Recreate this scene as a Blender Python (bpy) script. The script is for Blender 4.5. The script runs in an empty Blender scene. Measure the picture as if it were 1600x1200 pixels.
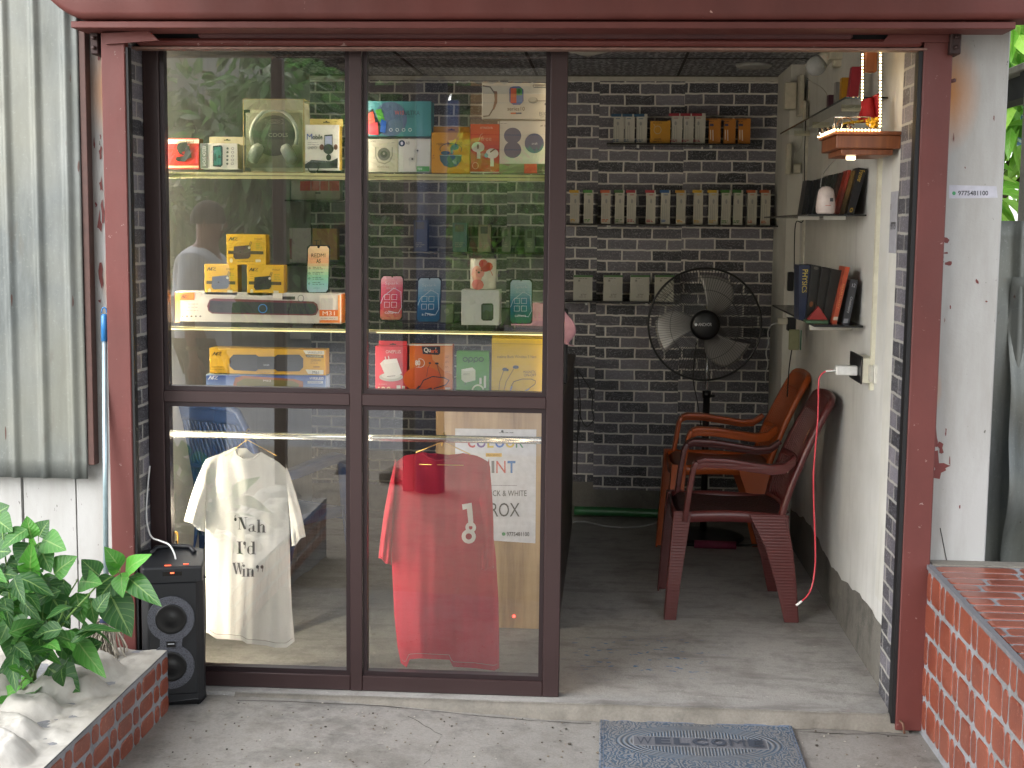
import bpy, bmesh, math, random
from mathutils import Vector, Matrix
from math import sin, cos, pi, sqrt, radians
random.seed(7)
S = bpy.context.scene
COL = S.collection

# ------------------------------------------------------------------ camera
FPX = 2200.0                                   # focal length in photograph pixels (1600 wide)
def _cam_basis():
    d = Vector((155, 245, -FPX)).normalized()  # depth axis of the shop seen by the camera
    u = Vector((207, 19600, FPX)); u = (u - d * u.dot(d)).normalized()
    x = d.cross(u)
    return Matrix((x, d, u))                   # rows: world axes in camera coordinates -> world = R @ cam
R = _cam_basis()
CAM = Vector((0, -4.51838, 1.55))
cd = bpy.data.cameras.new('camera'); cam = bpy.data.objects.new('camera', cd); COL.objects.link(cam)
cam.matrix_world = Matrix.Translation(CAM) @ R.to_4x4()
cd.sensor_width = 36; cd.lens = 36 * FPX / 1600; cd.clip_start = 0.05; cd.clip_end = 500
S.camera = cam

# ------------------------------------------------------------------ world, sun, exposure
W = bpy.data.worlds.new('World'); S.world = W; W.use_nodes = True
nt = W.node_tree; bg = nt.nodes['Background']
sky = nt.nodes.new('ShaderNodeTexSky'); sky.sky_type = 'NISHITA'; sky.sun_disc = False
SUN_EL, SUN_AZ = radians(33), radians(222)     # azimuth clockwise from +Y
sky.sun_elevation = SUN_EL; sky.sun_rotation = SUN_AZ; sky.dust_density = 1.5; sky.air_density = 1.0
hsv = nt.nodes.new('ShaderNodeHueSaturation'); hsv.inputs['Saturation'].default_value = 0.3
nt.links.new(sky.outputs[0], hsv.inputs['Color']); nt.links.new(hsv.outputs[0], bg.inputs[0])
bg.inputs[1].default_value = 0.15
sd = bpy.data.lights.new('sun', 'SUN'); sd.energy = 2.3; sd.angle = radians(105); sd.color = (1, .99, .985)
so = bpy.data.objects.new('sun', sd); COL.objects.link(so)
sdir = Vector((sin(SUN_AZ) * cos(SUN_EL), cos(SUN_AZ) * cos(SUN_EL), sin(SUN_EL)))
so.rotation_euler = (-sdir).to_track_quat('-Z', 'Y').to_euler(); so.location = sdir * 30
S.view_settings.view_transform = 'Standard'; S.view_settings.look = 'None'
S.view_settings.exposure = 1.68; S.view_settings.gamma = 1
S.render.engine = 'CYCLES'
S.cycles.max_bounces = 12; S.cycles.transparent_max_bounces = 24; S.cycles.diffuse_bounces = 6
S.cycles.use_denoising = True; S.cycles.sample_clamp_indirect = 6

# ------------------------------------------------------------------ helpers
def at(px, py, Y=None, Z=None, X=None):
    """the world point a photograph measurement (px, py) stands for on the plane y=Y, z=Z or x=X"""
    r = R @ Vector((px - 800, -(py - 600), -FPX))
    t = (Y - CAM.y) / r.y if Y is not None else ((Z - CAM.z) / r.z if Z is not None else (X - CAM.x) / r.x)
    return CAM + r * t

def lin(c):
    if isinstance(c, str):
        c = [int(c[i:i + 2], 16) / 255 for i in (0, 2, 4)]
        c = [x / 12.92 if x <= .04045 else ((x + .055) / 1.055) ** 2.4 for x in c]
    return (c[0], c[1], c[2], 1)

_M = {}; WL = {}
class NB:
    """tiny node builder"""
    def __init__(s, name):
        s.m = bpy.data.materials.new(name); s.m.use_nodes = True; s.t = s.m.node_tree
        s.b = s.t.nodes['Principled BSDF']; s.out = s.t.nodes['Material Output']
    def n(s, kind, props=None, **ins):
        x = s.t.nodes.new('ShaderNode' + kind)
        for k, v in (props or {}).items(): setattr(x, k, v)
        for k, v in ins.items():
            k = k.replace('_', ' ')
            if k.startswith('in'): key = int(k[2:])
            else: key = k
            if isinstance(v, bpy.types.NodeSocket): s.t.links.new(v, x.inputs[key])
            else: x.inputs[key].default_value = v
        return x
    def math(s, op, a, b=None, c=None, clamp=False):
        x = s.t.nodes.new('ShaderNodeMath'); x.operation = op; x.use_clamp = clamp
        for i, v in enumerate((a, b, c)):
            if v is None: continue
            if isinstance(v, bpy.types.NodeSocket): s.t.links.new(v, x.inputs[i])
            else: x.inputs[i].default_value = v
        return x.outputs[0]
    def pos(s):
        return s.n('NewGeometry').outputs['Position']
    def obj(s):
        return s.n('TexCoord').outputs['Object']
    def noise(s, v, scale, detail=4, rough=.55, sc=(1, 1, 1)):
        if sc != (1, 1, 1):
            v = s.n('Mapping', Vector=v, Scale=sc).outputs[0]
        return s.n('TexNoise', Vector=v, Scale=scale, Detail=detail, Roughness=rough).outputs['Fac']
    def ramp(s, f, stops, interp='LINEAR'):
        x = s.t.nodes.new('ShaderNodeValToRGB'); x.color_ramp.interpolation = interp
        e = x.color_ramp.elements
        while len(e) < len(stops): e.new(.5)
        for i, (p, c) in enumerate(stops): e[i].position = p; e[i].color = lin(c)
        s.t.links.new(f, x.inputs[0]); return x.outputs[0]
    def mix(s, f, a, b, mode='MIX'):
        x = s.t.nodes.new('ShaderNodeMix'); x.data_type = 'RGBA'; x.blend_type = mode
        for k, v in ((0, f), (6, a), (7, b)):
            if isinstance(v, bpy.types.NodeSocket): s.t.links.new(v, x.inputs[k])
            else: x.inputs[k].default_value = v if k == 0 else lin(v)
        return x.outputs[2]
    def set(s, **k):
        for key, v in k.items():
            key = key.replace('_', ' ')
            if isinstance(v, bpy.types.NodeSocket): s.t.links.new(v, s.b.inputs[key])
            else: s.b.inputs[key].default_value = v
        return s
    def bump(s, h, strength=.3, dist=.005):
        b = s.n('Bump', Strength=strength, Distance=dist, Height=h)
        s.t.links.new(b.outputs[0], s.b.inputs['Normal']); return s

def mat(c, rough=.5, metal=0, var=.10, scale=40, bump=0.0, emit=0, coat=0):
    key = (str(c), rough, metal, var, scale, bump, emit, coat)
    if key in _M: return _M[key]
    b = NB('paint_' + (c if isinstance(c, str) else 'c')); 
    if emit:
        b.set(Base_Color=lin(c), Emission_Color=lin(c), Emission_Strength=emit, Roughness=rough)
    else:
        n = b.noise(b.obj(), scale, 5)
        cc = lin(c); lo = tuple(x * (1 - var) for x in cc[:3]); hi = tuple(min(1, x * (1 + var)) for x in cc[:3])
        b.set(Base_Color=b.ramp(n, [(.3, lo), (.7, hi)]), Roughness=rough, Metallic=metal)
        if coat: b.set(Coat_Weight=coat, Coat_Roughness=.1)
        if bump: b.bump(n, bump, .004)
    _M[key] = b.m
    return b.m

# -------------------- mesh collector
class MB:
    def __init__(s): s.v = []; s.f = []; s.mi = []; s.sm = []; s.mats = []; s.M = Matrix.Identity(4)
    def slot(s, m):
        if m not in s.mats: s.mats.append(m)
        return s.mats.index(m)
    def add(s, vs, fs, m, smooth=False):
        o = len(s.v); s.v += [s.M @ Vector(p) for p in vs]; k = s.slot(m)
        for f in fs: s.f.append([o + i for i in f]); s.mi.append(k); s.sm.append(smooth)
        return s
    def box(s, x0, x1, y0, y1, z0, z1, m, c=0.0):
        if c <= 0:
            vs = [(x, y, z) for x in (x0, x1) for y in (y0, y1) for z in (z0, z1)]
            fs = [(0, 1, 3, 2), (4, 6, 7, 5), (0, 4, 5, 1), (2, 3, 7, 6), (0, 2, 6, 4), (1, 5, 7, 3)]
            return s.add(vs, fs, m)
        cx, cy, cz = (x0 + x1) / 2, (y0 + y1) / 2, (z0 + z1) / 2
        hx, hy, hz = (x1 - x0) / 2, (y1 - y0) / 2, (z1 - z0) / 2
        c = min(c, hx * .9, hy * .9, hz * .9)
        vs = []; idx = {}
        for sx in (-1, 1):
            for sy in (-1, 1):
                for sz in (-1, 1):
                    for a in range(3):
                        h = [hx - c, hy - c, hz - c]; h[a] += c
                        idx[(sx, sy, sz, a)] = len(vs)
                        vs.append((cx + sx * h[0], cy + sy * h[1], cz + sz * h[2]))
        fs = []
        sg = (-1, 1)
        for a in range(3):
            o = [i for i in range(3) if i != a]
            for q in sg:
                ring = []
                for (u, w) in ((-1, -1), (1, -1), (1, 1), (-1, 1)):
                    k = [0, 0, 0]; k[a] = q; k[o[0]] = u; k[o[1]] = w
                    ring.append(idx[(*k, a)])
                fs.append(ring)
            for u in sg:
                for w in sg:      # edges parallel to axis a
                    k0 = [0, 0, 0]; k0[o[0]] = u; k0[o[1]] = w; k1 = list(k0); k0[a] = -1; k1[a] = 1
                    fs.append([idx[(*k0, o[0])], idx[(*k1, o[0])], idx[(*k1, o[1])], idx[(*k0, o[1])]])
        for sx in sg:
            for sy in sg:
                for sz in sg: fs.append([idx[(sx, sy, sz, a)] for a in range(3)])
        return s.add(vs, fs, m)
    def tube(s, pts, r, m, n=8, closed=False, cap=True, smooth=True):
        pts = [Vector(p) for p in pts]; N = len(pts)
        rr = r if isinstance(r, (list, tuple)) else [r] * N
        vs = []; fs = []
        up = None
        for i, p in enumerate(pts):
            a = pts[(i - 1) % N] if (closed or i > 0) else p
            b = pts[(i + 1) % N] if (closed or i < N - 1) else p
            t = (b - a)
            t = t.normalized() if t.length > 1e-9 else Vector((0, 0, 1))
            if up is None:
                up = Vector((0, 0, 1)) if abs(t.z) < .9 else Vector((1, 0, 0))
            x = t.cross(up)
            if x.length < 1e-6: x = t.orthogonal()
            x.normalize(); y = x.cross(t).normalized(); up = y
            for k in range(n):
                an = 2 * pi * k / n
                vs.append(p + (x * cos(an) + y * sin(an)) * rr[i])
        for i in range(N if closed else N - 1):
            j = (i + 1) % N
            for k in range(n):
                q = (k + 1) % n
                fs.append([i * n + k, i * n + q, j * n + q, j * n + k])
        if cap and not closed:
            fs.append(list(range(n))[::-1]); fs.append([(N - 1) * n + k for k in range(n)])
        return s.add(vs, fs, m, smooth)
    def lathe(s, prof, m, o=(0, 0, 0), n=32, axis='z', smooth=True):
        vs = []; fs = []
        for (r, h) in prof:
            for k in range(n):
                a = 2 * pi * k / n
                p = (r * cos(a), r * sin(a), h)
                if axis == 'y': p = (r * cos(a), h, r * sin(a))
                if axis == 'x': p = (h, r * cos(a), r * sin(a))
                vs.append((p[0] + o[0], p[1] + o[1], p[2] + o[2]))
        for i in range(len(prof) - 1):
            for k in range(n):
                q = (k + 1) % n
                fs.append([i * n + k, i * n + q, (i + 1) * n + q, (i + 1) * n + k])
        if prof[0][0] > 1e-6: fs.append([k for k in range(n)][::-1])
        if prof[-1][0] > 1e-6: fs.append([(len(prof) - 1) * n + k for k in range(n)])
        return s.add(vs, fs, m, smooth)
    def grid(s, fn, nu, nv, m, smooth=True, closed_u=False, flip=False):
        vs = [fn(i / nu, j / nv) for j in range(nv + 1) for i in range(nu + (0 if closed_u else 1))]
        w = nu if closed_u else nu + 1
        fs = []
        for j in range(nv):
            for i in range(nu):
                a = j * w + i; b = j * w + (i + 1) % w; c = (j + 1) * w + (i + 1) % w; d = (j + 1) * w + i
                fs.append([a, b, c, d] if not flip else [d, c, b, a])
        return s.add(vs, fs, m, smooth)
    def ribbon(s, pts, side, ws, t, m, smooth=False):
        """flat strap: path pts, width along `side`, widths ws, thickness t (across path & side)"""
        pts = [Vector(p) for p in pts]; N = len(pts); vs = []
        ws = ws if isinstance(ws, (list, tuple)) else [ws] * N
        ts = t if isinstance(t, (list, tuple)) else [t] * N
        sides = side if isinstance(side, list) else [side] * N
        for i, p in enumerate(pts):
            a = pts[max(i - 1, 0)]; b = pts[min(i + 1, N - 1)]
            d = (b - a).normalized(); sd_ = Vector(sides[i]).normalized(); nn = d.cross(sd_).normalized()
            for (u, w) in ((-1, -1), (1, -1), (1, 1), (-1, 1)):
                vs.append(p + sd_ * (u * ws[i] / 2) + nn * (w * ts[i] / 2))
        fs = []
        for i in range(N - 1):
            for k in range(4):
                q = (k + 1) % 4
                fs.append([i * 4 + k, i * 4 + q, i * 4 + 4 + q, i * 4 + 4 + k])
        fs.append([3, 2, 1, 0]); fs.append([(N - 1) * 4 + k for k in range(4)])
        return s.add(vs, fs, m, smooth)
    def build(s, name, parent=None, bevel=0, sub=0, solid=0, ang=None):
        lo = [min(p[k] for p in s.v) for k in range(3)]; hi = [max(p[k] for p in s.v) for k in range(3)]
        org = Vector(((lo[0] + hi[0]) / 2, (lo[1] + hi[1]) / 2, lo[2]))
        me = bpy.data.meshes.new(name); me.from_pydata([tuple(p - org) for p in s.v], [], s.f)
        for m in s.mats: me.materials.append(m)
        me.polygons.foreach_set('material_index', s.mi); me.polygons.foreach_set('use_smooth', s.sm)
        me.update()
        o = bpy.data.objects.new(name, me); COL.objects.link(o)
        if solid:
            md = o.modifiers.new('thick', 'SOLIDIFY'); md.thickness = solid; md.offset = 0
        if bevel:
            md = o.modifiers.new('bevel', 'BEVEL'); md.width = bevel; md.segments = 2; md.limit_method = 'ANGLE'; md.angle_limit = radians(40)
        if sub:
            md = o.modifiers.new('sub', 'SUBSURF'); md.levels = sub; md.render_levels = sub
        if parent is not None:
            o.parent = parent; o.matrix_parent_inverse = Matrix.Translation(-WL[parent.name])
        o.location = org; WL[o.name] = org
        return o

def tag(o, label=None, cat=None, group=None, kind=None):
    if label: o['label'] = label
    if cat: o['category'] = cat
    if group: o['group'] = group
    if kind: o['kind'] = kind
    return o
def thing(name, label, cat, loc=(0, 0, 0), group=None):
    o = bpy.data.objects.new(name, None); COL.objects.link(o); o.location = loc; o.empty_display_size = .05; WL[o.name] = Vector(loc)
    return tag(o, label, cat, group)

# -------------------- text
_TX = {}
def text_geo(s, bold=0.0):
    key = (s, bold)
    if key in _TX: return _TX[key]
    cu = bpy.data.curves.new('t', 'FONT'); cu.body = s; cu.size = 1; cu.offset = bold; cu.resolution_u = 3
    ob = bpy.data.objects.new('t', cu); COL.objects.link(ob)
    dg = bpy.context.evaluated_depsgraph_get(); dg.update()
    me = bpy.data.meshes.new_from_object(ob.evaluated_get(dg))
    vs = [tuple(v.co) for v in me.vertices]; fs = [list(p.vertices) for p in me.polygons]
    bpy.data.objects.remove(ob); bpy.data.meshes.remove(me); bpy.data.curves.remove(cu)
    if vs:
        x0 = min(v[0] for v in vs); x1 = max(v[0] for v in vs); y0 = min(v[1] for v in vs); y1 = max(v[1] for v in vs)
        vs = [((v[0] - x0) / max(x1 - x0, 1e-6), (v[1] - y0) / max(y1 - y0, 1e-6)) for v in vs]
    _TX[key] = (vs, fs); return _TX[key]

class Canvas:
    """flat print in photograph units, laid on a real surface: fn(px, py, lift) -> world point"""
    def __init__(s, fn=None, Y=None, step=.0004, base=.0006):
        s.mb = MB(); s.k = 0; s.step = step; s.base = base
        s.fn = fn or (lambda px, py, h: at(px, py, Y=Y) + Vector((0, -h, 0)))
        s.rough = .35
    def _m(s, c): return c if not isinstance(c, (str, tuple)) else mat(c, s.rough, var=.04)
    def _h(s): s.k += 1; return s.base + s.step * s.k
    def poly(s, pts, c):
        h = s._h(); s.mb.add([s.fn(x, y, h) for x, y in pts], [list(range(len(pts)))[::-1]], s._m(c)); return s
    def rect(s, x0, y0, x1, y1, c, nx=1, ny=1):
        h = s._h()
        vs = [s.fn(x0 + (x1 - x0) * i / nx, y0 + (y1 - y0) * j / ny, h) for j in range(ny + 1) for i in range(nx + 1)]
        fs = [[j * (nx + 1) + i, (j + 1) * (nx + 1) + i, (j + 1) * (nx + 1) + i + 1, j * (nx + 1) + i + 1] for j in range(ny) for i in range(nx)]
        s.mb.add(vs, fs, s._m(c)); return s
    def grad(s, x0, y0, x1, y1, cs):
        n = 14
        def cc(t):
            t *= len(cs) - 1; i = min(int(t), len(cs) - 2); a, b = lin(cs[i]), lin(cs[i + 1]); t -= i
            return tuple(round(a[k] + (b[k] - a[k]) * t, 3) for k in range(3))
        h = s._h()
        for j in range(n):
            ya = y0 + (y1 - y0) * j / n; yb = y0 + (y1 - y0) * (j + 1) / n
            s.mb.add([s.fn(x0, ya, h), s.fn(x0, yb, h), s.fn(x1, yb, h), s.fn(x1, ya, h)], [(0, 1, 2, 3)], mat(cc((j + .5) / n), .25, var=.02))
        return s
    def ell(s, cx, cy, rx, ry, c, a0=0, a1=360, n=28):
        pts = [(cx + rx * cos(radians(a0 + (a1 - a0) * i / n)), cy + ry * sin(radians(a0 + (a1 - a0) * i / n))) for i in range(n + (0 if a1 - a0 == 360 else 1))]
        return s.poly(pts, c)
    def line(s, pts, w, c, closed=False):
        h = s._h(); P = [Vector((x, y)) for x, y in pts]; N = len(P); vs = []; fs = []
        for i in range(N):
            a = P[(i - 1) % N] if (closed or i) else P[i]; b = P[(i + 1) % N] if (closed or i < N - 1) else P[i]
            d = (b - a).normalized() if (b - a).length > 0 else Vector((1, 0)); nrm = Vector((-d.y, d.x)) * w / 2
            vs += [s.fn(*(P[i] + nrm), h), s.fn(*(P[i] - nrm), h)]
        for i in range(N if closed else N - 1):
            j = (i + 1) % N; fs.append([2 * i, 2 * i + 1, 2 * j + 1, 2 * j])
        s.mb.add(vs, fs, s._m(c)); return s
    def ring(s, cx, cy, rx, ry, w, c, a0=0, a1=360, n=28):
        full = a1 - a0 == 360
        pts = [(cx + rx * cos(radians(a0 + (a1 - a0) * i / n)), cy + ry * sin(radians(a0 + (a1 - a0) * i / n))) for i in range(n + (0 if full else 1))]
        return s.line(pts, w, c, full)
    def text(s, t, x0, y0, x1, y1, c, bold=0.0, vert=False, skew=0):
        vs, fs = text_geo(t, 0 if set(t) & set('MNWRK') else bold); h = s._h()
        if not vs: return s
        if vert: pts = [s.fn(x0 + (x1 - x0) * v[1] , y1 + (y0 - y1) * v[0], h) for v in vs]
        else: pts = [s.fn(x0 + (x1 - x0) * v[0], y1 + (y0 - y1) * v[1] + skew * v[0], h) for v in vs]
        s.mb.add(pts, fs, s._m(c)); return s
    def lines(s, x0, y0, x1, n, dy, c, w=.8):
        for i in range(n):
            L = x1 - x0; a = x0; y = y0 + i * dy
            e = x0 + L * random.uniform(.6, 1)
            while a < e:
                b = min(a + random.uniform(2.5, 7), e); s.line([(a, y), (b, y)], w, c); a = b + 1.2; s.k -= 1
        return s
    def build(s, name, parent):
        return s.mb.build(name, parent)

# ------------------------------------------------------------------ materials of the setting
def m_wallpaper(ax, ox=0.0, oz=0.0, rot=0, name='slate_brick_paper', slope=0):
    b = NB(name); p = b.pos(); sp = b.n('SeparateXYZ', Vector=p).outputs
    u = sp[0] if ax == 'x' else sp[1]; v = sp[2]
    u = b.math('ADD', u, ox); v = b.math('ADD', v, oz)
    wob = b.noise(p, 16, 2)
    wob2 = b.noise(b.n('VectorMath', {'operation': 'ADD'}, in0=p, in1=(3, 7, 1)).outputs[0], 20, 2)
    u = b.math('ADD', u, b.math('MULTIPLY_ADD', wob, .008, -.004)); v = b.math('ADD', v, b.math('MULTIPLY_ADD', wob2, .009, -.0045))
    vec = b.n('CombineXYZ', X=u, Y=v).outputs[0]
    br = b.n('TexBrick', Vector=vec, Color1=(0, 0, 0, 1), Color2=(1, 1, 1, 1), Mortar=(.5, .5, .5, 1), Scale=1.0)
    br.inputs['Brick Width'].default_value = .157; br.inputs['Row Height'].default_value = .0575
    br.inputs['Mortar Size'].default_value = .0050; br.inputs['Mortar Smooth'].default_value = .25; br.inputs['Bias'].default_value = 0
    cell = br.outputs['Color']; mo = br.outputs['Fac']
    base = b.ramp(cell, [(0, '23272c'), (.22, '3f4046'), (.5, '5d5b62'), (.75, '74717a'), (1, '88858e')])
    st = b.noise(b.n('Mapping', Vector=vec, Scale=(9, 38, 1)).outputs[0], 3.0, 6, .65)
    st2 = b.n('TexWave', {'wave_type': 'BANDS', 'bands_direction': 'Y'}, Vector=vec, Scale=13, Distortion=22, Detail=3, Detail_Scale=2.2).outputs['Fac']
    c = b.mix(b.math('MULTIPLY', b.math('GREATER_THAN', st2, .93), b.math('MULTIPLY', st, .9)), base, 'b0aeb6')
    c = b.mix(b.ramp(st, [(.35, (0, 0, 0)), (.75, (.6, .6, .6))]), b.mix(.22, c, '000000'), b.mix(.25, c, '8a8890'))
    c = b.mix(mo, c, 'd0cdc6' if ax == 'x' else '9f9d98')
    b.set(Base_Color=c, Roughness=.45); b.bump(b.math('SUBTRACT', st, b.math('MULTIPLY', mo, .6)), .25, .004)
    return b.m

def m_concrete(name, dark, light, spots=None, wet=0, blue=False, rough=.85):
    b = NB(name); p = b.pos()
    n1 = b.noise(p, 1.6, 6, .6); n2 = b.noise(p, 14, 8, .7); n3 = b.noise(p, 120, 4, .7)
    f = b.math('ADD', b.math('MULTIPLY', n1, .5), b.math('MULTIPLY', n2, .5))
    c = b.ramp(f, [(.36, dark), (.5, light), (.62, dark if wet else light)])
    c = b.mix(b.ramp(b.noise(p, 4.5, 5, .65), [(.5, (0, 0, 0)), (.7, (.55, .55, .55))]), c, '5d5850')
    c = b.mix(b.ramp(n3, [(.3, (.25, .25, .25)), (.6, (0, 0, 0))]), c, '3c3a36')
    if spots: c = b.mix(b.ramp(b.noise(p, 26, 3, .5, sc=(1, 2.2, 1)), [(.70, (0, 0, 0)), (.73, (.7, .7, .7))]), c, spots)
    if blue:
        sp = b.n('SeparateXYZ', Vector=p).outputs
        d = b.n('VectorMath', {'operation': 'DISTANCE'}, in0=p, in1=(.13, .5, 0)).outputs['Value']
        near = b.ramp(d, [(.15, (1, 1, 1)), (.36, (0, 0, 0))])
        sel = b.ramp(b.noise(p, 30, 3, .5, sc=(.7, 1.3, 1)), [(.63, (0, 0, 0)), (.65, (1, 1, 1))])
        c = b.mix(b.math('MULTIPLY', near, sel), c, '3f6f9c')
        st = b.ramp(b.noise(p, 7, 5, .6, sc=(.35, 1.6, 1)), [(.52, (0, 0, 0)), (.66, (.55, .55, .55))])
        c = b.mix(st, c, '6f6c68')
    b.set(Base_Color=c, Roughness=b.math('MULTIPLY_ADD', n2, .25, rough - .15))
    b.bump(b.math('ADD', b.math('MULTIPLY', n2, .7), b.math('MULTIPLY', n3, .3)), .45, .012)
    return b.m

def m_plaster(name, c1, c2, stain=None, lo=0.0, streak=True):
    b = NB(name); p = b.pos()
    n = b.noise(p, 3, 6, .65); f = b.noise(p, 5, 6, .6, sc=(3, 3, .35)); g = b.noise(p, 60, 4, .6)
    c = b.mix(b.ramp(n, [(.35, (0, 0, 0)), (.7, (1, 1, 1))]), c1, c2)
    if stain: c = b.mix(b.ramp(f, [(.55, (0, 0, 0)), (.8, (.5, .5, .5))]), c, stain)
    b.set(Base_Color=c, Roughness=.75); b.bump(b.math('ADD', g, b.math('MULTIPLY', n, .8)), .15, .006)
    return b.m

def m_paint(name, c1, c2, rough=.4, scr='9a8580', amt=.72):
    """brushed enamel over steel: tone drift, drips, a few scratches"""
    b = NB(name); p = b.pos()
    n = b.noise(p, 2.2, 5, .6, sc=(1.4, 1.4, .8)); g = b.noise(p, 70, 4, .7); r = b.noise(p, 9, 6, .6, sc=(1, 1, .4))
    c = b.mix(b.ramp(n, [(.35, (0, 0, 0)), (.65, (1, 1, 1))]), c1, c2)
    c = b.mix(b.ramp(b.noise(p, 34, 5, .7), [(amt, (0, 0, 0)), (amt + .03, (.7, .7, .7))]), c, scr)
    b.set(Base_Color=c, Roughness=b.math('MULTIPLY_ADD', r, .35, rough - .15)); b.bump(b.math('ADD', g, r), .12, .004)
    return b.m

def m_galv(name='galvanised_sheet'):
    b = NB(name); p = b.pos()
    n = b.noise(p, 5, 6, .7, sc=(2.5, 2.5, .5)); g = b.noise(p, 90, 4, .7); L = b.noise(p, 2.2, 3)
    c = b.ramp(n, [(.3, '4a4f4d'), (.5, '5f6463'), (.7, '707473')])
    c = b.mix(b.ramp(L, [(.4, (0, 0, 0)), (.65, (.5, .5, .5))]), c, '7b7a6c')
    c = b.mix(b.ramp(b.noise(p, 8, 4, .6, sc=(2, 2, .6)), [(.62, (0, 0, 0)), (.72, (.5, .5, .5))]), c, '5a5850')
    c = b.mix(b.ramp(g, [(.58, (0, 0, 0)), (.72, (.35, .35, .35))]), c, '8d928e')
    c = b.mix(b.ramp(b.noise(p, 24, 2, .4, sc=(2.2, 2.2, .3)), [(.735, (0, 0, 0)), (.75, (.9, .9, .9))]), c, '4a3029')
    b.set(Base_Color=c, Metallic=.35, Roughness=.5); b.bump(n, .15, .006)
    return b.m

def m_whiteboard(name='whitewashed_boards'):
    b = NB(name); p = b.pos()
    n = b.noise(p, 4, 6, .65, sc=(2, 2, .4)); g = b.noise(p, 50, 5, .7)
    c = b.mix(b.ramp(n, [(.4, (0, 0, 0)), (.75, (.7, .7, .7))]), 'a5a5a3', '87847d')
    c = b.mix(b.ramp(b.noise(p, 42, 3, .6, sc=(1.6, 1.6, .5)), [(.69, (0, 0, 0)), (.71, (.9, .9, .9))]), c, '54504b')
    sp = b.n('SeparateXYZ', Vector=p).outputs
    for (x, z, s_) in ((1.025, 1.97, .19), (-1.60, 1.97, .17), (-1.60, 1.36, .10), (1.0, 1.05, .09)):
        d = b.n('VectorMath', {'operation': 'DISTANCE'}, in0=b.n('Mapping', Vector=p, Scale=(1.8, 0.0, 1)).outputs[0], in1=(x * 1.8, 0, z)).outputs['Value']
        k = b.math('MULTIPLY', b.ramp(d, [(0, (1, 1, 1)), (s_, (0, 0, 0))]), b.math('ADD', n, .45), clamp=True)
        c = b.mix(k, c, 'b5752f')
    b.set(Base_Color=c, Roughness=.7); b.bump(b.math('ADD', n, g), .2, .006)
    return b.m

def m_wood(name, c1, c2, c3, ax=2, scale=1.0, rough=.45):
    b = NB(name); p = b.pos(); sc = [9 * scale] * 3; sc[ax] = .8 * scale
    n = b.noise(p, 3.5, 6, .6, sc=tuple(sc)); w = b.noise(p, 1.4, 3, .5, sc=tuple(sc))
    c = b.ramp(b.math('ADD', b.math('MULTIPLY', n, .6), b.math('MULTIPLY', w, .4)), [(.36, c1), (.5, c2), (.64, c3)])
    b.set(Base_Color=c, Roughness=rough); b.bump(n, .1, .003); return b.m

RED = m_paint('maroon_enamel', '53241f', '622d28', .55, amt=.655)
RED2 = m_paint('weathered_maroon_enamel', '562924', '65322d', .58, 'c9a59a', .70)
REDD = m_paint('dull_maroon_enamel', '46282a', '573231', .5, '7a5a55', .74)
FRAME = mat('362626', .4, .2, .06, 12, 0, 0)
FRAMED = mat('2b1f21', .38, .3, .06, 12)
BLACKR = mat('0d0d0f', .6)
CREAM = m_plaster('cream_plaster', 'cccbc4', 'bbbab2', '9a9890')
GREYW = m_plaster('grey_painted_plaster', 'cfcfcb', 'bfbfba', '9a9994')
CEMENT = m_concrete('raw_cement', '4b4a46', '716e67')
WP_R = m_wallpaper('y', .03, .012, name='slate_brick_reveal')
GALV = m_galv(); WHITEB = m_whiteboard()
OAK = m_wood('oak_laminate', '8a6c48', 'a98a60', 'b99b70')
BROWNLAM = m_wood('dark_brown_laminate', '2e2723', '3b322c', '473d35', 1)
FLOORM = m_concrete('polished_cement', '8f8d8a', 'a8a6a2', 'c9c7c0', wet=1, blue=True, rough=.6)
GROUNDM = m_concrete('rough_concrete', '6e6c69', '918e89', '57514a', rough=.9)
SILLM = m_concrete('sill_cement', '66635c', '7d786f', None)
ROADM = m_concrete('road_asphalt', '77787a', '8a8b8c', None)
GRAVM = m_concrete('gravel_dirt', '6e6558', '8f8574', '4a443c')

# ------------------------------------------------------------------ ground, floor
def gz(x): # the slab falls gently to the right
    t = min(max((x + 1.0) / 1.0, 0), 1); return -.012 - .04 * t * t * (3 - 2 * t)
rg = random.Random(3)
b = MB()
def gfn(u, v):
    x = -4 + 8 * u; y = -.052 - 1.25 * v
    return Vector((x, y, gz(x) + .002 * sin(x * 9 + y * 5) * min(1, v * 6)))
b.grid(gfn, 80, 24, GROUNDM); tag(b.build('pavement'), 'rough grey concrete slab in front of the shop', kind='structure')
b = MB()
def gfn2(u, v):
    x = -40 + 80 * u; y = -1.3 - 5.9 * v
    return Vector((x, y, (gz(x) - .03 - .32 * min(1, v * 1.3)) + rg.uniform(-.012, .012)))
b.grid(gfn2, 160, 50, GRAVM); tag(b.build('dirt_verge'), 'dusty gravel verge between slab and road', kind='structure')
b = MB(); b.grid(lambda u, v: Vector((-150 + 300 * u, -7.1 - 15.5 * v, -.40)), 4, 4, ROADM); tag(b.build('road'), 'grey asphalt road', kind='structure')
b = MB(); b.grid(lambda u, v: Vector((-150 + 300 * u, -22.4 - 120 * v, -.41)), 4, 4, GRAVM); tag(b.build('ground'), 'bare ground across the road', kind='structure')
b = MB(); b.grid(lambda u, v: Vector((-150 + 300 * u, .3 + 60 * v, -.06)), 4, 4, GRAVM); tag(b.build('ground'), 'bare ground behind the shop', kind='structure')
b = MB(); b.box(-1.62, 1.02, -.052, 3.02, -.3, 0, FLOORM); tag(b.build('floor'), 'smooth grey cement shop floor with blue paint spots', kind='structure')
b = MB()   # worn cement lip in front of the door
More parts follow.
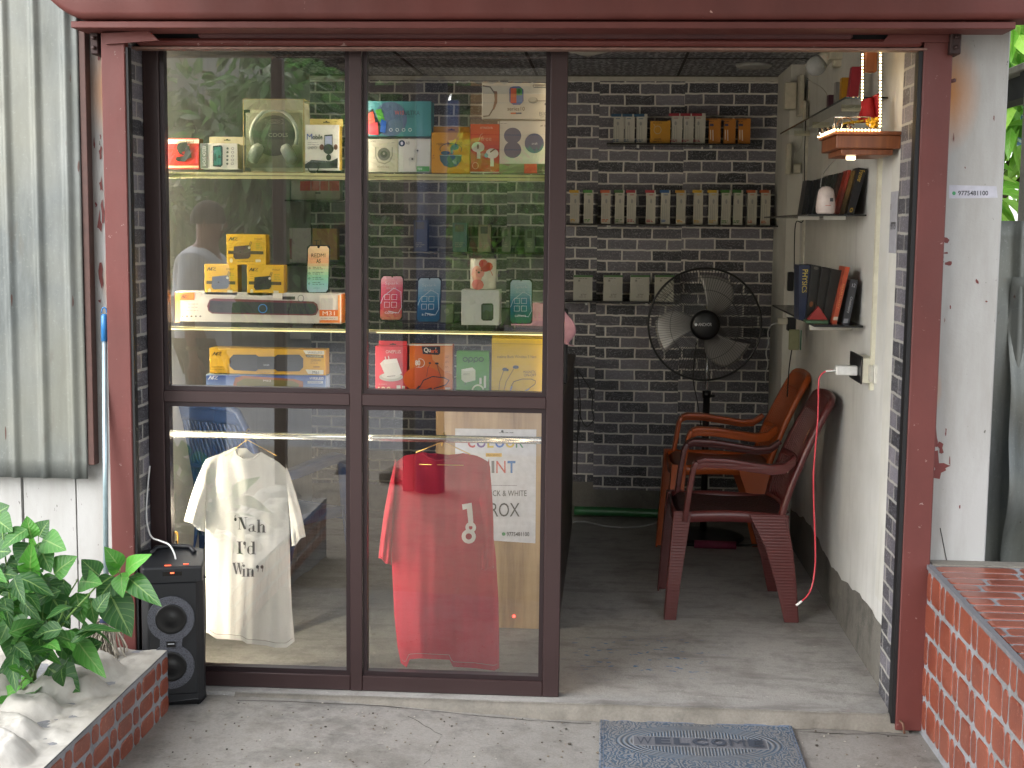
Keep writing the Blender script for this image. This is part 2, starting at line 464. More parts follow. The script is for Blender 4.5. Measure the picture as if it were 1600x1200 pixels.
def lip(u, v):
    x = -1.22 + 2.2 * u; y0 = -.056; 
    w = .006 * sin(x * 7) + .004 * sin(x * 23) + .003 * sin(x * 61)
    prof = [(0, .0035), (.0, -.002), (.55, -.012), (.8, -.028), (1, -.05)][int(round(v * 4))]
    return Vector((x, y0 + .006 - prof[0] * (.030 + w), min(prof[1], .0) if prof[0] else .001))
b.grid(lip, 120, 4, SILLM); tag(b.build('kerb_step'), 'worn pale cement lip of the doorstep', kind='structure')

rs = random.Random(71)
def crack(name, pts):
    b = MB(); P = []
    for i in range(len(pts) - 1):
        for k in range(6): t = k / 6; P.append((pts[i][0] + (pts[i + 1][0] - pts[i][0]) * t + rs.uniform(-.006, .006), pts[i][1] + (pts[i + 1][1] - pts[i][1]) * t + rs.uniform(-.004, .004)))
    b.ribbon([Vector((x, y, gz(x) + .0022)) for x, y in P], Vector((0, 1, 0)), [rs.uniform(.0012, .0045) for _ in P], .0006, mat('2e2a26', .95)); tag(b.build(name), 'thin dark crack line in the concrete slab', kind='structure')
crack('pavement_crack', [(-1.2, -.105), (-.7, -.09), (-.3, -.10), (.02, -.092)])
crack('pavement_crack', [(.62, -.10), (.78, -.112), (.86, -.10), (1.0, -.118)])
crack('pavement_crack', [(-.62, -.16), (-.5, -.3), (-.52, -.6)])
b = MB()
for i in range(420):
    x = rs.uniform(-1.3, 1.0); y = -rs.uniform(.09, .75); q = rs.uniform(.0008, .0032) * (2.2 if rs.random() < .06 else 1); mt = mat(rs.choice(('5a5248', 'a8a398', '7a7062', '3f3a33', '6a6358')), .9)
    b.box(x - q, x + q * rs.uniform(.6, 1.5), y - q, y + q, gz(x) + .0012, gz(x) + .0014 + q, mt, q * .4)
tag(b.build('grit'), 'scattered grit and plaster crumbs on the slab', kind='stuff')

# ------------------------------------------------------------------ the shop building
YB = 2.95
def xr(y): return .945 - .04 * (y / YB)
ZC = 2.335
bld = thing('shop_building', 'small shop with maroon steel front, slate brick wallpaper and cream plaster walls', 'building', (0, 1.4, 0))
b = MB(); b.box(-1.70, 1.1, YB + .004, YB + .12, -.05, 2.6, CEMENT); b.build('back_wall', bld)
b = MB(); b.box(-1.70, -1.60, -.0, YB + .003, -.05, 2.6, CREAM); b.build('side_wall', bld)
b = MB()
def rw(u, v):
    y = .16 + (YB - .16) * u; return Vector((xr(y), y, .12 + 2.4 * v))
b.grid(rw, 4, 2, GREYW, smooth=False, flip=True)
b.box(1.0, 1.1, .16, YB, -.05, 2.6, GREYW)
b.build('side_wall', bld)
b = MB()                                                    # raw cement skirting with a ragged top
rs = random.Random(5); top = [.2 + .02 * sin(i * .22) + .006 * sin(i * 1.3) + rs.uniform(-.004, .004) for i in range(61)]
def sk(u, v):
    y = .15 + (YB - .15) * u; i = int(round(u * 60)); return Vector((xr(y) - .004 * (1 if v < 1 else .2), y, -.02 + (top[i] + .02) * v))
b.grid(sk, 60, 1, CEMENT, smooth=False, flip=True); b.build('skirting', bld)
# ceiling
cb = NB('dark_embossed_ceiling'); p = cb.pos()
v1 = cb.n('TexWave', {'wave_type': 'BANDS', 'bands_direction': 'X'}, Vector=p, Scale=9, Distortion=9, Detail=4, Detail_Scale=3).outputs['Fac']
v2 = cb.n('TexVoronoi', {'feature': 'F1'}, Vector=cb.n('Mapping', Vector=p, Scale=(16, 30, 1)).outputs[0], Scale=1.0).outputs['Distance']
h = cb.math('MULTIPLY', v1, v2)
cb.set(Base_Color=cb.ramp(h, [(.05, '35373e'), (.28, '6c6f79'), (.55, 'b0b2ba')]), Roughness=.35); cb.bump(h, .6, .02)
b = MB(); b.box(-1.62, 1.1, -.2, YB + .1, ZC, ZC + .08, cb.m)
b.build('ceiling', bld)
b = MB()
for x in (-1.0, -.4, .33):
    b.box(x - .006, x + .006, 0, YB, ZC - .004, ZC - .0005, BLACKR)
for y in (1.1, 2.2): b.box(-1.6, .95, y - .004, y + .004, ZC - .003, ZC - .0004, BLACKR)
b.build('ceiling_joint', bld)
b = MB()
q = [at(640, 60, Z=ZC - .01), at(888, 99, Z=ZC - .01), at(1050, 74, Z=ZC - .01), at(860, 20, Z=ZC - .01)]
q = [Vector((-.42, 1.35, 0)), Vector((-.12, 2.0, 0)), Vector((.22, 1.35, 0)), Vector((-.1, .75, 0))]
b.add([(p.x, p.y, ZC - .018) for p in q] + [(p.x, p.y, ZC - .002) for p in q], [(0, 1, 2, 3), (0, 4, 5, 1), (1, 5, 6, 2), (2, 6, 7, 3), (3, 7, 4, 0)], CREAM)
b.build('ceiling_panel', bld)
for px, py in ((1178, 104), (556, 104)):
    c = at(px, py, Z=ZC - .012)
    b = MB(); b.lathe([(0.0, ZC - .022), (.07, ZC - .02), (.085, ZC - .012), (.088, ZC - .001)], mat('9a9a98', .4), (c.x, c.y, 0), 36); b.build('round_ceiling_lamp', bld)
# slate brick wallpaper hung in strips, pattern out of register at the seams
xs = [-1.60, -1.28, -.55, at(931, 500, Y=YB).x, at(1062, 500, Y=YB).x, at(1216, 500, Y=YB).x]
offs = [(.0, .0), (.05, .004), (.11, -.003), (.02, .006), (.085, .000)]
for i in range(5):
    b = MB(); zlo = .15 if i != 2 else .19
    b.box(xs[i] + .0004, xs[i + 1] - .0004, YB - .002, YB + .003, zlo, ZC - .03, m_wallpaper('x', offs[i][0], offs[i][1], name='slate_brick_paper')); b.build('wallpaper_strip', bld)
b = MB(); b.box(-1.6, .87, YB - .008, YB + .003, ZC - .0295, ZC - .008, mat('b5b2a8', .6)); b.build('cornice_strip', bld)
# reveals
b = MB(); b.box(.928, 1.0, -.03, .16, -.05, 2.3, WP_R); b.build('tiled_reveal', bld)
b = MB(); b.box(-1.60, -1.515, -.117, .03, -.05, 2.3, m_wallpaper('y', .06, .02, name='slate_brick_reveal')); b.build('tiled_reveal', bld)
# cream pilaster in the back right corner
b = MB(); b.box(.845, .935, 2.42, YB - .004, .0, ZC - .002, CREAM); b.build('pilaster', bld)
# cream plaster strip beside the mandir and the trunking
b = MB(); b.box(xr(.2) - .012, xr(.2) + .03, .162, .30, .3, ZC - .002, CREAM); b.build('door_lining', bld)
b = MB(); b.box(xr(.5) - .014, xr(.5) + .01, .515, .54, .985, 1.82, mat('cfccb8', .5)); b.build('cable_trunking', bld)
b = MB(); b.box(.905, .925, 2.25, 2.29, 1.15, 2.2, mat('cfccc0', .5)); b.build('cable_trunking', bld)
# roof slab above, keeps the sky out
b = MB(); b.box(-1.8, 1.3, -.12, YB + .2, ZC + .1, ZC + .25, CEMENT); b.build('roof', bld)
# white boards left, white column right
b = MB()
b.box(-1.93, -1.755, -.035, .0, -.05, 2.3, WHITEB); b.box(-1.748, -1.605, -.04, .0, -.05, 2.3, WHITEB); b.box(-3.2, -1.94, -.035, 0, -.05, 2.3, WHITEB)
b.box(-1.76, -1.745, -.015, -.005, -.05, 2.3, BLACKR)
b.build('whitewashed_board', bld)
b = MB(); b.box(1.003, 1.207, -.03, .12, -.05, 2.3, WHITEB, .004); b.build('column', bld)

# stains and chips of maroon overspray on the white column and board
b = MB(); rs = random.Random(11); CH = mat('6b2f2c', .6)
SPL = [0]
def splat(px, py, w, h, Y, m=CH):
    SPL[0] += 1; Y -= .00012 * SPL[0]
    n = 9; pts = []
    for i in range(n):
        a = 2 * pi * i / n; k = rs.uniform(.45, 1)
        k = rs.uniform(.3, 1.1); pts.append(at(px + w / 2 * cos(a) * k, py + h / 2 * sin(a) * k, Y=Y))
    b = MB(); b.add(pts, [list(range(n))], m); b.build('paint_chip', bld)
for px, py, w, h in ((1480, 128, 8, 10), (1487, 126, 14, 5), (1476, 375, 14, 18), (1478, 395, 10, 6), (1482, 412, 12, 10), (1461, 690, 18, 46), (1466, 735, 26, 26), (1460, 715, 24, 60), (1470, 700, 12, 22), (1473, 728, 22, 10),
                     (1485, 480, 3, 7), (1553, 185, 3, 10), (1527, 440, 6, 10), (1541, 471, 8, 3), (1500, 792, 3, 12), (1478, 675, 3, 16), (1484, 722, 2, 18), (1476, 500, 2, 10), (1508, 262, 2, 5), (1490, 215, 2, 18), (1480, 225, 3, 20)):
    splat(px, py, w, h, -.0306)
for px, py, w, h in ((155, 90, 6, 14), (157, 240, 6, 26), (158, 290, 8, 30), (155, 350, 10, 46), (160, 330, 6, 60), (158, 430, 10, 44), (147, 225, 3, 22), (157, 213, 3, 12), (150, 320, 4, 10), (156, 470, 6, 8)):
    splat(px, py, w, h, -.0406)
b = MB(); b.tube([at(1469, 825, Y=-.0315), at(1473, 845, Y=-.0315), at(1480, 881, Y=-.0315)], .0012, BLACKR, 5); b.build('crack', bld)

# ---- shop window: aluminium frame and panes
WINL, WINM, WINR = -1.5148, -.8215, -.1455
xl0, xl1 = -1.5148, -1.447; m0, m1 = -.857, -.786; r0, r1 = -.202, -.1455
win = tag(MB().box(xl0, -1.462, .0, .055, 0.001, 2.3, FRAME, .003).build('shop_window', bld))
def fr(x0, x1, z0, z1, y0=0.0, y1=.055, m=FRAME, n='frame_bar', c=.002):
    bb = MB(); bb.box(x0, x1, y0, y1, z0, z1, m, c); return bb.build(n, win)
fr(-.1995, r1, .001, 2.3, n='stile')
fr(-.842, -.802, .001, 2.3, -.001, .054, n='mullion')
zr0, zr1 = .962, 1.0
for x0, x1 in ((-1.4615, -.8425), (-.8015, -.200)):
    fr(x0, x1, .001, .052, n='bottom_rail'); fr(x0, x1, zr0, zr1, n='middle_rail')
    for z0, z1 in ((.0525, zr0 - .0005), (zr1 + .0005, 2.28)):   # glazing beads around each pane
        bb = MB(); w = .0145
        bb.box(x0 + .0005, x0 + w, .010, .045, z0, z1, FRAMED); bb.box(x1 - w, x1 - .0005, .010, .045, z0, z1, FRAMED)
        bb.box(x0 + w, x1 - w, .010, .045, z0, z0 + w, FRAMED); bb.box(x0 + w, x1 - w, .010, .045, z1 - w, z1, FRAMED)
        bb.build('glazing_bead', win)
GL = NB('window_glass'); gt = GL.t
gt.nodes.remove(GL.b)
trn = GL.n('BsdfTransparent', Color=(.90, .92, .90, 1)); glo = GL.n('BsdfGlossy', Color=(1, 1, 1, 1), Roughness=0.0)
fre = GL.n('Fresnel', IOR=1.62)
nsf = GL.noise(GL.pos(), 1.3, 2)
bmp = GL.n('Bump', Strength=.012, Distance=.05, Height=nsf); gt.links.new(bmp.outputs[0], glo.inputs['Normal'])
mx = GL.n('MixShader', in0=GL.math('MULTIPLY', fre.outputs[0], 3.0, clamp=True), in1=trn.outputs[0], in2=glo.outputs[0])
gt.links.new(mx.outputs[0], GL.out.inputs['Surface'])
for x0, x1 in ((-1.4615, -.8425), (-.8015, -.200)):
    for z0, z1 in ((.0525, zr0 - .0005), (zr1 + .0005, 2.28)):
        bb = MB(); bb.add([(x0 + .004, .028, z0 + .004), (x1 - .004, .028, z0 + .004), (x1 - .004, .028, z1 - .004), (x0 + .004, .028, z1 - .004)], [(0, 1, 2, 3)], GL.m); bb.build('glass_pane', win)

# ---- rolling shutter: housing, rails, lintel
sh = thing('rolling_shutter', 'maroon steel shutter housing with side rails above and beside the shop opening', 'shutter', (-.3, -.1, 2.15))
b = MB()
prof = []
for i in range(9):
    a = radians(90 * i / 8); prof.append((-.33 + .05 * (1 - sin(a)) , 2.185 + .06 * (1 - cos(a)) if False else 2.155 + .07 * (1 - sin(a)) * .0))
x0 = at(112, 30, Y=-.25).x
def fas(u, v):
    x = (-1.735) + (1.72 + 1.5) * u
    k = max(0, 1 - u * 26) ; zb = 2.163 + .075 * k ** 1.8
    w = .0022 * sin(x * 11) + .0012 * sin(x * 37)
    P = [(0.0, zb + .0), (-.105, zb), (-.125, zb + .006 + w), (-.128, zb + .02), (-.134, zb + .06), (-.14, 2.45), (-.14, 2.62), (.0, 2.64)]
    p = P[int(round(v * 7))]; return Vector((x, -.125 + p[0] + w * (p[0] < -.1), p[1]))
b.grid(fas, 160, 7, RED2, smooth=True)
b.add([fas(0, j / 7) for j in range(8)], [list(range(8))], RED2); b.add([fas(1, j / 7) for j in range(8)], [list(range(8))[::-1]], RED2)
b.build('housing', sh)
b = MB(); b.box(-1.655, 1.165, -.235, -.10, 2.137, 2.157, RED2, .002); b.build('lower_flange', sh)
b = MB()
b.box(-1.30, .72, -.105, -.06, 2.125, 2.16, REDD, .006); b.box(-1.5, .93, -.1, -.05, 2.102, 2.1245, RED, .008)
b.box(-1.53, .945, -.095, -.04, 2.092, 2.0995, mat('7d5f55', .5, 0, .2, 30), .002)
b.box(-1.52, .94, -.055, -.03, 2.10, 2.33, BLACKR)
b.build('shutter_curtain', sh)
for s_, xa, xb in ((-1, -1.592, -1.5165), (1, .936, 1.022)):
    ya, yb = (-.155, -.12) if s_ < 0 else (-.09, -.055)
    z0 = gz(xa * .9) + (.012 if s_ > 0 else 0)
    b = MB(); b.box(xa, xb, ya, yb, z0, 2.135, RED, .003)
    b.build('guide_rail', sh)
    b = MB()
    g0, g1 = ((-1.516, -1.5085) if s_ < 0 else (.9225, .9355)); b.box(g0, g1, -.15 if s_ < 0 else -.082, -.1175 if s_ < 0 else -.0325, z0 + .02, 2.09, BLACKR); b.build('rubber_channel', sh)
    b = MB()     # bracket arm
    o = -1 if s_ < 0 else 1
    if s_ < 0: P = [at(160, 52, Y=-.168), at(232, 48, Y=-.168), at(248, 63, Y=-.168), at(165, 69, Y=-.168)]
    else: P = [at(1393, 49, Y=-.1), at(1486, 49, Y=-.1), at(1486, 66, Y=-.1), at(1380, 65, Y=-.1)]
    b.add([p for p in P] + [p + Vector((0, .012, 0)) for p in P], [(0, 3, 2, 1), (0, 1, 5, 4), (1, 2, 6, 5), (2, 3, 7, 6), (3, 0, 4, 7)], RED)
    b.build('bracket_arm', sh)
    b = MB()
    P0, P1 = (at(144, 36, Y=-.1), at(157, 86, Y=-.1)) if s_ < 0 else (at(1484, 36, Y=-.1), at(1499, 86, Y=-.1))
    b.box(P0.x, P1.x, -.12, -.045, P1.z, P0.z, mat('32211f', .6, .3, .3, 40), .003)
    for k in range(3): b.lathe([(0, -.008), (.006, -.008), (.006, 0)], mat('3a2a28', .5, .4), ((P0.x + P1.x) / 2, -.12, P1.z + .02 + .03 * k), 10, 'y')
    b.build('end_plate', sh)
b = MB(); P = at(1488, 126, Y=-.075); b.tube([P + Vector((-.02, .03, -.005)), P + Vector((.005, -.01, 0))], .006, REDD); b.build('stop_bolt', sh)
b = MB(); P = at(1406, 1126, Y=-.105); b.tube([P, P + Vector((.008, -.012, -.006)), P + Vector((.012, -.02, -.035))], .004, mat('6a4a3a', .7), 8); b.build('floor_hook', sh)
# thin straw caught under the flange

# ------------------------------------------------------------------ left and right of the shop
def corrugated(name, label, x0, x1, z0, z1, y, pitch, amp, m, group=None, wav=0.004, seed=1, lean=0):
    b = MB(); r = random.Random(seed); ph = r.uniform(0, 6)
    n = int((x1 - x0) / pitch * 14)
    def f(u, v):
        x = x0 + (x1 - x0) * u; t = (x / pitch + ph) % 1.0
        d = max(0, 1 - abs(t - .5) / .19); d = d * d * (3 - 2 * d)
        return Vector((x, y - amp * d + wav * sin(x * 7 + v * 9 + ph) + lean * v, z0 + (z1 - z0) * v))
    b.grid(f, n, 30, m); o = b.build(name, solid=.0012)
    return tag(o, label, 'metal sheet', group)
corrugated('corrugated_sheet', 'weathered grey corrugated sheet nailed over the white boards left of the shop', -3.0, -1.69, .715, 2.6, -.09, .100, .011, GALV, wav=.0012)
b = MB(); b.box(-1.690, -1.668, -.086, -.045, .76, 2.165, mat('4a2f28', .6, 0, .15), .002); tag(b.build('wooden_batten'), 'narrow dark maroon batten between corrugated sheet and shop', 'batten')
corrugated('corrugated_sheet', 'dented grey corrugated sheet right of the white column', 1.16, 2.6, -.05, 1.585, .30, .15, .03, GALV, wav=.012, seed=4)
b = MB()
def crump(u, v):
    x = 1.33 + .35 * u; z = -.05 + 1.45 * v
    return Vector((x, .24 + .02 * sin(x * 40 + z * 3) + .015 * sin(z * 17 + x * 9) + .03 * (1 - u) * sin(z * 6), z))
b.grid(crump, 12, 40, GALV); o = b.build('sheet_scrap', solid=.001); tag(o, 'crumpled loose metal sheet leaning at the right edge beside the column', 'metal sheet')
b = MB(); b.box(1.435, 1.56, .5, .62, -.05, 2.05, m_concrete('precast_post', '77736b', '99948a'), .006); tag(b.build('concrete_post'), 'square grey concrete post behind the right corrugated sheet', 'post')
lean = thing('lean_to_roof', 'dark lean-to roof edge at the top right behind the column', 'roof', (1.8, 1.2, 2.1))
b = MB(); b.box(1.455, 3.2, .7, 2.2, 2.125, 2.15, mat('8f8a7c', .7, 0, .3, 12), .003); b.build('roof_sheet', lean)
b = MB(); b.box(1.47, 3.2, .72, .80, 2.03, 2.124, mat('1d1a18', .8)); b.box(1.5, 1.58, .8, 2.2, 2.04, 2.123, mat('1d1a18', .8)); b.build('rafter', lean)
tb = NB('striped_tarpaulin'); st = tb.n('TexWave', {'wave_type': 'BANDS', 'bands_direction': 'DIAGONAL'}, Vector=tb.pos(), Scale=7).outputs['Fac']
tb.set(Base_Color=tb.ramp(st, [(.3, 'dfe6ee'), (.6, '6f93c8')]), Roughness=.5)
b = MB(); b.grid(lambda u, v: Vector((1.2 + 2.2 * u, 3.2 + .5 * v, 1.95 + .5 * v + .03 * sin(u * 19))), 24, 4, tb.m); tag(b.build('tarpaulin', solid=.002), 'blue and white striped tarpaulin behind the concrete post', 'tarpaulin')

# ---- leaves
def leaf_mat(name, c1, c2, vein='9fbf70', rough=.38, trans=.22):
    b = NB(name)
    at_ = b.n('Attribute', {'attribute_name': 'leaf_u'}).outputs['Vector']
    sp = b.n('SeparateXYZ', Vector=at_).outputs
    n = b.noise(b.obj(), 30, 4)
    c = b.mix(n, c1, c2)
    side = b.math('ABSOLUTE', sp[0])
    mid = b.ramp(side, [(.0, (1, 1, 1)), (.045, (1, 1, 1)), (.075, (0, 0, 0))])
    c = b.mix(sp[2], c, '63b53a')
    sv = b.math('SINE', b.math('MULTIPLY', b.math('SUBTRACT', sp[1], b.math('MULTIPLY', side, .25)), 44))
    c = b.mix(b.math('MULTIPLY', b.ramp(sv, [(.86, (0, 0, 0)), (.97, (1, 1, 1))]), .28), c, vein)
    c = b.mix(b.math('MULTIPLY', mid, .7), c, vein)
    b.set(Base_Color=c, Roughness=rough)
    b.b.inputs['Subsurface Weight'].default_value = 0.0
    b.bump(b.math('ADD', b.math('MULTIPLY', sv, .5), n), .25, .003)
    tr = b.n('BsdfTranslucent', Color=c); mx = b.n('MixShader', in0=trans, in1=b.b.outputs[0], in2=tr.outputs[0])
    b.t.links.new(mx.outputs[0], b.out.inputs['Surface']); return b.m
LEAFM = leaf_mat('pepper_leaf', '1f4a1d', '2f6426', '7f9f58', rough=.5)
class Leaves:
    def __init__(s): s.v = []; s.f = []; s.a = []
    def leaf(s, base, tip, width, nrm, droop=.12, fold=.22, young=0.0, ns=9):
        base = Vector(base); tip = Vector(tip); d = tip - base; L = d.length; d.normalize()
        n = Vector(nrm); n = (n - d * n.dot(d)).normalized(); side = d.cross(n).normalized()
        o = len(s.v); tw = random.uniform(-.25, .25)
        for i in range(ns + 1):
            t = i / ns
            w = width / 2 * (sin(pi * min(1, t ** .62)) ** .85 if t < 1 else 0) * (1 - .25 * t)
            if i == ns: w = .0004
            if i == 0: w = .0006
            c = base + d * (L * t) + n * (L * droop * (sin(pi * t) + .25 * sin(2 * pi * t)))
            s2 = (side * cos(tw * t) + n * sin(tw * t)).normalized()
            for k in (-1, -.5, 0, .5, 1):
                wav = .05 * w * sin(t * 17 + k * 3)
                s.v.append(c + s2 * (k * w) + n * (-(1 - abs(k)) * fold * w * 1.0 + wav * abs(k)) ); s.a.append((k, t, young))
        for i in range(ns):
            for k in range(4):
                a = o + i * 5 + k; s.f.append((a, a + 1, a + 6, a + 5))
    def build(s, name, m, parent):
        lo = Vector((sum(p.x for p in s.v) / len(s.v), sum(p.y for p in s.v) / len(s.v), min(p.z for p in s.v)))
        me = bpy.data.meshes.new(name); me.from_pydata([tuple(p - lo) for p in s.v], [], s.f); me.materials.append(m)
        at_ = me.attributes.new('leaf_u', 'FLOAT_VECTOR', 'POINT'); at_.data.foreach_set('vector', [c for p in s.a for c in p])
        me.polygons.foreach_set('use_smooth', [True] * len(me.polygons)); me.update()
        o = bpy.data.objects.new(name, me); COL.objects.link(o); o.location = lo; WL[o.name] = lo
        if parent: o.parent = parent; o.matrix_parent_inverse = Matrix.Translation(-WL[parent.name])
        return o

# ---- left planter with brick facing
BRK = NB('glazed_red_brick'); _p = BRK.pos()
_n = BRK.noise(_p, 7, 3); _g = BRK.noise(_p, 90, 4, .7)
_c = BRK.mix(BRK.ramp(_n, [(.35, (0, 0, 0)), (.65, (1, 1, 1))]), '73392a', '8c4a36')
_c = BRK.mix(BRK.ramp(_g, [(.60, (0, 0, 0)), (.68, (.6, .6, .6))]), _c, 'bd8a78')
BRK.set(Base_Color=_c, Roughness=.36, Coat_Weight=.25, Coat_Roughness=.2); BRK.bump(_g, .3, .002); BRKM = BRK.m
MORT = m_concrete('grey_mortar', '6f6f73', '8e8f93')
PLAS = m_plaster('rough_white_plaster', 'bfbcb5', '9d988e', '6d675e')
def brick_face(b, O, U, V, N, w, h, rows, Lb=.095, Sb=.042, gap=.011, seed=2, skew=None):
    """rounded brick pillows on a rectangle O + u*U + v*V, proud along N"""
    r = random.Random(seed); rh = h / rows
    for j in range(rows):
        u = -r.uniform(0, Lb); k = j % 2
        while u < w:
            L = (Lb if k % 2 == 0 else Sb) * r.uniform(.92, 1.08); k += 1
            a = max(u + gap / 2, .002); e = min(u + L - gap / 2, w - .002); u += L
            if e - a < .008: continue
            z0 = j * rh + gap / 2; z1 = (j + 1) * rh - gap / 2; ch = min(.011, (e - a) * .3)
            jj = lambda: r.uniform(-.0015, .0015)
            out = [(a + ch, z0 + jj()), (e - ch, z0 + jj()), (e + jj(), z0 + ch), (e, z1 - ch), (e - ch, z1 + jj()), (a + ch, z1 + jj()), (a + jj(), z1 - ch), (a, z0 + ch)]
            cx, cz = (a + e) / 2, (z0 + z1) / 2
            lo = [O + U * p + V * q_ + N * .0003 for p, q_ in out]
            mi = [O + U * (cx + (p - cx) * .97) + V * (cz + (q_ - cz) * .95) + N * .0022 for p, q_ in out]
            split = (L > Sb * 1.5 and r.random() < .45)
            hi = [O + U * (cx + (p - cx) * .90) + V * (cz + (q_ - cz) * .84) + N * (.0034 if not split or q_ > cz else .0020) for p, q_ in out]
            fs = []
            for i in range(8):
                q = (i + 1) % 8; fs += [(i, q, 8 + q, 8 + i), (8 + i, 8 + q, 16 + q, 16 + i)]
            fs.append(tuple(range(16, 24)))
            b.add(lo + mi + hi, fs, BRKM, False)
pl = thing('brick_planter', 'low brick faced planter box with rough white plaster top, left of the speaker', 'planter', (-1.7, -.9, 0))
XP = -1.398; ZP = .185
b = MB(); b.box(-2.9, XP, -2.3, -.205, -.2, ZP - .004, MORT); b.build('box', pl)
b = MB(); brick_face(b, Vector((XP, -.205, -.02)), Vector((0, -1, 0)), Vector((0, 0, 1)), Vector((1, 0, 0)), 2.08, ZP + .01, 3, seed=4, Lb=.125, Sb=.058, gap=.013)
brick_face(b, Vector((XP, -2.3, -.05)), Vector((-1, 0, 0)), Vector((0, 0, 1)), Vector((0, -1, 0)), 1.4, ZP + .04, 4, seed=5)
b.build('brick_facing', pl)
rs = random.Random(21); HOLE = at(40, 1070, Z=.15)
bumps = [(XP - .14 - rs.uniform(0, .12), -.46 - i * .17 + rs.uniform(-.02, .02), rs.uniform(.07, .10), rs.uniform(.035, .065)) for i in range(12)]
bumps += [(XP - .40 - rs.uniform(0, .4), -.40 - rs.uniform(0, 1.7), rs.uniform(.05, .10), rs.uniform(.02, .05)) for i in range(26)]
from mathutils import noise as mn
def top_f(u, v):
    x = XP + .0 - .95 * u; y = -.207 - 2.09 * v
    z = ZP
    for bx, by, r_, h_ in bumps:
        d = ((x - bx) ** 2 + ((y - by) * 1.15) ** 2) ** .5 / r_
        if d < 1.25: z = max(z, ZP + h_ * min(1.0, (1.25 - d) * 1.9) ** .8)
    k = min(1, (XP - x) / .06)
    z += k * (.011 * mn.noise(Vector((x * 16, y * 16, 1))) + .004 * mn.noise(Vector((x * 55, y * 55, 2))) + .002 * mn.noise(Vector((x * 140, y * 140, 5))))
    if ((x - HOLE.x) ** 2 * 1.2 + (y - HOLE.y) ** 2) < .012: z -= .13
    return Vector((x, y, z))
b = MB(); b.grid(top_f, 150, 260, PLAS, smooth=True); b.build('plaster_top', pl)
SOIL = mat('2c241d', .95, 0, .3, 30, .6)
b = MB(); b.lathe([(0, .10), (.12, .095), (.16, .07)], SOIL, (HOLE.x, HOLE.y, 0), 24); b.build('soil', pl)

# ---- right brick platform
pr = thing('brick_platform', 'knee high platform clad in glossy red brick tiles right of the shop', 'platform', (1.4, -.6, 0))
ZR = .50
O = Vector((1.016, -.03, -.06)); E = Vector((1.046, -1.25, -.06)); U = (E - O).normalized(); Nn = Vector((U.y, -U.x, 0)).normalized()
if Nn.x > 0: Nn = -Nn
L = (E - O).length
b = MB()
vs = [O + Nn * -.0, E, Vector((2.6, -1.25, -.06)), Vector((2.6, -.03, -.06))]; vs2 = [Vector((p.x, p.y, ZR)) for p in vs]
b.add(vs + vs2, [(0, 1, 5, 4), (1, 2, 6, 5), (2, 3, 7, 6), (3, 0, 4, 7), (4, 5, 6, 7)], MORT); b.build('block', pr)
b = MB(); brick_face(b, Vector((O.x, O.y, -.03)), U, Vector((0, 0, 1)), Nn, L, ZR + .03 - .012, 5, Lb=.120, Sb=.052, gap=.013, seed=9); b.build('brick_facing', pr)
b = MB(); brick_face(b, Vector((1.03, -1.24, ZR)), Vector((1, 0, 0)), Vector((0, 1, 0)), Vector((0, 0, 1)), 1.5, 1.14, 15, Lb=.30, Sb=.15, gap=.012, seed=12); b.build('brick_top', pr)
b = MB(); b.box(1.03, 2.6, -.095, -.032, ZR + .001, ZR + .006, SILLM); b.box(1.012, 1.03, -1.2, -.04, ZR - .01, ZR + .0035, mat('6c6c70', .7)); b.build('cement_edge', pr)

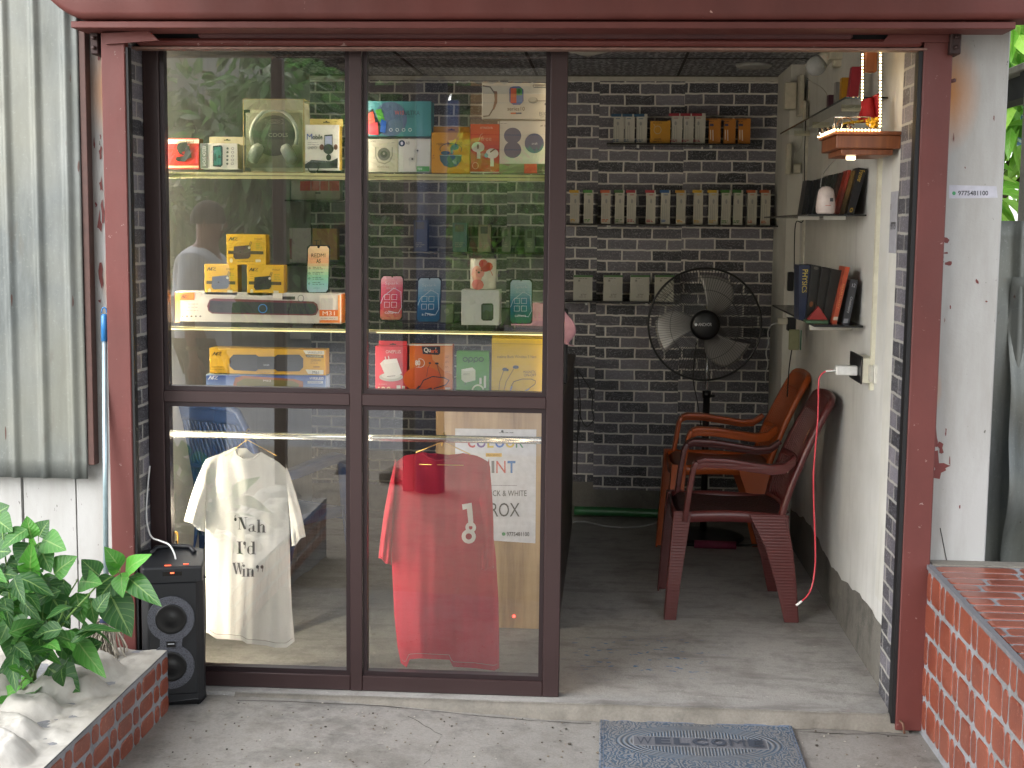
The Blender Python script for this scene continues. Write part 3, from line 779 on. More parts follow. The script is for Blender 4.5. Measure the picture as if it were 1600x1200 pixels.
# ---- pepper plant
pp = thing('pepper_plant', 'leafy green pepper plant growing in the brick planter at lower left', 'plant', (-1.62, -.80, .12))
root = at(52, 1078, Z=.15)
L_ = Leaves()
def lf(bx, by, tx, ty, w, dp=0.0, young=0.0, Y=-.62, face=None, fold=.22):
    B = at(bx, by, Y=Y); T = at(tx, ty, Y=Y - dp)
    wm = w / 2200 * (Y - CAM.y) * 1.58
    n = Vector(face or (random.uniform(-.35, .35), -1, .55))
    L_.leaf(B, T, wm, n, droop=.10, fold=fold, young=young)
main = [(188, 888, 163, 854, 23, .02, .35), (196, 893, 237, 866, 22, .05, .6), (200, 902, 253, 948, 26, .08, 0), (190, 895, 192, 934, 24, .06, .5), (185, 893, 166, 880, 15, .03, .5),
        (181, 902, 150, 940, 30, .02, 0), (173, 929, 206, 996, 40, .05, 0), (124, 908, 160, 912, 28, .05, .3), (155, 900, 127, 874, 27, .0, 0), (84, 896, 121, 869, 30, .0, 0),
        (49, 905, 50, 846, 28, .05, .45), (52, 905, 9, 946, 28, .06, .3), (64, 905, 109, 976, 42, .06, 0), (69, 934, 66, 999, 30, .05, 0), (85, 940, 110, 983, 28, .03, 0),
        (119, 926, 131, 976, 26, .02, 0), (141, 934, 149, 977, 26, .02, 0), (49, 842, 42, 806, 24, .0, .4), (60, 838, 77, 812, 26, .0, 0), (67, 842, 104, 860, 30, .05, .3),
        (42, 826, 2, 858, 24, .05, 0), (46, 848, 28, 884, 30, .03, 0), (60, 848, 80, 895, 32, .04, 0), (-6, 802, 15, 790, 22, 0, 0), (-8, 810, 20, 831, 28, .02, 0),
        (-12, 862, 18, 862, 30, .03, 0), (-8, 896, 30, 900, 24, .04, 0), (30, 944, -6, 1012, 44, .08, 0), (27, 984, 12, 1032, 34, .05, 0), (62, 1010, 36, 1050, 42, .06, 0),
        (95, 996, 134, 1042, 28, .05, 0), (121, 1001, 166, 1060, 26, .07, .35), (75, 1042, 125, 1081, 50, .08, 0), (136, 1014, 160, 1004, 24, .0, 0), (58, 1078, 45, 1095, 20, .09, .5),
        (26, 1092, 45, 1152, 30, .10, .25), (22, 1086, 4, 1112, 24, .08, .4), (42, 1096, 58, 1132, 20, .08, 0), (12, 1090, 34, 1072, 18, .1, .6), (36, 1074, 52, 1060, 16, .1, .7),
        (-2, 1058, 4, 1092, 20, .06, 0), (-8, 1138, 7, 1170, 22, .1, 0), (14, 1032, 32, 1062, 26, .04, 0), (0, 930, 12, 905, 22, .0, 0), (52, 890, 48, 860, 14, .07, .8), (58, 858, 48, 832, 12, .04, .9),
        (100, 905, 92, 940, 30, .0, 0), (82, 985, 95, 1018, 28, .02, .2), (40, 1000, 20, 962, 26, .0, 0), (150, 955, 172, 925, 20, -.02, 0), (5, 960, 30, 925, 26, .0, 0), (60, 985, 84, 960, 30, .0, 0),
        (-10, 975, 12, 1000, 30, .02, 0), (30, 880, 8, 892, 26, 0, 0), (105, 985, 120, 1010, 24, .0, 0), (-8, 840, 16, 850, 24, 0, 0), (88, 900, 70, 930, 26, 0, .2)]
for m_ in main:
    bx, by, tx, ty, w, dp, yg = m_; yg = max(yg, random.choice((0, 0, .08, .15, .22))); lf(bx, by, tx, ty, w, dp, yg, Y=-.62 + random.uniform(-.10, .05) if bx < 170 else -.56)
rl = random.Random(8)
for i in range(270):       # inner and outer leaves filling the bush
    c = Vector((rl.uniform(-2.0, -1.40), rl.uniform(-.98, -.66) - .0, rl.uniform(.26, .70)))
    if c.z > .74 - (c.x + 2.0) * .42 or c.z < .30 + max(0, c.x + 1.52) * .9: continue
    if c.x > -1.62 and c.y < -.80: continue
    a = rl.uniform(0, 2 * pi); Lf = rl.uniform(.08, .14); d = Vector((cos(a), sin(a) * .6, rl.uniform(-.9, .2))).normalized() * Lf
    L_.leaf(c, c + d, Lf * rl.uniform(.42, .55), (rl.uniform(-.5, .5), rl.uniform(-1, .2), .7), droop=.12, young=rl.choice((0, 0, 0, .3)))
L_.build('foliage', LEAFM, pp)
b = MB(); STEM = mat('5d7f38', .5, 0, .15)
for tgt, mid in (((188, 892), (110, 960)), ((52, 905), (58, 1000)), ((50, 842), (54, 930)), ((0, 800), (20, 980)), ((28, 1086), (40, 1060)), ((122, 905), (95, 965)), ((85, 938), (70, 1000)), ((60, 1010), (56, 1045))):
    T = at(*tgt, Y=-.60); Mi = at(*mid, Y=-.72)
    pts = [root + Vector((random.uniform(-.02, .02), random.uniform(-.02, .02), 0)), root.lerp(Mi, .5) + Vector((0, 0, .04)), Mi, Mi.lerp(T, .5) + Vector((0, 0, .015)), T]
    b.tube(pts, [.005, .0042, .0034, .0026, .0016], STEM, 7)
for m_ in main[::2]:
    T = at(m_[0], m_[1], Y=-.62); b.tube([T + Vector((random.uniform(-.02, .02), .02, -.02)), T], .0012, STEM, 5)
b.build('stem', pp)

# ---- mop leaning against the post
mp = thing('mop', 'string mop with a silver handle and blue cap standing by the left rail', 'mop', at(168, 1000, Y=-.16))
T = at(163, 492, Y=-.12); B_ = at(166, 945, Y=-.27)
b = MB(); b.tube([B_, T], .0082, mat('9fb3ba', .3, .6), 14); b.build('handle', mp)
b = MB(); d = (T - B_).normalized(); b.tube([T - d * .085, T - d * .005, T + d * .002], [.0105, .0105, .008], mat('2a6fa8', .3), 14)
pts = [T + Vector((.0085 * cos(a), 0, .006 + .018 * max(0, sin(a)))) for a in [pi * i / 10 for i in range(11)]]; b.tube(pts, .0022, mat('2a6fa8', .3), 6); b.build('hanging_cap', mp)
b = MB(); b.tube([B_ - d * .055, B_ + d * .0, B_ + d * .012], [.022, .017, .009], mat('3f4467', .6, 0, .2, 120), 14)
for k in range(2): b.tube([B_ - d * (.015 + .02 * k), B_ - d * (.022 + .02 * k)], .0215 if k else .0195, mat('c2bdb2', .8), 14)
b.build('clamp', mp)
b = MB(); rs = random.Random(4); STR = [mat('aaa294', .95, 0, .25, 60), mat('8b8376', .95, 0, .25, 60), mat('6f675c', .95, 0, .25, 60)]
for i in range(95):
    a = rs.uniform(0, 2 * pi); r_ = rs.uniform(.004, .018); p0 = B_ - d * .04 + Vector((r_ * cos(a), r_ * .6 * sin(a), 0))
    sx = rs.uniform(-1, 1); ex = sx * rs.uniform(.03, .085) - .012 ; ln = rs.uniform(.08, .155)
    pts = []
    for k in range(7):
        t = k / 6; pts.append(p0 + Vector((ex * t ** .8 + .005 * sin(t * 9 + i), -.03 * t + .02 * cos(a) * t, -ln * t + .01 * sin(t * 3) * (1 - t) + .002 * sin(t * 14 + i))))
    b.tube(pts, .0026, rs.choice(STR), 5)
b.build('strings', mp)

# ---- party speaker
spk = thing('party_speaker', 'black upright party speaker with grey figure-eight ring standing outside the window', 'speaker', (-1.335, -.115, 0))
SB = mat('15171b', .42, 0, .08, 60); SB2 = mat('14161a', .45, 0, .1, 60); SG = NB('speaker_ring'); 
_v = SG.n('TexVoronoi', Vector=SG.n('Mapping', Vector=SG.pos(), Scale=(300, 300, 300)).outputs[0], Scale=1.0).outputs['Distance']
SG.set(Base_Color=SG.ramp(_v, [(.2, '1d1e22'), (.5, '4d4f57')]), Roughness=.5); SG = SG.m
sx0, sx1 = -1.435, -1.237; sy = -.190; sb = -.012; stp = .435
b = MB(); b.box(sx0, sx1, sy, -.045, sb, stp, SB, .022); b.build('cabinet', spk, bevel=.006)
fy = sy - .0006
def spx(px, py, h=0): return at(px, py, Y=sy - h)
b = MB(); cx = (sx0 + sx1) / 2
b.box(sx0 + .02, sx1 - .02, sy - .004, sy + .01, .03, .405, SB2, .012); b.build('front_grille', spk)
U_ = at(263, 966, Y=sy); D_ = at(262, 1040, Y=sy); U_.x = cx - .006; D_.x = cx - .008; ro, ri = .074, .044
b = MB()
n = 64; outer = []
def fig(cU, cD, r, neck):
    pts = []
    for i in range(-1, 22):
        a = radians(-48 + i * (276 / 20)); pts.append((cU.x + r * cos(a), cU.z + r * sin(a)))
    for i in range(-1, 22):
        a = radians(132 + i * (276 / 20)); pts.append((cD.x + r * cos(a), cD.z + r * sin(a)))
    return pts
O8 = fig(U_, D_, ro, 0)
b.add([(x, sy - .011, z) for x, z in O8] + [(x, sy - .003, z) for x, z in O8], [tuple(range(len(O8)))] + [(i, (i + 1) % len(O8), (i + 1) % len(O8) + len(O8), i + len(O8)) for i in range(len(O8))], SG)
b.build('ring_light', spk)
for c in (U_, D_):
    b = MB(); b.lathe([(0.0, -.014), (.012, -.0145), (.018, -.0125), (.038, -.0118), (.046, -.0135), (.049, -.0125), (.0495, -.010)], mat('0b0c0e', .3), (c.x, sy, c.z), 40, 'y'); b.build('woofer', spk)
b = MB(); c = at(261, 1005, Y=sy); c.x = cx - .007; b.box(c.x - .014, c.x + .014, sy - .0145, sy - .011, c.z - .009, c.z + .009, mat('0a0a0a', .3)); b.box(c.x - .010, c.x + .010, sy - .0155, sy - .0145, c.z + .001, c.z + .003, mat('c9ccd0', .3)); b.build('badge', spk)
b = MB()     # top deck: slanted control panel and carry handle rim
zt0, zt1 = stp + .004, stp + .040
prof = [(sx0 + .006, sy - .006), (sx1 - .006, sy - .006), (sx1 + .004, sy + .05), (sx1 + .002, -.055), (sx1 - .03, -.042), (sx0 + .03, -.042), (sx0 - .002, -.055), (sx0 - .004, sy + .05)]
def zt(y): return zt0 + .016 + (y - sy) / (.155) * .03
vs = [(x, y, stp - .03) for x, y in prof] + [(x, y, zt(y)) for x, y in prof]
fs = [tuple(range(8, 16))] + [(i, (i + 1) % 8, (i + 1) % 8 + 8, i + 8) for i in range(8)]
b.add(vs, fs, SB); b.build('top_deck', spk, bevel=.006)
b = MB()
pts = [(sx0 + .03, sy + .095), (sx0 + .045, -.052), ((sx0 + sx1) / 2, -.044), (sx1 - .045, -.052), (sx1 - .03, sy + .095)]
b.tube([(x, y, zt(y) + .006) for x, y in pts], .0075, SB, 10); b.build('carry_handle', spk)
b = MB(); EM = mat('ff5a36', .4, emit=1.2)
for px, py, w in ((253, 876, 10), (281, 876, 8)):
    c = at(px, py, Z=zt(-.1)); b = MB(); b.box(c.x + .068 - w / 1000, c.x + .068 + w / 1000, c.y - .0015, c.y + .0015, zt(c.y) + .0005, zt(c.y) + .002, EM); b.build('indicator', spk)
b = MB(); c = at(258, 896, Y=sy - .008); c.x = cx; b.box(c.x - .006, c.x + .006, sy - .0075, sy - .0062, c.z - .001, c.z + .003, EM); b.build('indicator', spk)
b = MB(); c = at(258, 896, Y=sy); c.x = cx; b.box(c.x - .03, c.x + .03, sy - .0066, sy - .0055, c.z - .006, c.z + .007, mat('08090a', .2)); b.build('display', spk)
spk.rotation_euler = (0, 0, radians(16)); spk.location.x -= .068
# charging cables
c0 = at(276, 885, Y=-.13)
cabw = mat('d8d8d6', .4)
b = MB(); pts = [at(234, 728, Y=-.03), at(230, 770, Y=-.035), at(229, 812, Y=-.05), at(236, 838, Y=-.08), at(250, 845, Y=-.10), at(264, 851, Y=-.12), at(272, 864, Y=-.13), at(275, 876, Y=-.13)]
def smooth(pts, n=6):
    pts = [Vector(p) for p in pts]; out = []
    for i in range(len(pts) - 1):
        p0 = pts[max(i - 1, 0)]; p1 = pts[i]; p2 = pts[i + 1]; p3 = pts[min(i + 2, len(pts) - 1)]
        for k in range(n):
            t = k / n
            out.append(.5 * ((2 * p1) + (-p0 + p2) * t + (2 * p0 - 5 * p1 + 4 * p2 - p3) * t * t + (-p0 + 3 * p1 - 3 * p2 + p3) * t ** 3))
    out.append(pts[-1]); return out
b.tube(smooth(pts), .0028, cabw, 8); b.tube([at(275, 874, Y=-.13), at(276, 886, Y=-.13)], .006, cabw, 8)
tag(b.build('charging_cable'), 'white charging cable plugged into the top of the black speaker', 'cable')
b = MB(); b.tube(smooth([at(274, 850, Y=.07), at(271, 838, Y=.07), at(275, 831, Y=.07), at(278, 838, Y=.07), at(277, 850, Y=.07)]), .003, mat('d9a63a', .4), 8)
b.tube([at(275, 845, Y=.07), at(275, 858, Y=.07)], .006, BLACKR, 8); tag(b.build('adapter_cable'), 'short yellow cable end behind the glass above the speaker', 'cable')

# ---- doormat
MZ = -.0485
mm = NB('doormat_rubber'); sp = mm.n('SeparateXYZ', Vector=mm.pos()).outputs
mc = Vector((.302, -.255))
X_ = mm.math('DIVIDE', mm.math('SUBTRACT', sp[0], mc.x), .262); Y_ = mm.math('DIVIDE', mm.math('SUBTRACT', sp[1], mc.y), .150)
e = mm.math('SQRT', mm.math('ADD', mm.math('MULTIPLY', X_, X_), mm.math('MULTIPLY', Y_, Y_)))
stripes = mm.math('MULTIPLY_ADD', mm.math('SINE', mm.math('MULTIPLY', sp[0], 620)), .5, .5)
rings = mm.math('MULTIPLY_ADD', mm.math('SINE', mm.math('MULTIPLY', e, 95)), .5, .5)
inside = mm.ramp(e, [(.70, (1, 1, 1)), (.72, (0, 0, 0))]); ringz = mm.ramp(e, [(.985, (1, 1, 1)), (1.0, (0, 0, 0))])
scr = mm.n('TexWave', {'wave_type': 'BANDS'}, Vector=mm.pos(), Scale=20, Distortion=16, Detail=2, Detail_Scale=1.5).outputs['Fac']
scr2 = mm.ramp(scr, [(.35, (0, 0, 0)), (.6, (1, 1, 1))])
hh = mm.mix(ringz, scr2, mm.mix(inside, rings, stripes))
wear = mm.noise(mm.pos(), 11, 4, .6)
cc = mm.mix(hh, mm.mix(wear, '3a4857', '456078'), mm.mix(wear, '828386', '74787e'))
cc = mm.mix(mm.ramp(mm.noise(mm.pos(), 4, 4, .6), [(.4, (0, 0, 0)), (.7, (.6, .6, .6))]), cc, '6c665e')
mm.set(Base_Color=cc, Roughness=.75); mm.bump(hh, .7, .004)
dm = thing('doormat', 'worn blue rubber doormat with a WELCOME relief in front of the door', 'doormat', (.3, -.25, MZ))
b = MB(); b.box(-.008, .612, -.50, -.068, MZ - .004, MZ + .006, mm.m, .002); b.build('rubber_pad', dm)
b = MB()
for k, o in enumerate((.006, .014)): 
    x0, x1, y0, y1 = -.008 + o, .612 - o, -.5 + o, -.068 - o
    b.tube([(x0, y0, MZ + .006), (x1, y0, MZ + .006), (x1, y1, MZ + .006), (x0, y1, MZ + .006)], .0016, mat('5c6a80', .7), 5, closed=True)
b.build('rib_border', dm)
cv = Canvas(fn=lambda x, y, h: Vector((x, y, MZ + .0062 + h)), step=.0006)
cv.rough = .8
cv.rect(.095, -.298, .515, -.214, '85878b'); cv.rect(.100, -.293, .510, -.219, '63656c')
for i, ch in enumerate('WELCOME'):
    xa = .108 + i * .0575; cv.text(ch, xa, -.226, xa + .048, -.286, '3d4450', .05)
cv.build('lettering', dm)

# ------------------------------------------------------------------ window display shelves
LEDC = mat('ffe6a0', .5, emit=0.9)
PROFM = mat('d6cf9a', .35, .1, .04, 20)
SHG = NB('shelf_glass'); SHG.t.nodes.remove(SHG.b)
_tr = SHG.n('BsdfTransparent', Color=(.80, .88, .84, 1)); _gl = SHG.n('BsdfGlossy', Color=(1, 1, 1, 1), Roughness=.02); _fr = SHG.n('Fresnel', IOR=1.5)
_mx = SHG.n('MixShader', in0=_fr.outputs[0], in1=_tr.outputs[0], in2=_gl.outputs[0]); SHG.t.links.new(_mx.outputs[0], SHG.out.inputs['Surface'])
ds = thing('display_shelving', 'three glass display shelves with lit cream edge profiles behind the shop window', 'shelving', (-.83, .2, .97))
ZS = [at(560, 268, Y=.08).z, at(560, 507, Y=.08).z, .975]
ZS = [1.716, 1.2085, .962]
for i, (z, hh_) in enumerate(((ZS[0], .021), (ZS[1], .009), (ZS[2], .009))):
    for x0, x1 in ((-1.505, -.835), (-.815, -.165)):
        b = MB(); b.box(x0, x1, .066, .34, z - .007, z, SHG.m); b.build('glass_shelf', ds)
        b = MB(); b.box(x0 + (.045 if i < 2 and x0 < -1 else .01), x1, .058, .0655, z - hh_, z - .001, PROFM, .001)
        if i == 0: b.box(x0 + .045, x1, .055, .058, z - .0115, z - .0095, mat('5d5a40', .5))
        b.build('edge_profile', ds)
        b = MB(); b.box(x0 + .05, x1 - .01, .070, .076, z - .0125, z - .0085, LEDC); b.build('led_tape', ds)
for x in (-.828,):
    b = MB(); b.box(x - .006, x + .006, .19, .215, .9, 2.33, mat('8f8d84', .4, .6)); b.build('upright', ds)
# warm led tape behind the left stile
LEDW = mat('fff0dc', .5, emit=8)
b = MB(); b.box(-1.512, -1.507, .058, .068, .06, 2.25, mat('fff0d6', .5, emit=75)); tag(b.build('led_strip'), 'warm led strip running up behind the left window stile', 'led strip')
b = MB(); b.box(-.846, -.842, .056, .062, .06, 2.25, LEDW); b.box(-.803, -.799, .056, .062, .06, 2.25, LEDW); b.box(-.841, -.804, .0565, .058, .06, 2.25, FRAMED); tag(b.build('led_strip'), 'warm led profile running up behind the window mullion', 'led strip')
b = MB(); b.box(-.197, -.193, .058, .062, .06, 2.25, mat('ffe2b8', .5, emit=5)); tag(b.build('led_strip'), 'warm led strip running up behind the right window stile', 'led strip')

YF = .092      # front faces of goods
def product(name, label, cat, rect, col, draw=None, Y=YF, t=.05, side=None, flap=None, group=None, x0off=0, hole=False):
    """a carton seen square on: rect in photograph units on plane Y"""
    x0, y0, x1, y1 = rect
    a = at(x0, y1, Y=Y); c = at(x1, y0, Y=Y); a2 = at(x0, y0, Y=Y); c2 = at(x1, y1, Y=Y)
    xa = (a.x + a2.x) / 2; xb = (c.x + c2.x) / 2; za = (a.z + c2.z) / 2; zb = (c.z + a2.z) / 2
    m = mat(col, .38, var=.03); b = MB()
    b.box(xa, xb, Y, Y + t, za, zb, m, .0012)
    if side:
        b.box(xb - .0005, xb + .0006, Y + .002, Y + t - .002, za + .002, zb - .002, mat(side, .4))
    o = b.build(name); tag(o, label, cat, group)
    cv = Canvas(Y=Y)
    if draw: draw(cv, x0, y0, x1, y1)
    if cv.mb.v: cv.build('printed_front', o)
    if flap:
        fb = MB(); f0 = at(flap[0], flap[3], Y=Y + t * .6); f1 = at(flap[2], flap[1], Y=Y + t * .6)
        fb.box(f0.x, f1.x, Y + t * .6, Y + t * .6 + .0012, zb - .004, f1.z, mat(flap[4] if len(flap) > 4 else col, .4))
        k = at((flap[0] + flap[2]) / 2, flap[1] + 5, Y=Y + t * .6); kw = .011
        fb.box(k.x - kw, k.x + kw, Y + t * .6 - .0006, Y + t * .6 - .0001, k.z - .0016, k.z + .0016, mat('2a2620', .8)); fb.box(k.x - .003, k.x + .003, Y + t * .6 - .0006, Y + t * .6 - .0001, k.z + .0016, k.z + .004, mat('2a2620', .8))
        fb.build('hanging_tab', o)
    return o

# --- top shelf, left pane
def d(c, x0, y0, x1, y1):
    c.rect(x0, y0 + 2, x1, y0 + 8, 'e8d9c0'); c.text('Oontua Stand', x0 + 8, y0 + 2.6, x1 - 8, y0 + 7.4, '5a2a20')
    c.text('TECHNOLOGY', x0 + 14, y0 + 10, x1 - 14, y0 + 12, 'f0c8b0'); c.rect(x0, y1 - 5, x1, y1 - 2, 'e8c89a')
    c.poly([(278, 224), (292, 222), (296, 234), (284, 238), (290, 244), (280, 240), (276, 232)], '22201f'); c.poly([(290, 230), (296, 228), (300, 246), (286, 252), (274, 250), (276, 245), (288, 244)], '2b2826')
    c.ell(284, 250, 8, 2.5, '1b1b1d')
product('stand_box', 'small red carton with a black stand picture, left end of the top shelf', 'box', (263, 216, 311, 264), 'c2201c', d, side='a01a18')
def d(c, x0, y0, x1, y1):
    c.rect(x0, y0, x0 + 12, y1 - 1, '6d6f6b'); c.text('PHONE HOLDER', x0 + 3.5, y0 + 4, x0 + 9, y1 - 5, 'e8e8e6', vert=True)
    c.poly([(333, 228), (346, 227), (348, 230), (348, 258), (345, 261), (333, 260)], '19383a'); c.poly([(335, 230), (345, 230), (346, 257), (335, 258)], '2f7a72')
    c.ell(343, 247, 2.2, 5, '173a3c', a0=180, a1=360); c.ell(337, 246, 1.6, 6, '1d4d4a')
    for j in range(5):
        c.ell(356, 232 + j * 6, 1.8, 1.8, '5c5f60'); c.ring(364, 232 + j * 6, 2, 1.6, .7, '6a6d6e'); 
product('holder_box', 'white carton with a teal phone picture and grey spine, beside the red stand carton', 'box', (313, 224, 371, 264), 'dcdad2', d, side='b9ad84', flap=(327, 214, 383, 226, 'c9bd96'), t=.06)
# clear headphone box
hb = tag(MB().box(at(381, 264, Y=YF).x, at(475, 264, Y=YF).x, YF + .088, YF + .09, ZS[0] + .001, at(381, 156, Y=YF).z, mat('c9c2a4', .5, var=.1)).build('headphone_box'), 'big clear gift box with white headphones inside on the top shelf', 'box')
XA, XB, ZA, ZB = at(381, 264, Y=YF).x, at(475, 264, Y=YF).x, ZS[0] + .001, at(381, 154, Y=YF).z
b = MB(); gm = mat('a8925c', .4, .2, .1, 30); e_ = .003
for x in (XA, XB):
    b.box(x - e_ / 2, x + e_ / 2, YF, YF + .003, ZA, ZB, gm); b.box(x - e_ / 2, x + e_ / 2, YF + .0035, YF + .088, ZB - .003, ZB, gm)
b.box(XA + .002, XB - .002, YF, YF + .087, ZB - .0025, ZB - .0005, gm); b.box(XA + .002, XB - .002, YF, YF + .087, ZA, ZA + .002, gm)
b.box(XA + .002, XB - .002, YF - .0002, YF + .001, ZB - .036, ZB - .003, mat('989378', .5)); b.build('carton_edge', hb)
b = MB(); b.add([(XA, YF + .001, ZA), (XB, YF + .001, ZA), (XB, YF + .001, ZB), (XA, YF + .001, ZB)], [(0, 1, 2, 3)], SHG.m); b.build('clear_window', hb)
cv = Canvas(Y=YF + .087); cv.rect(384, 176, 472, 262, '9d9880'); cv.ell(428, 212, 33, 32, '5f5d50'); cv.rect(414, 186, 443, 194, '8d897a'); cv.ring(428, 190, 14, 4, .8, '2f2d28'); cv.text('HEADPHONE', 416, 188, 441, 192, '2d2b28'); cv.rect(396, 204, 460, 218, '4b4a42'); cv.text('COOLS', 420, 208, 450, 214, 'b9b49c'); cv.build('backing_card', hb)
WHP = mat('d9d7cc', .35); b = MB(); pts = []
for i in range(17):
    a = radians(-20 + 220 * i / 16); p = at(428 + 36 * cos(a), 212 - 41 * sin(a), Y=YF + .045); pts.append(p)
b.tube(pts, .006, WHP, 10); b.build('headband', hb)
for px, s_ in ((400, 1), (452, -1)):
    b = MB(); c = at(px, 240, Y=YF + .045); b.M = Matrix.Translation(c) @ Matrix.Rotation(radians(28 * s_), 4, 'Y'); b.lathe([(0, -.018), (.026, -.018), (.034, -.010), (.034, .004), (.03, .012), (0, .013)], WHP, (0, 0, 0), 26, 'x'); b.build('ear_cup', hb)
def d(c, x0, y0, x1, y1):
    c.text('M', x0 + 2.5, y0 + 14, x0 + 11, y0 + 23, '2b3f9a', .0); c.text('obile', x0 + 11.5, y0 + 15, x0 + 27, y0 + 23, '24262c', .02); c.lines(x0 + 4, y0 + 28, x0 + 24, 2, 3, '66686c', .6)
    for j in range(3): c.ring(x0 + 6 + j * 5, y0 + 36, 1.7, 1.7, .6, '55585c')
    c.poly([(x0 + 30, y0 + 16), (x0 + 43, y0 + 15), (x0 + 43, y0 + 35), (x0 + 30, y0 + 36)], '17181c'); c.poly([(x0 + 31, y0 + 18), (x0 + 42, y0 + 17.4), (x0 + 42, y0 + 34), (x0 + 31, y0 + 35)], '9fa6c8')
    c.ell(x0 + 36.5, y0 + 38, 8, 8, '26272b'); c.ell(x0 + 26, y0 + 35, 3.5, 4.5, '6a3b35'); c.ell(x0 + 48, y0 + 35, 3, 4.5, '6a3b35'); c.ell(x0 + 37, y0 + 51, 4, 5, '1d1d20')
    c.poly([(x0, y0 + 62), (x0 + 10, y0 + 55), (x0 + 40, y0 + 57), (x1 - 2, y0 + 52), (x1 - 2, y1 - 3), (x0, y1 - 3)], '2b2d31'); c.rect(x0 + 38, y0 + 60, x1 - 2, y1 - 6, '15161a'); c.ring(x0 + 13, y0 + 67, 8, 8, 1.6, '0e0f11'); c.lines(x0 + 2, y0 + 58, x1 - 6, 1, 3, '8a8d92', .8)
product('mount_box', 'white carton with yellow side showing a phone mount over a car dashboard', 'box', (477, 195, 530, 266), 'd9d8d0', d, side='c9a53a', flap=(484, 186, 536, 200, 'c2ae62'), t=.05)
# --- top shelf, right pane
def d(c, x0, y0, x1, y1):
    c.ell(610, 186, 26, 27, '5b6f8e'); c.poly([(574, 176), (582, 170), (600, 206), (590, 212), (576, 206)], '1f2530'); c.poly([(574, 178), (583, 174), (590, 207), (576, 209)], 'd9513f'); c.poly([(586, 172), (596, 170), (602, 190), (592, 190)], '57a545'); c.poly([(596, 186), (604, 190), (602, 208), (594, 206)], '2f62c0'); c.poly([(574, 195), (590, 191), (592, 211), (577, 210)], 'e2495a')
    c.text('W10', 617, 173, 631, 179.5, 'd9593d', .02); c.text('ULTRA', 632, 173, 656, 180, '3a5560', .02); c.lines(622, 183, 648, 1, 3, '456672', .6)
    for j in range(4): c.ring(611 + j * 10, 203, 2.3, 2.3, .8, 'd8e0e0')
product('watch_box', 'teal smartwatch carton lying on two smaller cartons at the left of the right pane', 'box', (572, 158, 674, 213), '4c8f96', d, t=.07)
def d(c, x0, y0, x1, y1):
    c.line([(587, 230), (587, 244), (591, 253), (601, 256), (609, 252), (613, 243), (613, 230)], 2, '8d8b80'); c.ell(600, 241, 10, 10, '6a6860'); c.ell(600, 241, 5.5, 5.5, '3c3b37'); c.ell(600, 240, 2, 2, '8f8d84'); c.text('POWER Bass', 590, 259, 608, 262.5, '5c5a50'); c.text('TITAN', x0 + 5, 220, x0 + 14, 222.5, '5a584e')
product('earbud_box', 'beige carton with a round silver charging case picture', 'box', (573, 217, 622, 269), 'b9b6a4', d)
def d(c, x0, y0, x1, y1):
    c.ell(628, 224, 5, 5, '1f2c5c'); c.ell(628, 224, 2, 2.8, 'd0d4e6'); c.text('A8', 634, 221, 640, 226, '6a6c72'); c.lines(612, 223, 620, 1, 2, '77797f', .6)
    for px, py in ((651, 236), (643, 249)): c.ell(px, py, 4.6, 3.6, 'bfc1c4'); c.ell(px + 1.5, py - .5, 1.5, 1.4, '3a3b3e'); c.line([(px - 2, py + 2), (px - 3, py + 10)], 2.2, 'c6c8cb')
    c.rect(651, 260, 671, 268, '4f9a45'); c.text('new', 653, 262, 660, 266, 'e6f2e0')
product('earbud_box', 'white carton with small white earbuds and a green corner flash', 'box', (622.5, 217, 673, 269), 'd2d3d2', d)
def d(c, x0, y0, x1, y1):
    c.text('realme Buds T100', x0 + 8, y0 + 15, x1 - 12, y0 + 20, '7a5318'); c.lines(x0 + 18, y0 + 26, x1 - 18, 1, 3, 'a97a2a', .5)
    c.ring(704.5, 233, 17, 9, 1, '3b4a48', 160, 385); c.poly([(687, 242), (722, 242), (720, 252), (713, 260), (704, 262), (694, 259), (688, 251)], '3d5f66'); c.line([(688, 243), (721, 243)], 1.2, '93b0ae')
    c.ell(711, 230, 6, 4.5, '486d78'); c.line([(706, 230), (706, 241)], 4, '486d78'); c.ell(696, 239, 7, 3, '3a5a64'); c.text('Z4', x0 + 2, y0 + 35, x0 + 5, y0 + 42, '9c5a1c', vert=True)
product('earbud_box', 'amber yellow carton with an open dark green earbud case picture', 'box', (674, 207, 734, 271), 'd99a1e', d, side='b97c14', flap=(677, 198, 734, 209, 'c98a1a'), t=.045)
def d(c, x0, y0, x1, y1):
    c.grad(x0, y0, x1, y1 - 1, ('d2402a', 'd8463a', 'b8204a', 'b81430', 'c41a24')); c.text('XYNOVA', x0 + 15, y0 + 4, x1 - 10, y0 + 7.5, 'e9c8bf', .02); c.line([(748, 220), (751, 211), (754, 209)], 1, 'e9a79a'); c.text('free', 752, 213, 768, 220, 'e39a8e')
    c.ell(747, 230, 10, 8, 'dcdcd8'); c.line([(748, 232), (748, 248)], 5.5, 'd6d6d3'); c.ell(747, 229, 1.6, 4, '3c3836'); c.ell(769, 240, 10, 8, 'e2e2df'); c.line([(769, 243), (769, 260)], 5.5, 'e0e0de'); c.ell(760, 243, 3, 3.6, '6a9cb8'); c.line([(766, 238), (773, 233)], 2, '574a3a')
    c.ring(743, 259, 4.5, 5, .8, 'e8a0a0'); c.lines(x0 + 22, y1 - 4, x1 - 3, 1, 3, 'f0b8b0', .6); c.rect(x0, y1 - 1.5, x1, y1, 'e0ddd6')
product('earbud_box', 'red carton with two white stem earbuds', 'box', (735, 194, 780, 270), 'c32822', d, t=.045)
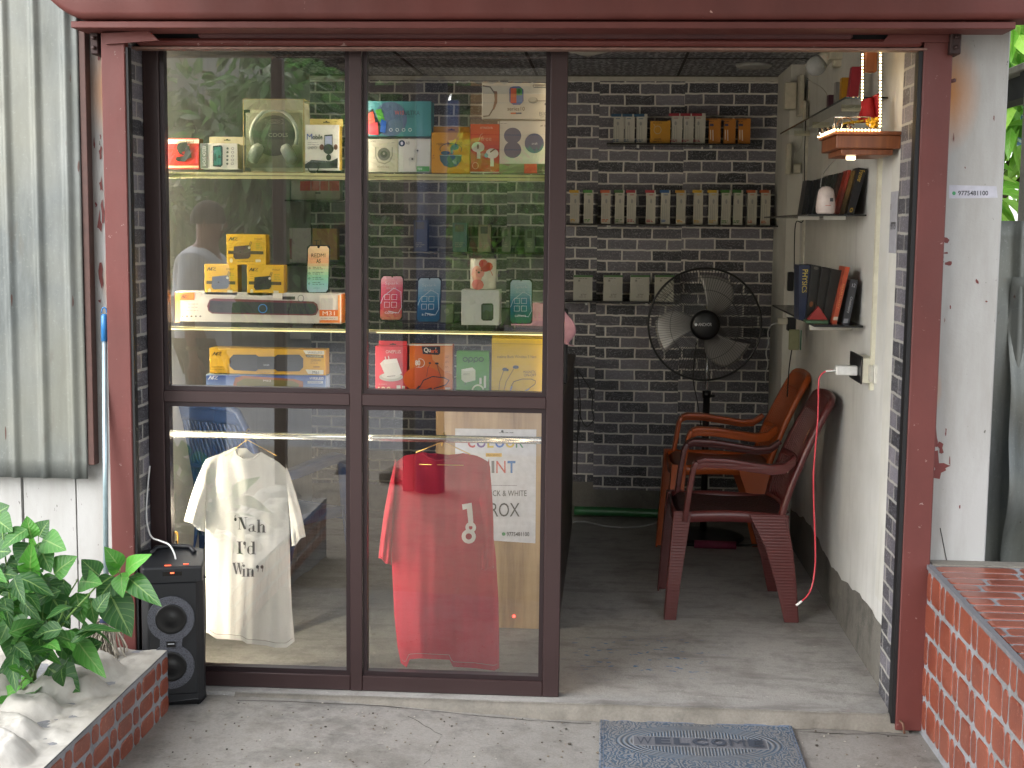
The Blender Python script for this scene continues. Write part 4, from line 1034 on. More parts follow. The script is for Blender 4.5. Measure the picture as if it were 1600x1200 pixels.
def d(c, x0, y0, x1, y1):
    c.line([(754, 134), (766, 136), (773, 146), (774, 156), (772, 168), (764, 181), (755, 182)], 2.2, '74706c'); c.poly([(772, 142), (777, 143), (777, 160), (772, 172), (770, 170), (773, 156)], '8d6f63')
    c.poly([(797, 137), (802, 135), (812, 135), (818, 140), (818, 158), (813, 164), (802, 164), (796, 159), (796, 140)], '5a6ea8'); c.rect(798, 138, 807, 161, 'd5674a'); c.rect(807, 138, 816, 149, '4f9a62'); c.rect(807, 149, 816, 161, '4a78b8'); c.ell(811, 143, 2.6, 4, '2e6f4a'); c.rect(798, 152, 807, 161, 'c9504a')
    c.text('series10', 793, 167, 820, 173, '4a3f3c'); c.rect(798, 176, 806, 178.4, 'd97a5a'); c.rect(806, 176, 815, 178.4, '5a6f8c'); c.line([(833, 133), (855, 133), (856, 137), (834, 137), (833, 133)], 1, '6a7078'); c.text('SMARTWATCH', 836, 133.6, 854, 136.4, '6a7078'); c.ell(833, 157, 7.5, 5, '9a9c98'); c.ell(832, 155.5, 6, 3.5, 'b9bbb5'); c.line([(839, 158), (859, 158)], 1.2, '60666c'); c.ell(853, 163, 2, 2, '4a5a70')
    c.text('BIG', 843, 175, 856, 181, '52687c', -.01); c.text('DISPLAY', 844, 182, 856, 183.8, '7a8a98')
product('watch_box', 'white smartwatch carton with a colourful watch face lying on the topmost white carton', 'box', (753, 129.5, 860, 186.5), 'd3d2cb', d, t=.08)
def d(c, x0, y0, x1, y1):
    c.ell(801, 212, 13.5, 12.5, '4f5f86'); c.ell(801, 234, 13.5, 13, '4f5f86'); c.rect(795, 218, 807, 228, '4f5f86'); c.ell(835, 224, 15, 15.5, '465a86'); c.text('craft', 831, 222.5, 840, 226, 'c8cee0'); c.rect(x0, 256, x1, y1, '7c7868'); c.text('CRAFT', 784, 258, 796, 262.5, '4a473e'); c.rect(819, 256, 839, y1, 'cf3f3e'); c.rect(839.5, 256, x1, y1, '55544c'); c.text('EARBUDS', 842, 265, 855, 267.5, 'a9a698'); c.text('a8', 844, 195, 848, 198, '4a4c52'); c.text('b6', 851, 195, 856, 198, '4a4c52'); c.lines(782, 193, 800, 1, 2, '7a7c82', .6)
product('earbud_box', 'white carton with blue figure-eight and disc pictures, right end of top shelf', 'box', (780.5, 188.5, 859, 271), 'd6d6d2', d, t=.06)

# --- middle shelf
def mz(c, x0, y0, w, h, col='35312a'):
    k = w / 18
    c.poly([(x0 + .0, y0 + h), (x0 + 4 * k, y0), (x0 + 6 * k, y0), (x0 + 2 * k, y0 + h)], col); c.poly([(x0 + 4 * k, y0), (x0 + 6 * k, y0), (x0 + 6.6 * k, y0 + h * .7), (x0 + 5.4 * k, y0 + h)], col)
    c.poly([(x0 + 5.4 * k, y0 + h), (x0 + 9.2 * k, y0), (x0 + 11 * k, y0), (x0 + 6.8 * k, y0 + h * .9)], col); c.poly([(x0 + 9.2 * k, y0), (x0 + 11 * k, y0), (x0 + 9.6 * k, y0 + h), (x0 + 7.8 * k, y0 + h)], col)
    c.line([(x0 + 11.5 * k, y0 + h * .1), (x0 + 17.5 * k, y0 + h * .1), (x0 + 11.5 * k, y0 + h * .9), (x0 + 17 * k, y0 + h * .9)], h * .2, col)
def small_mz(label, rect, shade):
    def d(c, x0, y0, x1, y1):
        w = x1 - x0; mz(c, x0 + 3, y0 + 4.5, 15, 5.5); c.text('M406SP', x1 - 17, y0 + 6, x1 - 5, y0 + 9, '6b5618'); c.line([(x0 + 3, y0 + 28), (x1 - 3, y0 + 29)], 5, '4f4520')
        c.poly([(x0 + 12, y0 + 19), (x0 + 36, y0 + 17), (x0 + 38, y0 + 21), (x0 + 38, y0 + 34), (x0 + 35, y0 + 38), (x0 + 14, y0 + 39), (x0 + 11, y0 + 35)], shade); c.ell(x0 + 22, y0 + 28, 1.2, 1.2, '111111')
        c.line([(x0 + 36, y0 + 17), (x0 + 38, y0 + 11), (x0 + 40, y0 + 12), (x0 + 37, y0 + 20)], 1, '4b4430'); c.ell(x0 + 36, y0 + 21, 2, 2, 'd6d2c0')
        c.lines(x0 + 5, y0 + 15, x0 + 12, 3, 3, '9a7d18', .6); c.lines(x1 - 14, y0 + 15, x1 - 4, 4, 2.6, '8aa02a', .8); c.ell(x0 + 8, y0 + 41, 2.4, 3.4, 'e0d9b0'); c.rect(x1 - 15, y1 - 8, x1 - 7, y1 - 4, 'd9d4b4'); c.lines(x0 + 18, y1 - 5, x1 - 18, 1, 3, '94781c', .8)
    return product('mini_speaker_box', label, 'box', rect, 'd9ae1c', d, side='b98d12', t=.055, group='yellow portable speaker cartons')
small_mz('yellow portable speaker carton on top of the two others', (354, 366, 415, 413.5), '4c3a34')
small_mz('yellow carton with a grey blue portable speaker, lower left of the pyramid', (320, 413, 371, 461), '5a6478')
small_mz('yellow portable speaker carton with a black speaker, lower right of the pyramid', (386, 414, 443, 462), '26241f')
def d(c, x0, y0, x1, y1):
    c.grad(x0, y0, x0 + 7, y1, ('e07a33', 'e8a882')); c.rect(x0, y0, x0 + 30, y0 + 12, 'e07a2c'); mz(c, x0 + 9, y0 + 4, 13, 5); c.lines(x0 + 12, y0 + 18, x0 + 40, 3, 5, '9c8f88', .8)
    c.poly([(328, 468), (334, 466), (490, 471), (496, 475), (498, 484), (494, 492), (488, 493), (332, 490), (326, 486), (324, 478)], '71303a'); c.poly([(329, 470), (490, 474), (495, 479), (494, 488), (488, 491), (332, 488), (327, 484)], '2d2f33'); c.ring(411, 482, 6.5, 6.5, 1.4, '3f8ad0'); c.ell(411, 482, 5, 5, '2a3038'); c.ell(346, 482, 1.5, 1.5, '101012')
    for j in range(5): c.ell(286 + j * 7, y1 - 10, 1.6, 1.4, '5a5854')
    c.rect(427, 458, 442, 466, 'e9e4da'); c.rect(442, 463, 462, 468, '2c2c30'); c.ring(471, 466, 4.5, 5, 1, '6a6c70')
    c.rect(500, 461, 533, 502, 'ddd6cc'); c.rect(502, 466, 521, 484, 'c4c1bb'); c.rect(500, 484, 529, 494, 'db6d22'); c.text('M31', 505, 486, 524, 492.5, 'f2e9dc', .02); c.lines(502, 497, 528, 2, 3, '8c7a68', .7); c.rect(529, 461, 532, 502, 'e39a58'); c.rect(500, 500, 532, 504, 'dd7c30')
product('soundbar_box', 'long white soundbar carton with orange ends lying on the middle shelf', 'box', (274, 457, 533, 504), 'cfcbc6', d, side='c96a20', t=.07)
def phone(label, rect, cols, draw, y_off=0, tilt=0, Y=YF):
    x0, y0, x1, y1 = rect; sk = tilt
    b = MB(); pts = []
    def rr(x0, y0, x1, y1, r):
        P = []
        for (cx, cy, a0) in ((x1 - r, y0 + r, -90), (x1 - r, y1 - r, 0), (x0 + r, y1 - r, 90), (x0 + r, y0 + r, 180)):
            for k in range(5): a = radians(a0 + 90 * k / 4); P.append((cx + r * cos(a), cy + r * sin(a)))
        return P
    P = rr(x0, y0, x1, y1, 4.5); h = y1 - y0
    F = lambda x, y: at(x + sk * (y1 - y) / h, y, Y=Y)
    fr_ = [F(x, y) for x, y in P]; n = len(P)
    b.add(fr_ + [p + Vector((0, .004, 0)) for p in fr_], [tuple(range(n))[::-1], tuple(range(n, 2 * n))] + [(i, (i + 1) % n, (i + 1) % n + n, i + n) for i in range(n)], mat('23262a', .3, .4))
    o = tag(b.build('dummy_phone'), label, 'phone', 'phone dummies on the middle shelf')
    cv = Canvas(fn=lambda px, py, hh: F(px, py) + Vector((0, -hh, 0))); cv.rough = .15
    # screen as stacked bands clipped to the rounded outline
    nb = 16
    def cc(t):
        t *= len(cols) - 1; i = min(int(t), len(cols) - 2); a_, b_ = lin(cols[i]), lin(cols[i + 1]); t -= i
        return tuple(round(a_[k] + (b_[k] - a_[k]) * t, 3) for k in range(3))
    m = 1.6; r = 3.5; hh = cv._h()
    for j in range(nb):
        ya = y0 + m + (h - 2 * m) * j / nb; yb = y0 + m + (h - 2 * m) * (j + 1) / nb
        ins = lambda y: max(0, r - sqrt(max(0, r * r - max(0, r - (y - y0 - m), r - (y1 - m - y)) ** 2)))
        cv.mb.add([cv.fn(x0 + m + ins(ya), ya, hh), cv.fn(x0 + m + ins(yb), yb, hh), cv.fn(x1 - m - ins(yb), yb, hh), cv.fn(x1 - m - ins(ya), ya, hh)], [(0, 1, 2, 3)], mat(cc((j + .5) / nb), .12, var=.02))
    draw(cv, x0, y0, x1, y1); cv.build('screen', o)
    b = MB(); a = F(x0 + 8, y1 - 1); e = F(x1 - 8, y1 - 1); b.box(a.x, e.x, Y + .0045, Y + .045, a.z - .002, a.z + .0, mat('8a8c8a', .2)); b.add([F(x0 + 10, y1) + Vector((0, .044, 0)), F(x1 - 10, y1) + Vector((0, .044, 0)), F(x1 - 10, y0 + 30) + Vector((0, .005, 0)), F(x0 + 10, y0 + 30) + Vector((0, .005, 0))], [(0, 1, 2, 3)], mat('8a8c8a', .2)); b.build('stand', o)
    return o
def d(c, x0, y0, x1, y1):
    c.ell((x0 + x1) / 2, y0 + 2.5, 2, 2.2, '1c1c1e'); c.text('REDMI', x0 + 7, y0 + 13, x1 - 7, y0 + 19, '3c3530', .02); c.text('A5', x0 + 15, y0 + 21.5, x1 - 14, y0 + 28, '3c3530', .02)
    for j in range(4): c.ring(x0 + 5, y0 + 36 + j * 8, 1.2, 1.2, .6, '3a3b38'); c.lines(x0 + 10, y0 + 34.5 + j * 8, x1 - 7, 2, 2.6, '44504a', .7)
    c.lines(x0 + 12, y1 - 8, x1 - 12, 1, 2, '5a7a80', .6)
phone('upright phone dummy with a cream and green screen leaning behind the soundbar carton', (478, 383, 514, 458), ('d9c09a', 'd8b48c', 'd69a72', 'b8c8a0', '8ac4a4', '8cc0c0', '9fb8c8'), d, tilt=2, Y=YF + .03)
def pd(txt):
    def d(c, x0, y0, x1, y1):
        c.ell((x0 + x1) / 2, y0 + 2.6, 1, 1, '111416'); c.text('Spark', x0 + 8, y0 + 10, x1 - 8, y0 + 16, 'c8ccd4', -.015); c.text('#GO', x0 + 10, y0 + 18, x1 - 12, y0 + 22, 'bcc2cc', -.015)
        c.line([(x0 + 2, y0 + 44), (x0 + 6, y0 + 33), (x0 + 22, y0 + 20), (x0 + 33, y0 + 26), (x0 + 35, y0 + 50), (x0 + 30, y0 + 59), (x0 + 14, y0 + 56)], 1.1, 'b8c6d2')
        for (a, b_) in ((8, 30), (19, 30), (8, 42), (19, 42)): c.line([(x0 + a, y0 + b_), (x0 + a + 8, y0 + b_), (x0 + a + 8, y0 + b_ + 8), (x0 + a, y0 + b_ + 8), (x0 + a, y0 + b_)], .8, 'cfd6dc')
        c.text(txt, x0 + 9, y1 - 14, x1 - 10, y1 - 11, 'd4d8dc')
    return d
phone('pink phone dummy at the left of the right pane', (592, 430, 629, 501), ('c7a0aa', 'c4607a', 'b83f5e', 'b04858', 'a8705a'), pd('Camera'), tilt=2.5)
phone('blue phone dummy between the pink phone and the white boxes', (650, 433, 688, 504), ('a8b8c4', '86a8bc', '3f7fa4', '2a5a80', '24506c'), pd('8.5 Main'), tilt=2.5)
phone('teal phone dummy at the right end of the middle shelf', (795.5, 436, 832, 506), ('b2c4cc', '90b0bc', '3a7f9c', '1f6878', '3a7a5c'), pd('camera'), tilt=.5)
def d(c, x0, y0, x1, y1):
    c.poly([(752, 476), (755, 474), (769, 474), (771, 477), (771, 498), (768, 501), (755, 501), (752, 498)], '15171a'); c.poly([(754, 476.5), (769.5, 476.5), (769.5, 499), (754, 499)], '4c5258'); c.poly([(754, 488), (760, 484), (765, 487), (769.5, 485), (769.5, 499), (754, 499)], '3b4238')
product('mug_box', 'white square box with a small dark picture window standing under the mug', 'box', (721, 453, 780, 508), 'd6d6d4', d, side='b4b4ae', t=.09)
# mug
mg = at(755, 452.5, Y=YF + .045); rM = .0435; hM = at(755, 404, Y=YF + .045).z - mg.z
b = MB(); b.lathe([(0, .002), (rM - .003, .002), (rM, .006), (rM, hM - .002), (rM - .0015, hM), (rM - .004, hM - .002), (rM - .005, .01), (0, .008)], mat('dcd8cc', .18), (mg.x, mg.y, mg.z), 40)
mug = tag(b.build('mug'), 'white mug printed with a pink bear and red heart balloon on the white box', 'mug')
def mfn(px, py, h):
    p = at(px, py, Y=YF + .045); x = max(-.98, min(.98, (p.x - mg.x) / rM)); return Vector((mg.x + x * rM, mg.y - sqrt(1 - x * x) * (rM + .0004 + h * .5), p.z))
cv = Canvas(fn=mfn)
def mp_poly(c, pts, col): c.poly(pts, col)
def mell(cx, cy, rx, ry, col):   # strips so the print follows the cup
    h = cv._h(); n = 10
    for i in range(n):
        a0 = -1 + 2 * i / n; a1 = -1 + 2 * (i + 1) / n; y0 = sqrt(max(0, 1 - a0 * a0)); y1 = sqrt(max(0, 1 - a1 * a1))
        cv.mb.add([cv.fn(cx + rx * a0, cy - ry * y0, h), cv.fn(cx + rx * a0, cy + ry * y0, h), cv.fn(cx + rx * a1, cy + ry * y1, h), cv.fn(cx + rx * a1, cy - ry * y1, h)], [(0, 1, 2, 3)], mat(col, .3))
mell(747, 428, 9, 13, 'e0a08a'); mell(748, 444, 10, 8, 'd86a6a'); mell(752, 426, 7, 7, 'dc8a84'); mell(757, 412, 7, 7, 'b8242c'); mell(765, 416, 6.5, 6.5, 'b8242c'); mell(760, 419, 7, 5, 'b52028'); mell(750, 425, 2, 1.6, '2a2224'); mell(746, 422, .9, .9, '2a2224'); mell(754, 422, .9, .9, '2a2224'); cv.line([(768, 422), (771, 430)], 1, 'c05050')
cv.build('mug_print', mug)
b = MB(); b.tube([(mg.x + rM * cos(a_) * .2 , mg.y + rM * .97 + .018 * sin(pi * k / 10), mg.z + hM * (.2 + .6 * k / 10)) for k in range(11) for a_ in (1.2,)], .0045, mat('dcd8cc', .18), 8); b.build('mug_handle', mug)

# --- bottom shelf
def d(c, x0, y0, x1, y1):
    mz(c, x0 + 4, y0 + 5, 15, 5.5)
    c.poly([(359, 560), (365, 554), (400, 554), (404, 557), (430, 557), (434, 554), (468, 554), (474, 560), (474, 574), (468, 580), (434, 580), (430, 577), (404, 577), (400, 580), (366, 578), (359, 572)], '3c3d40'); c.rect(402, 558, 432, 576, '2d2e31'); c.text('SOUND', 412, 569, 421, 571.5, 'c9cbd0')
    c.poly([(474, 547), (507, 548), (507, 554), (478, 553)], 'dcd9cc'); c.text('WIRELESS', 481, 549, 504, 552.5, '6c6a60'); c.poly([(477, 554), (506, 555), (506, 559), (480, 558)], '6a6348'); c.text('POWERBAR', 481, 555, 503, 558, 'd0c8a0'); c.text('2200mAh', 486, 561, 502, 564.5, '7d6828'); c.lines(486, 567, 502, 1, 3, '7d6828', .7); c.line([(490, 573), (500, 573)], 1, '3a3520')
    c.poly([(478, 577), (506, 578), (506, 585), (482, 584)], 'dcd9cc'); c.text('M61', 489, 579, 499, 584, '24221e', .03); c.lines(x0 + 4, y0 + 28, x0 + 28, 2, 4, '8d741e', .8); c.lines(x0 + 8, y0 + 38, x0 + 34, 1, 3, '6b5818', 1.2); c.lines(402, 582, 436, 1, 2, '8d741e', .7)
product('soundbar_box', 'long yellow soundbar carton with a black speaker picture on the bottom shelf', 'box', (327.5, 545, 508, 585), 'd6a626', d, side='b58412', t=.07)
def d(c, x0, y0, x1, y1):
    c.grad(x0, y0, x1, y1, ('3f5aa0', '7f94c8', 'b8c4dc')); mz(c, x0 + 3, y0 + .5, 16, 6, 'e6e8ee'); c.poly([(365, 600), (368, 590), (380, 587), (460, 592), (474, 596), (474, 609), (365, 609)], 'a8683a'); c.poly([(370, 598), (382, 591), (458, 595), (468, 600), (466, 609), (370, 609)], '7c7438'); c.text('WIRELESS', 484, 589, 506, 593, 'e8eaf0'); c.rect(481, 595, 505, 599, 'd8dce4'); c.text('POWERBAR', 483, 595.6, 503, 598.4, '5a6a90'); c.text('M62', 412, 593, 424, 596, 'e6d8c8')
product('soundbar_box', 'blue and white soundbar carton under the yellow one', 'box', (322, 586.5, 509, 612), '9fb0cf', d, t=.075, Y=YF - .004)
def d(c, x0, y0, x1, y1):
    c.text('ONEPLUS', 603, 547, 626, 552, 'eadcd6', .02); c.ell(611, 589, 18.5, 7, 'b9b9ae'); c.ell(611, 587, 15, 5, 'd9d9d2'); c.poly([(594, 568), (600, 562), (620, 560), (628, 583), (616, 590), (603, 588)], 'e3e2dc'); c.poly([(600, 562), (620, 560), (622, 566), (601, 569)], 'f0efea'); c.line([(603, 562), (602, 557)], 1.5, 'dddcd6'); c.line([(608, 561), (607, 556)], 1.5, 'dddcd6'); c.line([(605, 588), (618, 587)], .9, '4a4a48')
    c.text('120', 591, 604, 611, 614, 'f0dcb0', .02); c.lines(592, 600, 610, 1, 3, 'eab0a8', .7); c.rect(620, 602, 626, 614, 'dedbd4'); c.rect(629, 603, 633, 614, 'dedbd4')
product('charger_box', 'red carton with a white charger picture, left of the orange carton', 'box', (586.5, 541, 636, 614), 'cf3640', d, side='9c1f28', flap=(592, 533, 636, 543), t=.05)
def d(c, x0, y0, x1, y1):
    c.grad(x0, y0 + 1, x1, y1, ('dd6a1c', 'e07a30', 'e08840', 'dd7634')); c.ell(660, 592, 30, 20, 'dc5f14'); c.poly([(672, 541), (x1, 541), (x1, 585), (694, 580), (676, 562)], 'e39a58'); c.rect(x0, y0 - 1, x1, y0 + 1.5, 'dedcd2')
    c.poly([(659, 541), (688, 541), (688, 552), (685, 554.5), (661, 553)], '2b2a28'); c.text('Quark', 662.5, 543, 685, 551.5, 'e6e2da', .03); c.rect(673, 544.5, 685, 551, '2b2a28'); c.text('ark', 673, 545, 685, 551.2, 'e06c3a', .03)
    c.text('80', 649, 562.5, 657, 571, 'f2eee6', .05); c.ring(657, 567, 6.5, 6.5, 1, 'eee6dc', -120, 120); c.lines(651, 573.5, 661, 1, 2, 'f0dfd0', .8)
    c.line([(656, 605), (662, 594), (676, 588), (694, 590), (702, 594), (697, 601), (678, 607)], 1.6, '3a302a'); c.line([(649, 611), (656, 603)], 3.2, '2a2422'); c.line([(658, 612), (675, 606.5)], 3.2, '2a2422'); c.line([(667, 588), (669, 575), (672, 569)], .7, '4a3a30'); c.line([(690, 590), (685, 576), (683, 568)], .7, '4a3a30'); c.ell(672, 567, 2, 1.5, '3a302a'); c.ell(683, 567.5, 3, 1.6, '3a302a')
    for j in range(4): c.lines(696, 556 + j * 8, 703, 2, 2.2, 'a86030', .6)
    c.rect(696, 605, 704, 609, 'd9c8bc')
product('neckband_box', 'orange carton with a black neckband earphone picture', 'box', (640, 538.5, 707, 614), 'de7228', d, side='c95a18', t=.05)
def d(c, x0, y0, x1, y1):
    c.ring(727, 561.5, 3.4, 3, 1.3, '1f3a1c'); 
    for k in range(2): c.ring(735.5 + k * 8.2, 561.5, 3, 3, 1.2, '1f3a1c'); c.line([(732.6 + k * 8.2, 560), (732.6 + k * 8.2, 567)], 1.2, '1f3a1c')
    c.ring(752, 561.5, 3.4, 3, 1.3, '1f3a1c')
    c.poly([(721, 577), (738, 574), (743, 578), (743, 594), (727, 598), (721, 593)], 'dfe6d2'); c.poly([(721, 577), (738, 574), (743, 578), (727, 580)], 'f0f4e8'); c.line([(727, 597), (727, 601)], 1.2, '5a6a50'); c.text('SUPERVOOC', 724, 583, 734, 586, '7a8a72')
    c.ring(747, 610, 8.5, 8.5, 2.6, 'e2ecca', 180, 350); c.line([(751, 590), (751, 600)], 3.6, 'e6ecdc'); c.line([(758, 587), (758, 606)], 3.6, 'e6ecdc'); c.rect(718, 612, 732, 613, '3a6a30')
product('charger_box', 'green carton with a white charger and cable picture', 'box', (713, 549, 764, 615), '55a436', d, side='3a7c24', t=.045)
b = MB()
for px in (723, 756): b.tube([at(px + (4 if px < 740 else -4), 541, Y=YF + .02), at(px, 549, Y=YF + .01)], .0006, mat('cfcfc8', .4), 5)
tag(b.build('wire_hook'), 'pair of thin wire hooks above the green carton', 'hook')
def d(c, x0, y0, x1, y1):
    c.line([(x0, 536.5), (x1, 538)], .9, 'b99a14'); c.text('realme Buds Wireless 5 Neo', 777, 555, 838, 559.5, '7a6a18', -.005); c.text('MAGNETIC', 818, 579, 838, 583, '6a5c18', -.01); c.text('ON-OFF', 818.5, 583.8, 838, 588, '4a4010', .0)
    c.ell(789, 577, 4.2, 2.6, '4c5660'); c.ell(793, 578, 2, 2, '3a444c'); c.ell(806, 573.5, 4.6, 2.8, '4c5660'); c.line([(787, 579), (781, 596), (779, 616)], 1, '8d7a14'); c.line([(803, 576), (791, 596), (786, 616)], 1, '8d7a14')
    c.line([(799, 603), (803, 596), (816, 592), (830, 592), (837, 595), (836, 600), (826, 607)], 1.2, '6a6118'); c.line([(797, 613), (800, 603)], 2.6, '8f9296'); c.line([(817, 614), (827, 607)], 2.6, '8f9296')
product('neckband_box', 'tall yellow carton with a neckband earphone picture at the right of the bottom shelf', 'box', (768, 529, 848, 616), 'dcb912', d, side='b8960e', flap=(769, 525, 848, 530), t=.05)

# ------------------------------------------------------------------ clothes rod, hangers, shirts
rodm = NB('brushed_steel_rod'); rodm.set(Base_Color=(.75, .74, .70, 1), Metallic=.9, Roughness=.22)
b = MB(); b.tube([(-1.51, .10, .8405), (-.15, .10, .8440)], .0125, rodm.m, 20); tag(b.build('clothes_rod'), 'shiny steel clothes rod running behind both lower panes', 'rod')
GOLD = NB('gold_wire'); GOLD.set(Base_Color=(.85, .58, .18, 1), Metallic=.85, Roughness=.3)
def hanger(label, px, py, ptsL, Y):
    h = thing('hanger', label, 'hanger', at(px, py, Y=Y), 'gold wire hangers')
    b = MB(); a = at(px, py, Y=Y)
    L1, L2 = ptsL
    b.tube([at(*L1, Y=Y), a, at(*L2, Y=Y)], .0017, GOLD.m, 8)
    if len(ptsL) and px > 600: b.tube([at(655, 725.5, Y=Y), at(724, 727, Y=Y)], .0014, GOLD.m, 8)
    b.build('wire_frame', h)
    b = MB(); cz = .8445 + .0145; pts = [a, a + Vector((-.001, 0, .018)), Vector((a.x - .001, Y, .815))]
    for k in range(9):
        an = radians(-70 + 230 * k / 8); pts.append(Vector((a.x + .0, Y - .015 + .0155 * -sin(an) * -1, .8435 - .0155 * cos(an) + .0)))
    b.tube(smooth([a, Vector((a.x - .002, Y - .010, .818)), Vector((a.x - .001, Y - .0165, .838)), Vector((a.x + .002, Y - .010, .855)), Vector((a.x + .004, Y + .001, .861)), Vector((a.x + .006, Y + .012, .856))]), .0017, GOLD.m, 8)
    b.build('hook', h); return h
hanger('gold wire hanger holding the white t-shirt', 386, 687, ((352, 712), (432, 712)), .112)
hanger('gold wire hanger holding the red t-shirt', 692, 690, ((650, 707), (735, 710)), .115)

def cloth_mat(name, c, dark, ink=0):
    b = NB(name); p = b.pos(); n = b.noise(p, 9, 5, .6, sc=(3, 3, .5)); w = b.noise(p, 300, 2)
    b.set(Base_Color=b.mix(b.ramp(n, [(.3, (0, 0, 0)), (.7, (1, 1, 1))]), dark, c), Roughness=.85)
    b.b.inputs['Sheen Weight'].default_value = .2
    b.bump(b.math('ADD', n, b.math('MULTIPLY', w, .2)), .25, .004); return b.m
def tshirt(name, label, Lp, Rp, topf, botf, Y, m, seed, sleeves, bulge=.024, amp=.011):
    """Lp,Rp: [(py, px)] left and right outlines; topf/botf: list of (u, py)"""
    def interp(T, t):
        for i in range(len(T) - 1):
            if t <= T[i + 1][0] or i == len(T) - 2:
                k = (t - T[i][0]) / (T[i + 1][0] - T[i][0]); k = max(0, min(1, k)); return T[i][1] + (T[i + 1][1] - T[i][1]) * k
    ph = [random.Random(seed).uniform(0, 6) for _ in range(8)]
    def pos(u, v, back=0):        # u -1..1, v 0..1
        yt = interp(topf if not back else [(a, b_ if abs(a) > .45 else min(b_, topf[0][1] * 0 + interp(topf, .45 if a > 0 else -.45) + 2)) for a, b_ in topf], u); yb = interp(botf, u); py = yt + (yb - yt) * v
        l = interp(Lp, py); r = interp(Rp, py); px = (l + r) / 2 + (r - l) / 2 * u
        k = sqrt(max(0, 1 - u * u)); lowk = .25 + .75 * v
        yy = bulge * k * (.35 + .65 * min(1, v * 3)) + amp * lowk * (sin(u * 5 + ph[0] + .8 * v) * .6 + sin(u * 11 + ph[1] - 1.5 * v) * .16 + .25 * sin(u * 4 + v * 6 + ph[2])) * (k ** .5)
        yy += .005 * sin(v * 9 + u * 3 + ph[3]) * k + .0009 * sin(u * 22 + v * 5 + ph[5]) * k * min(1, v * 2) + .006 * sin((u + .3) * 9 - v * 14) * k * max(0, .45 - v)
        return at(px, py, Y=Y - yy if not back else Y + bulge * k * .8 + .004 - amp * .5 * sin(u * 9 + ph[4]) * k)
    th = thing(name, label, 't-shirt', at((interp(Lp, 800) + interp(Rp, 800)) / 2, interp(botf, 0), Y=Y))
    b = MB()
    b.grid(lambda a, c: pos(a * 2 - 1, c), 90, 90, m); b.grid(lambda a, c: pos(a * 2 - 1, c, 1), 60, 60, m, flip=True); b.build('body', th)
    b = MB()   # neck rib
    nk = [u for u, _ in topf if abs(u) <= .47]
    pts = [pos(-.45 + .9 * k / 24, .004) + Vector((0, -.001, 0)) for k in range(25)]
    b.tube(pts, .0035, m, 8); b.build('neck_rib', th)
    b = MB(); b.tube([pos(-.96 + 1.92 * k / 50, .975) + Vector((0, -.0005, 0)) for k in range(51)], .0009, mat('8a8680' if 'white' in label else '5c0a1c', .8), 4, smooth=True); b.build('hem_stitching', th)
    for S4 in sleeves:    # quad in px: shoulder-top, cuff-outer, cuff-inner, armpit
        A, B_, C_, D_ = [Vector(q) for q in S4[:4]]; s_ = S4[4]
        def sf(a, c, bk=0):
            top = A.lerp(B_, c); bot = D_.lerp(C_, c); bow = Vector((s_ * 3 * sin(pi * c), -1.5 * sin(pi * c))) * (1 - a)
            p = top.lerp(bot, a) + bow + Vector((0, 1.6 * sin(a * 9 + ph[5]) * c))
            k = sqrt(max(0, 1 - (2 * a - 1) ** 2)); yy = (.016 + .014 * c) * k + .003 * sin(a * 8 + c * 5 + ph[6]) + .003 * sin(a * 15 + ph[7]) * c
            return at(p.x, p.y, Y=Y - .006 - yy if not bk else Y + .004 + yy * .8)
        b = MB(); b.grid(sf, 30, 24, m); b.grid(lambda a, c: sf(a, c, 1), 30, 24, m, flip=True)
        b.tube([sf(k / 20, .985) + Vector((0, -.0006, 0)) for k in range(21)], .0016, m, 6); b.build('sleeve', th)
    def front(px, py):
        l = interp(Lp, py); r = interp(Rp, py); u = (2 * px - l - r) / (r - l); yt = interp(topf, u); yb = interp(botf, u)
        return pos(u, (py - yt) / (yb - yt))
    return th, front
WH = cloth_mat('white_cotton', 'd0d0d0', 'c2c2c2')
Lp = [(690, 356), (705, 338), (716, 322), (760, 318), (800, 320), (870, 321), (985, 323), (1010, 325)]
Rp = [(690, 420), (705, 430), (722, 446), (750, 452), (850, 453), (900, 454), (950, 456), (1010, 461)]
topf = [(-1, 718), (-.72, 706), (-.46, 698), (-.36, 702), (-.22, 710), (0, 716), (.25, 715), (.42, 708), (.52, 706), (.75, 716), (1, 735)]
botf = [(-1, 988), (-.8, 998), (-.5, 999), (-.2, 1001), (-.1, 1006), (.3, 1008), (.55, 1012), (.8, 1012), (1, 1002)]
wt, wf = tshirt('t_shirt', 'white t-shirt printed “Nah I’d Win” hanging in the lower left pane', Lp, Rp, topf, botf, .125, WH, 3,
                [((322, 717), (288, 812), (319, 832), (322, 790), -1), ((446, 724), (478, 836), (456, 855), (452, 800), 1)])
cv = Canvas(fn=lambda px, py, h: (lambda q: Vector((q.x, q.y - .0006 - h, q.z)))(wf(px, py)), step=.0001); INK = '2b292e'
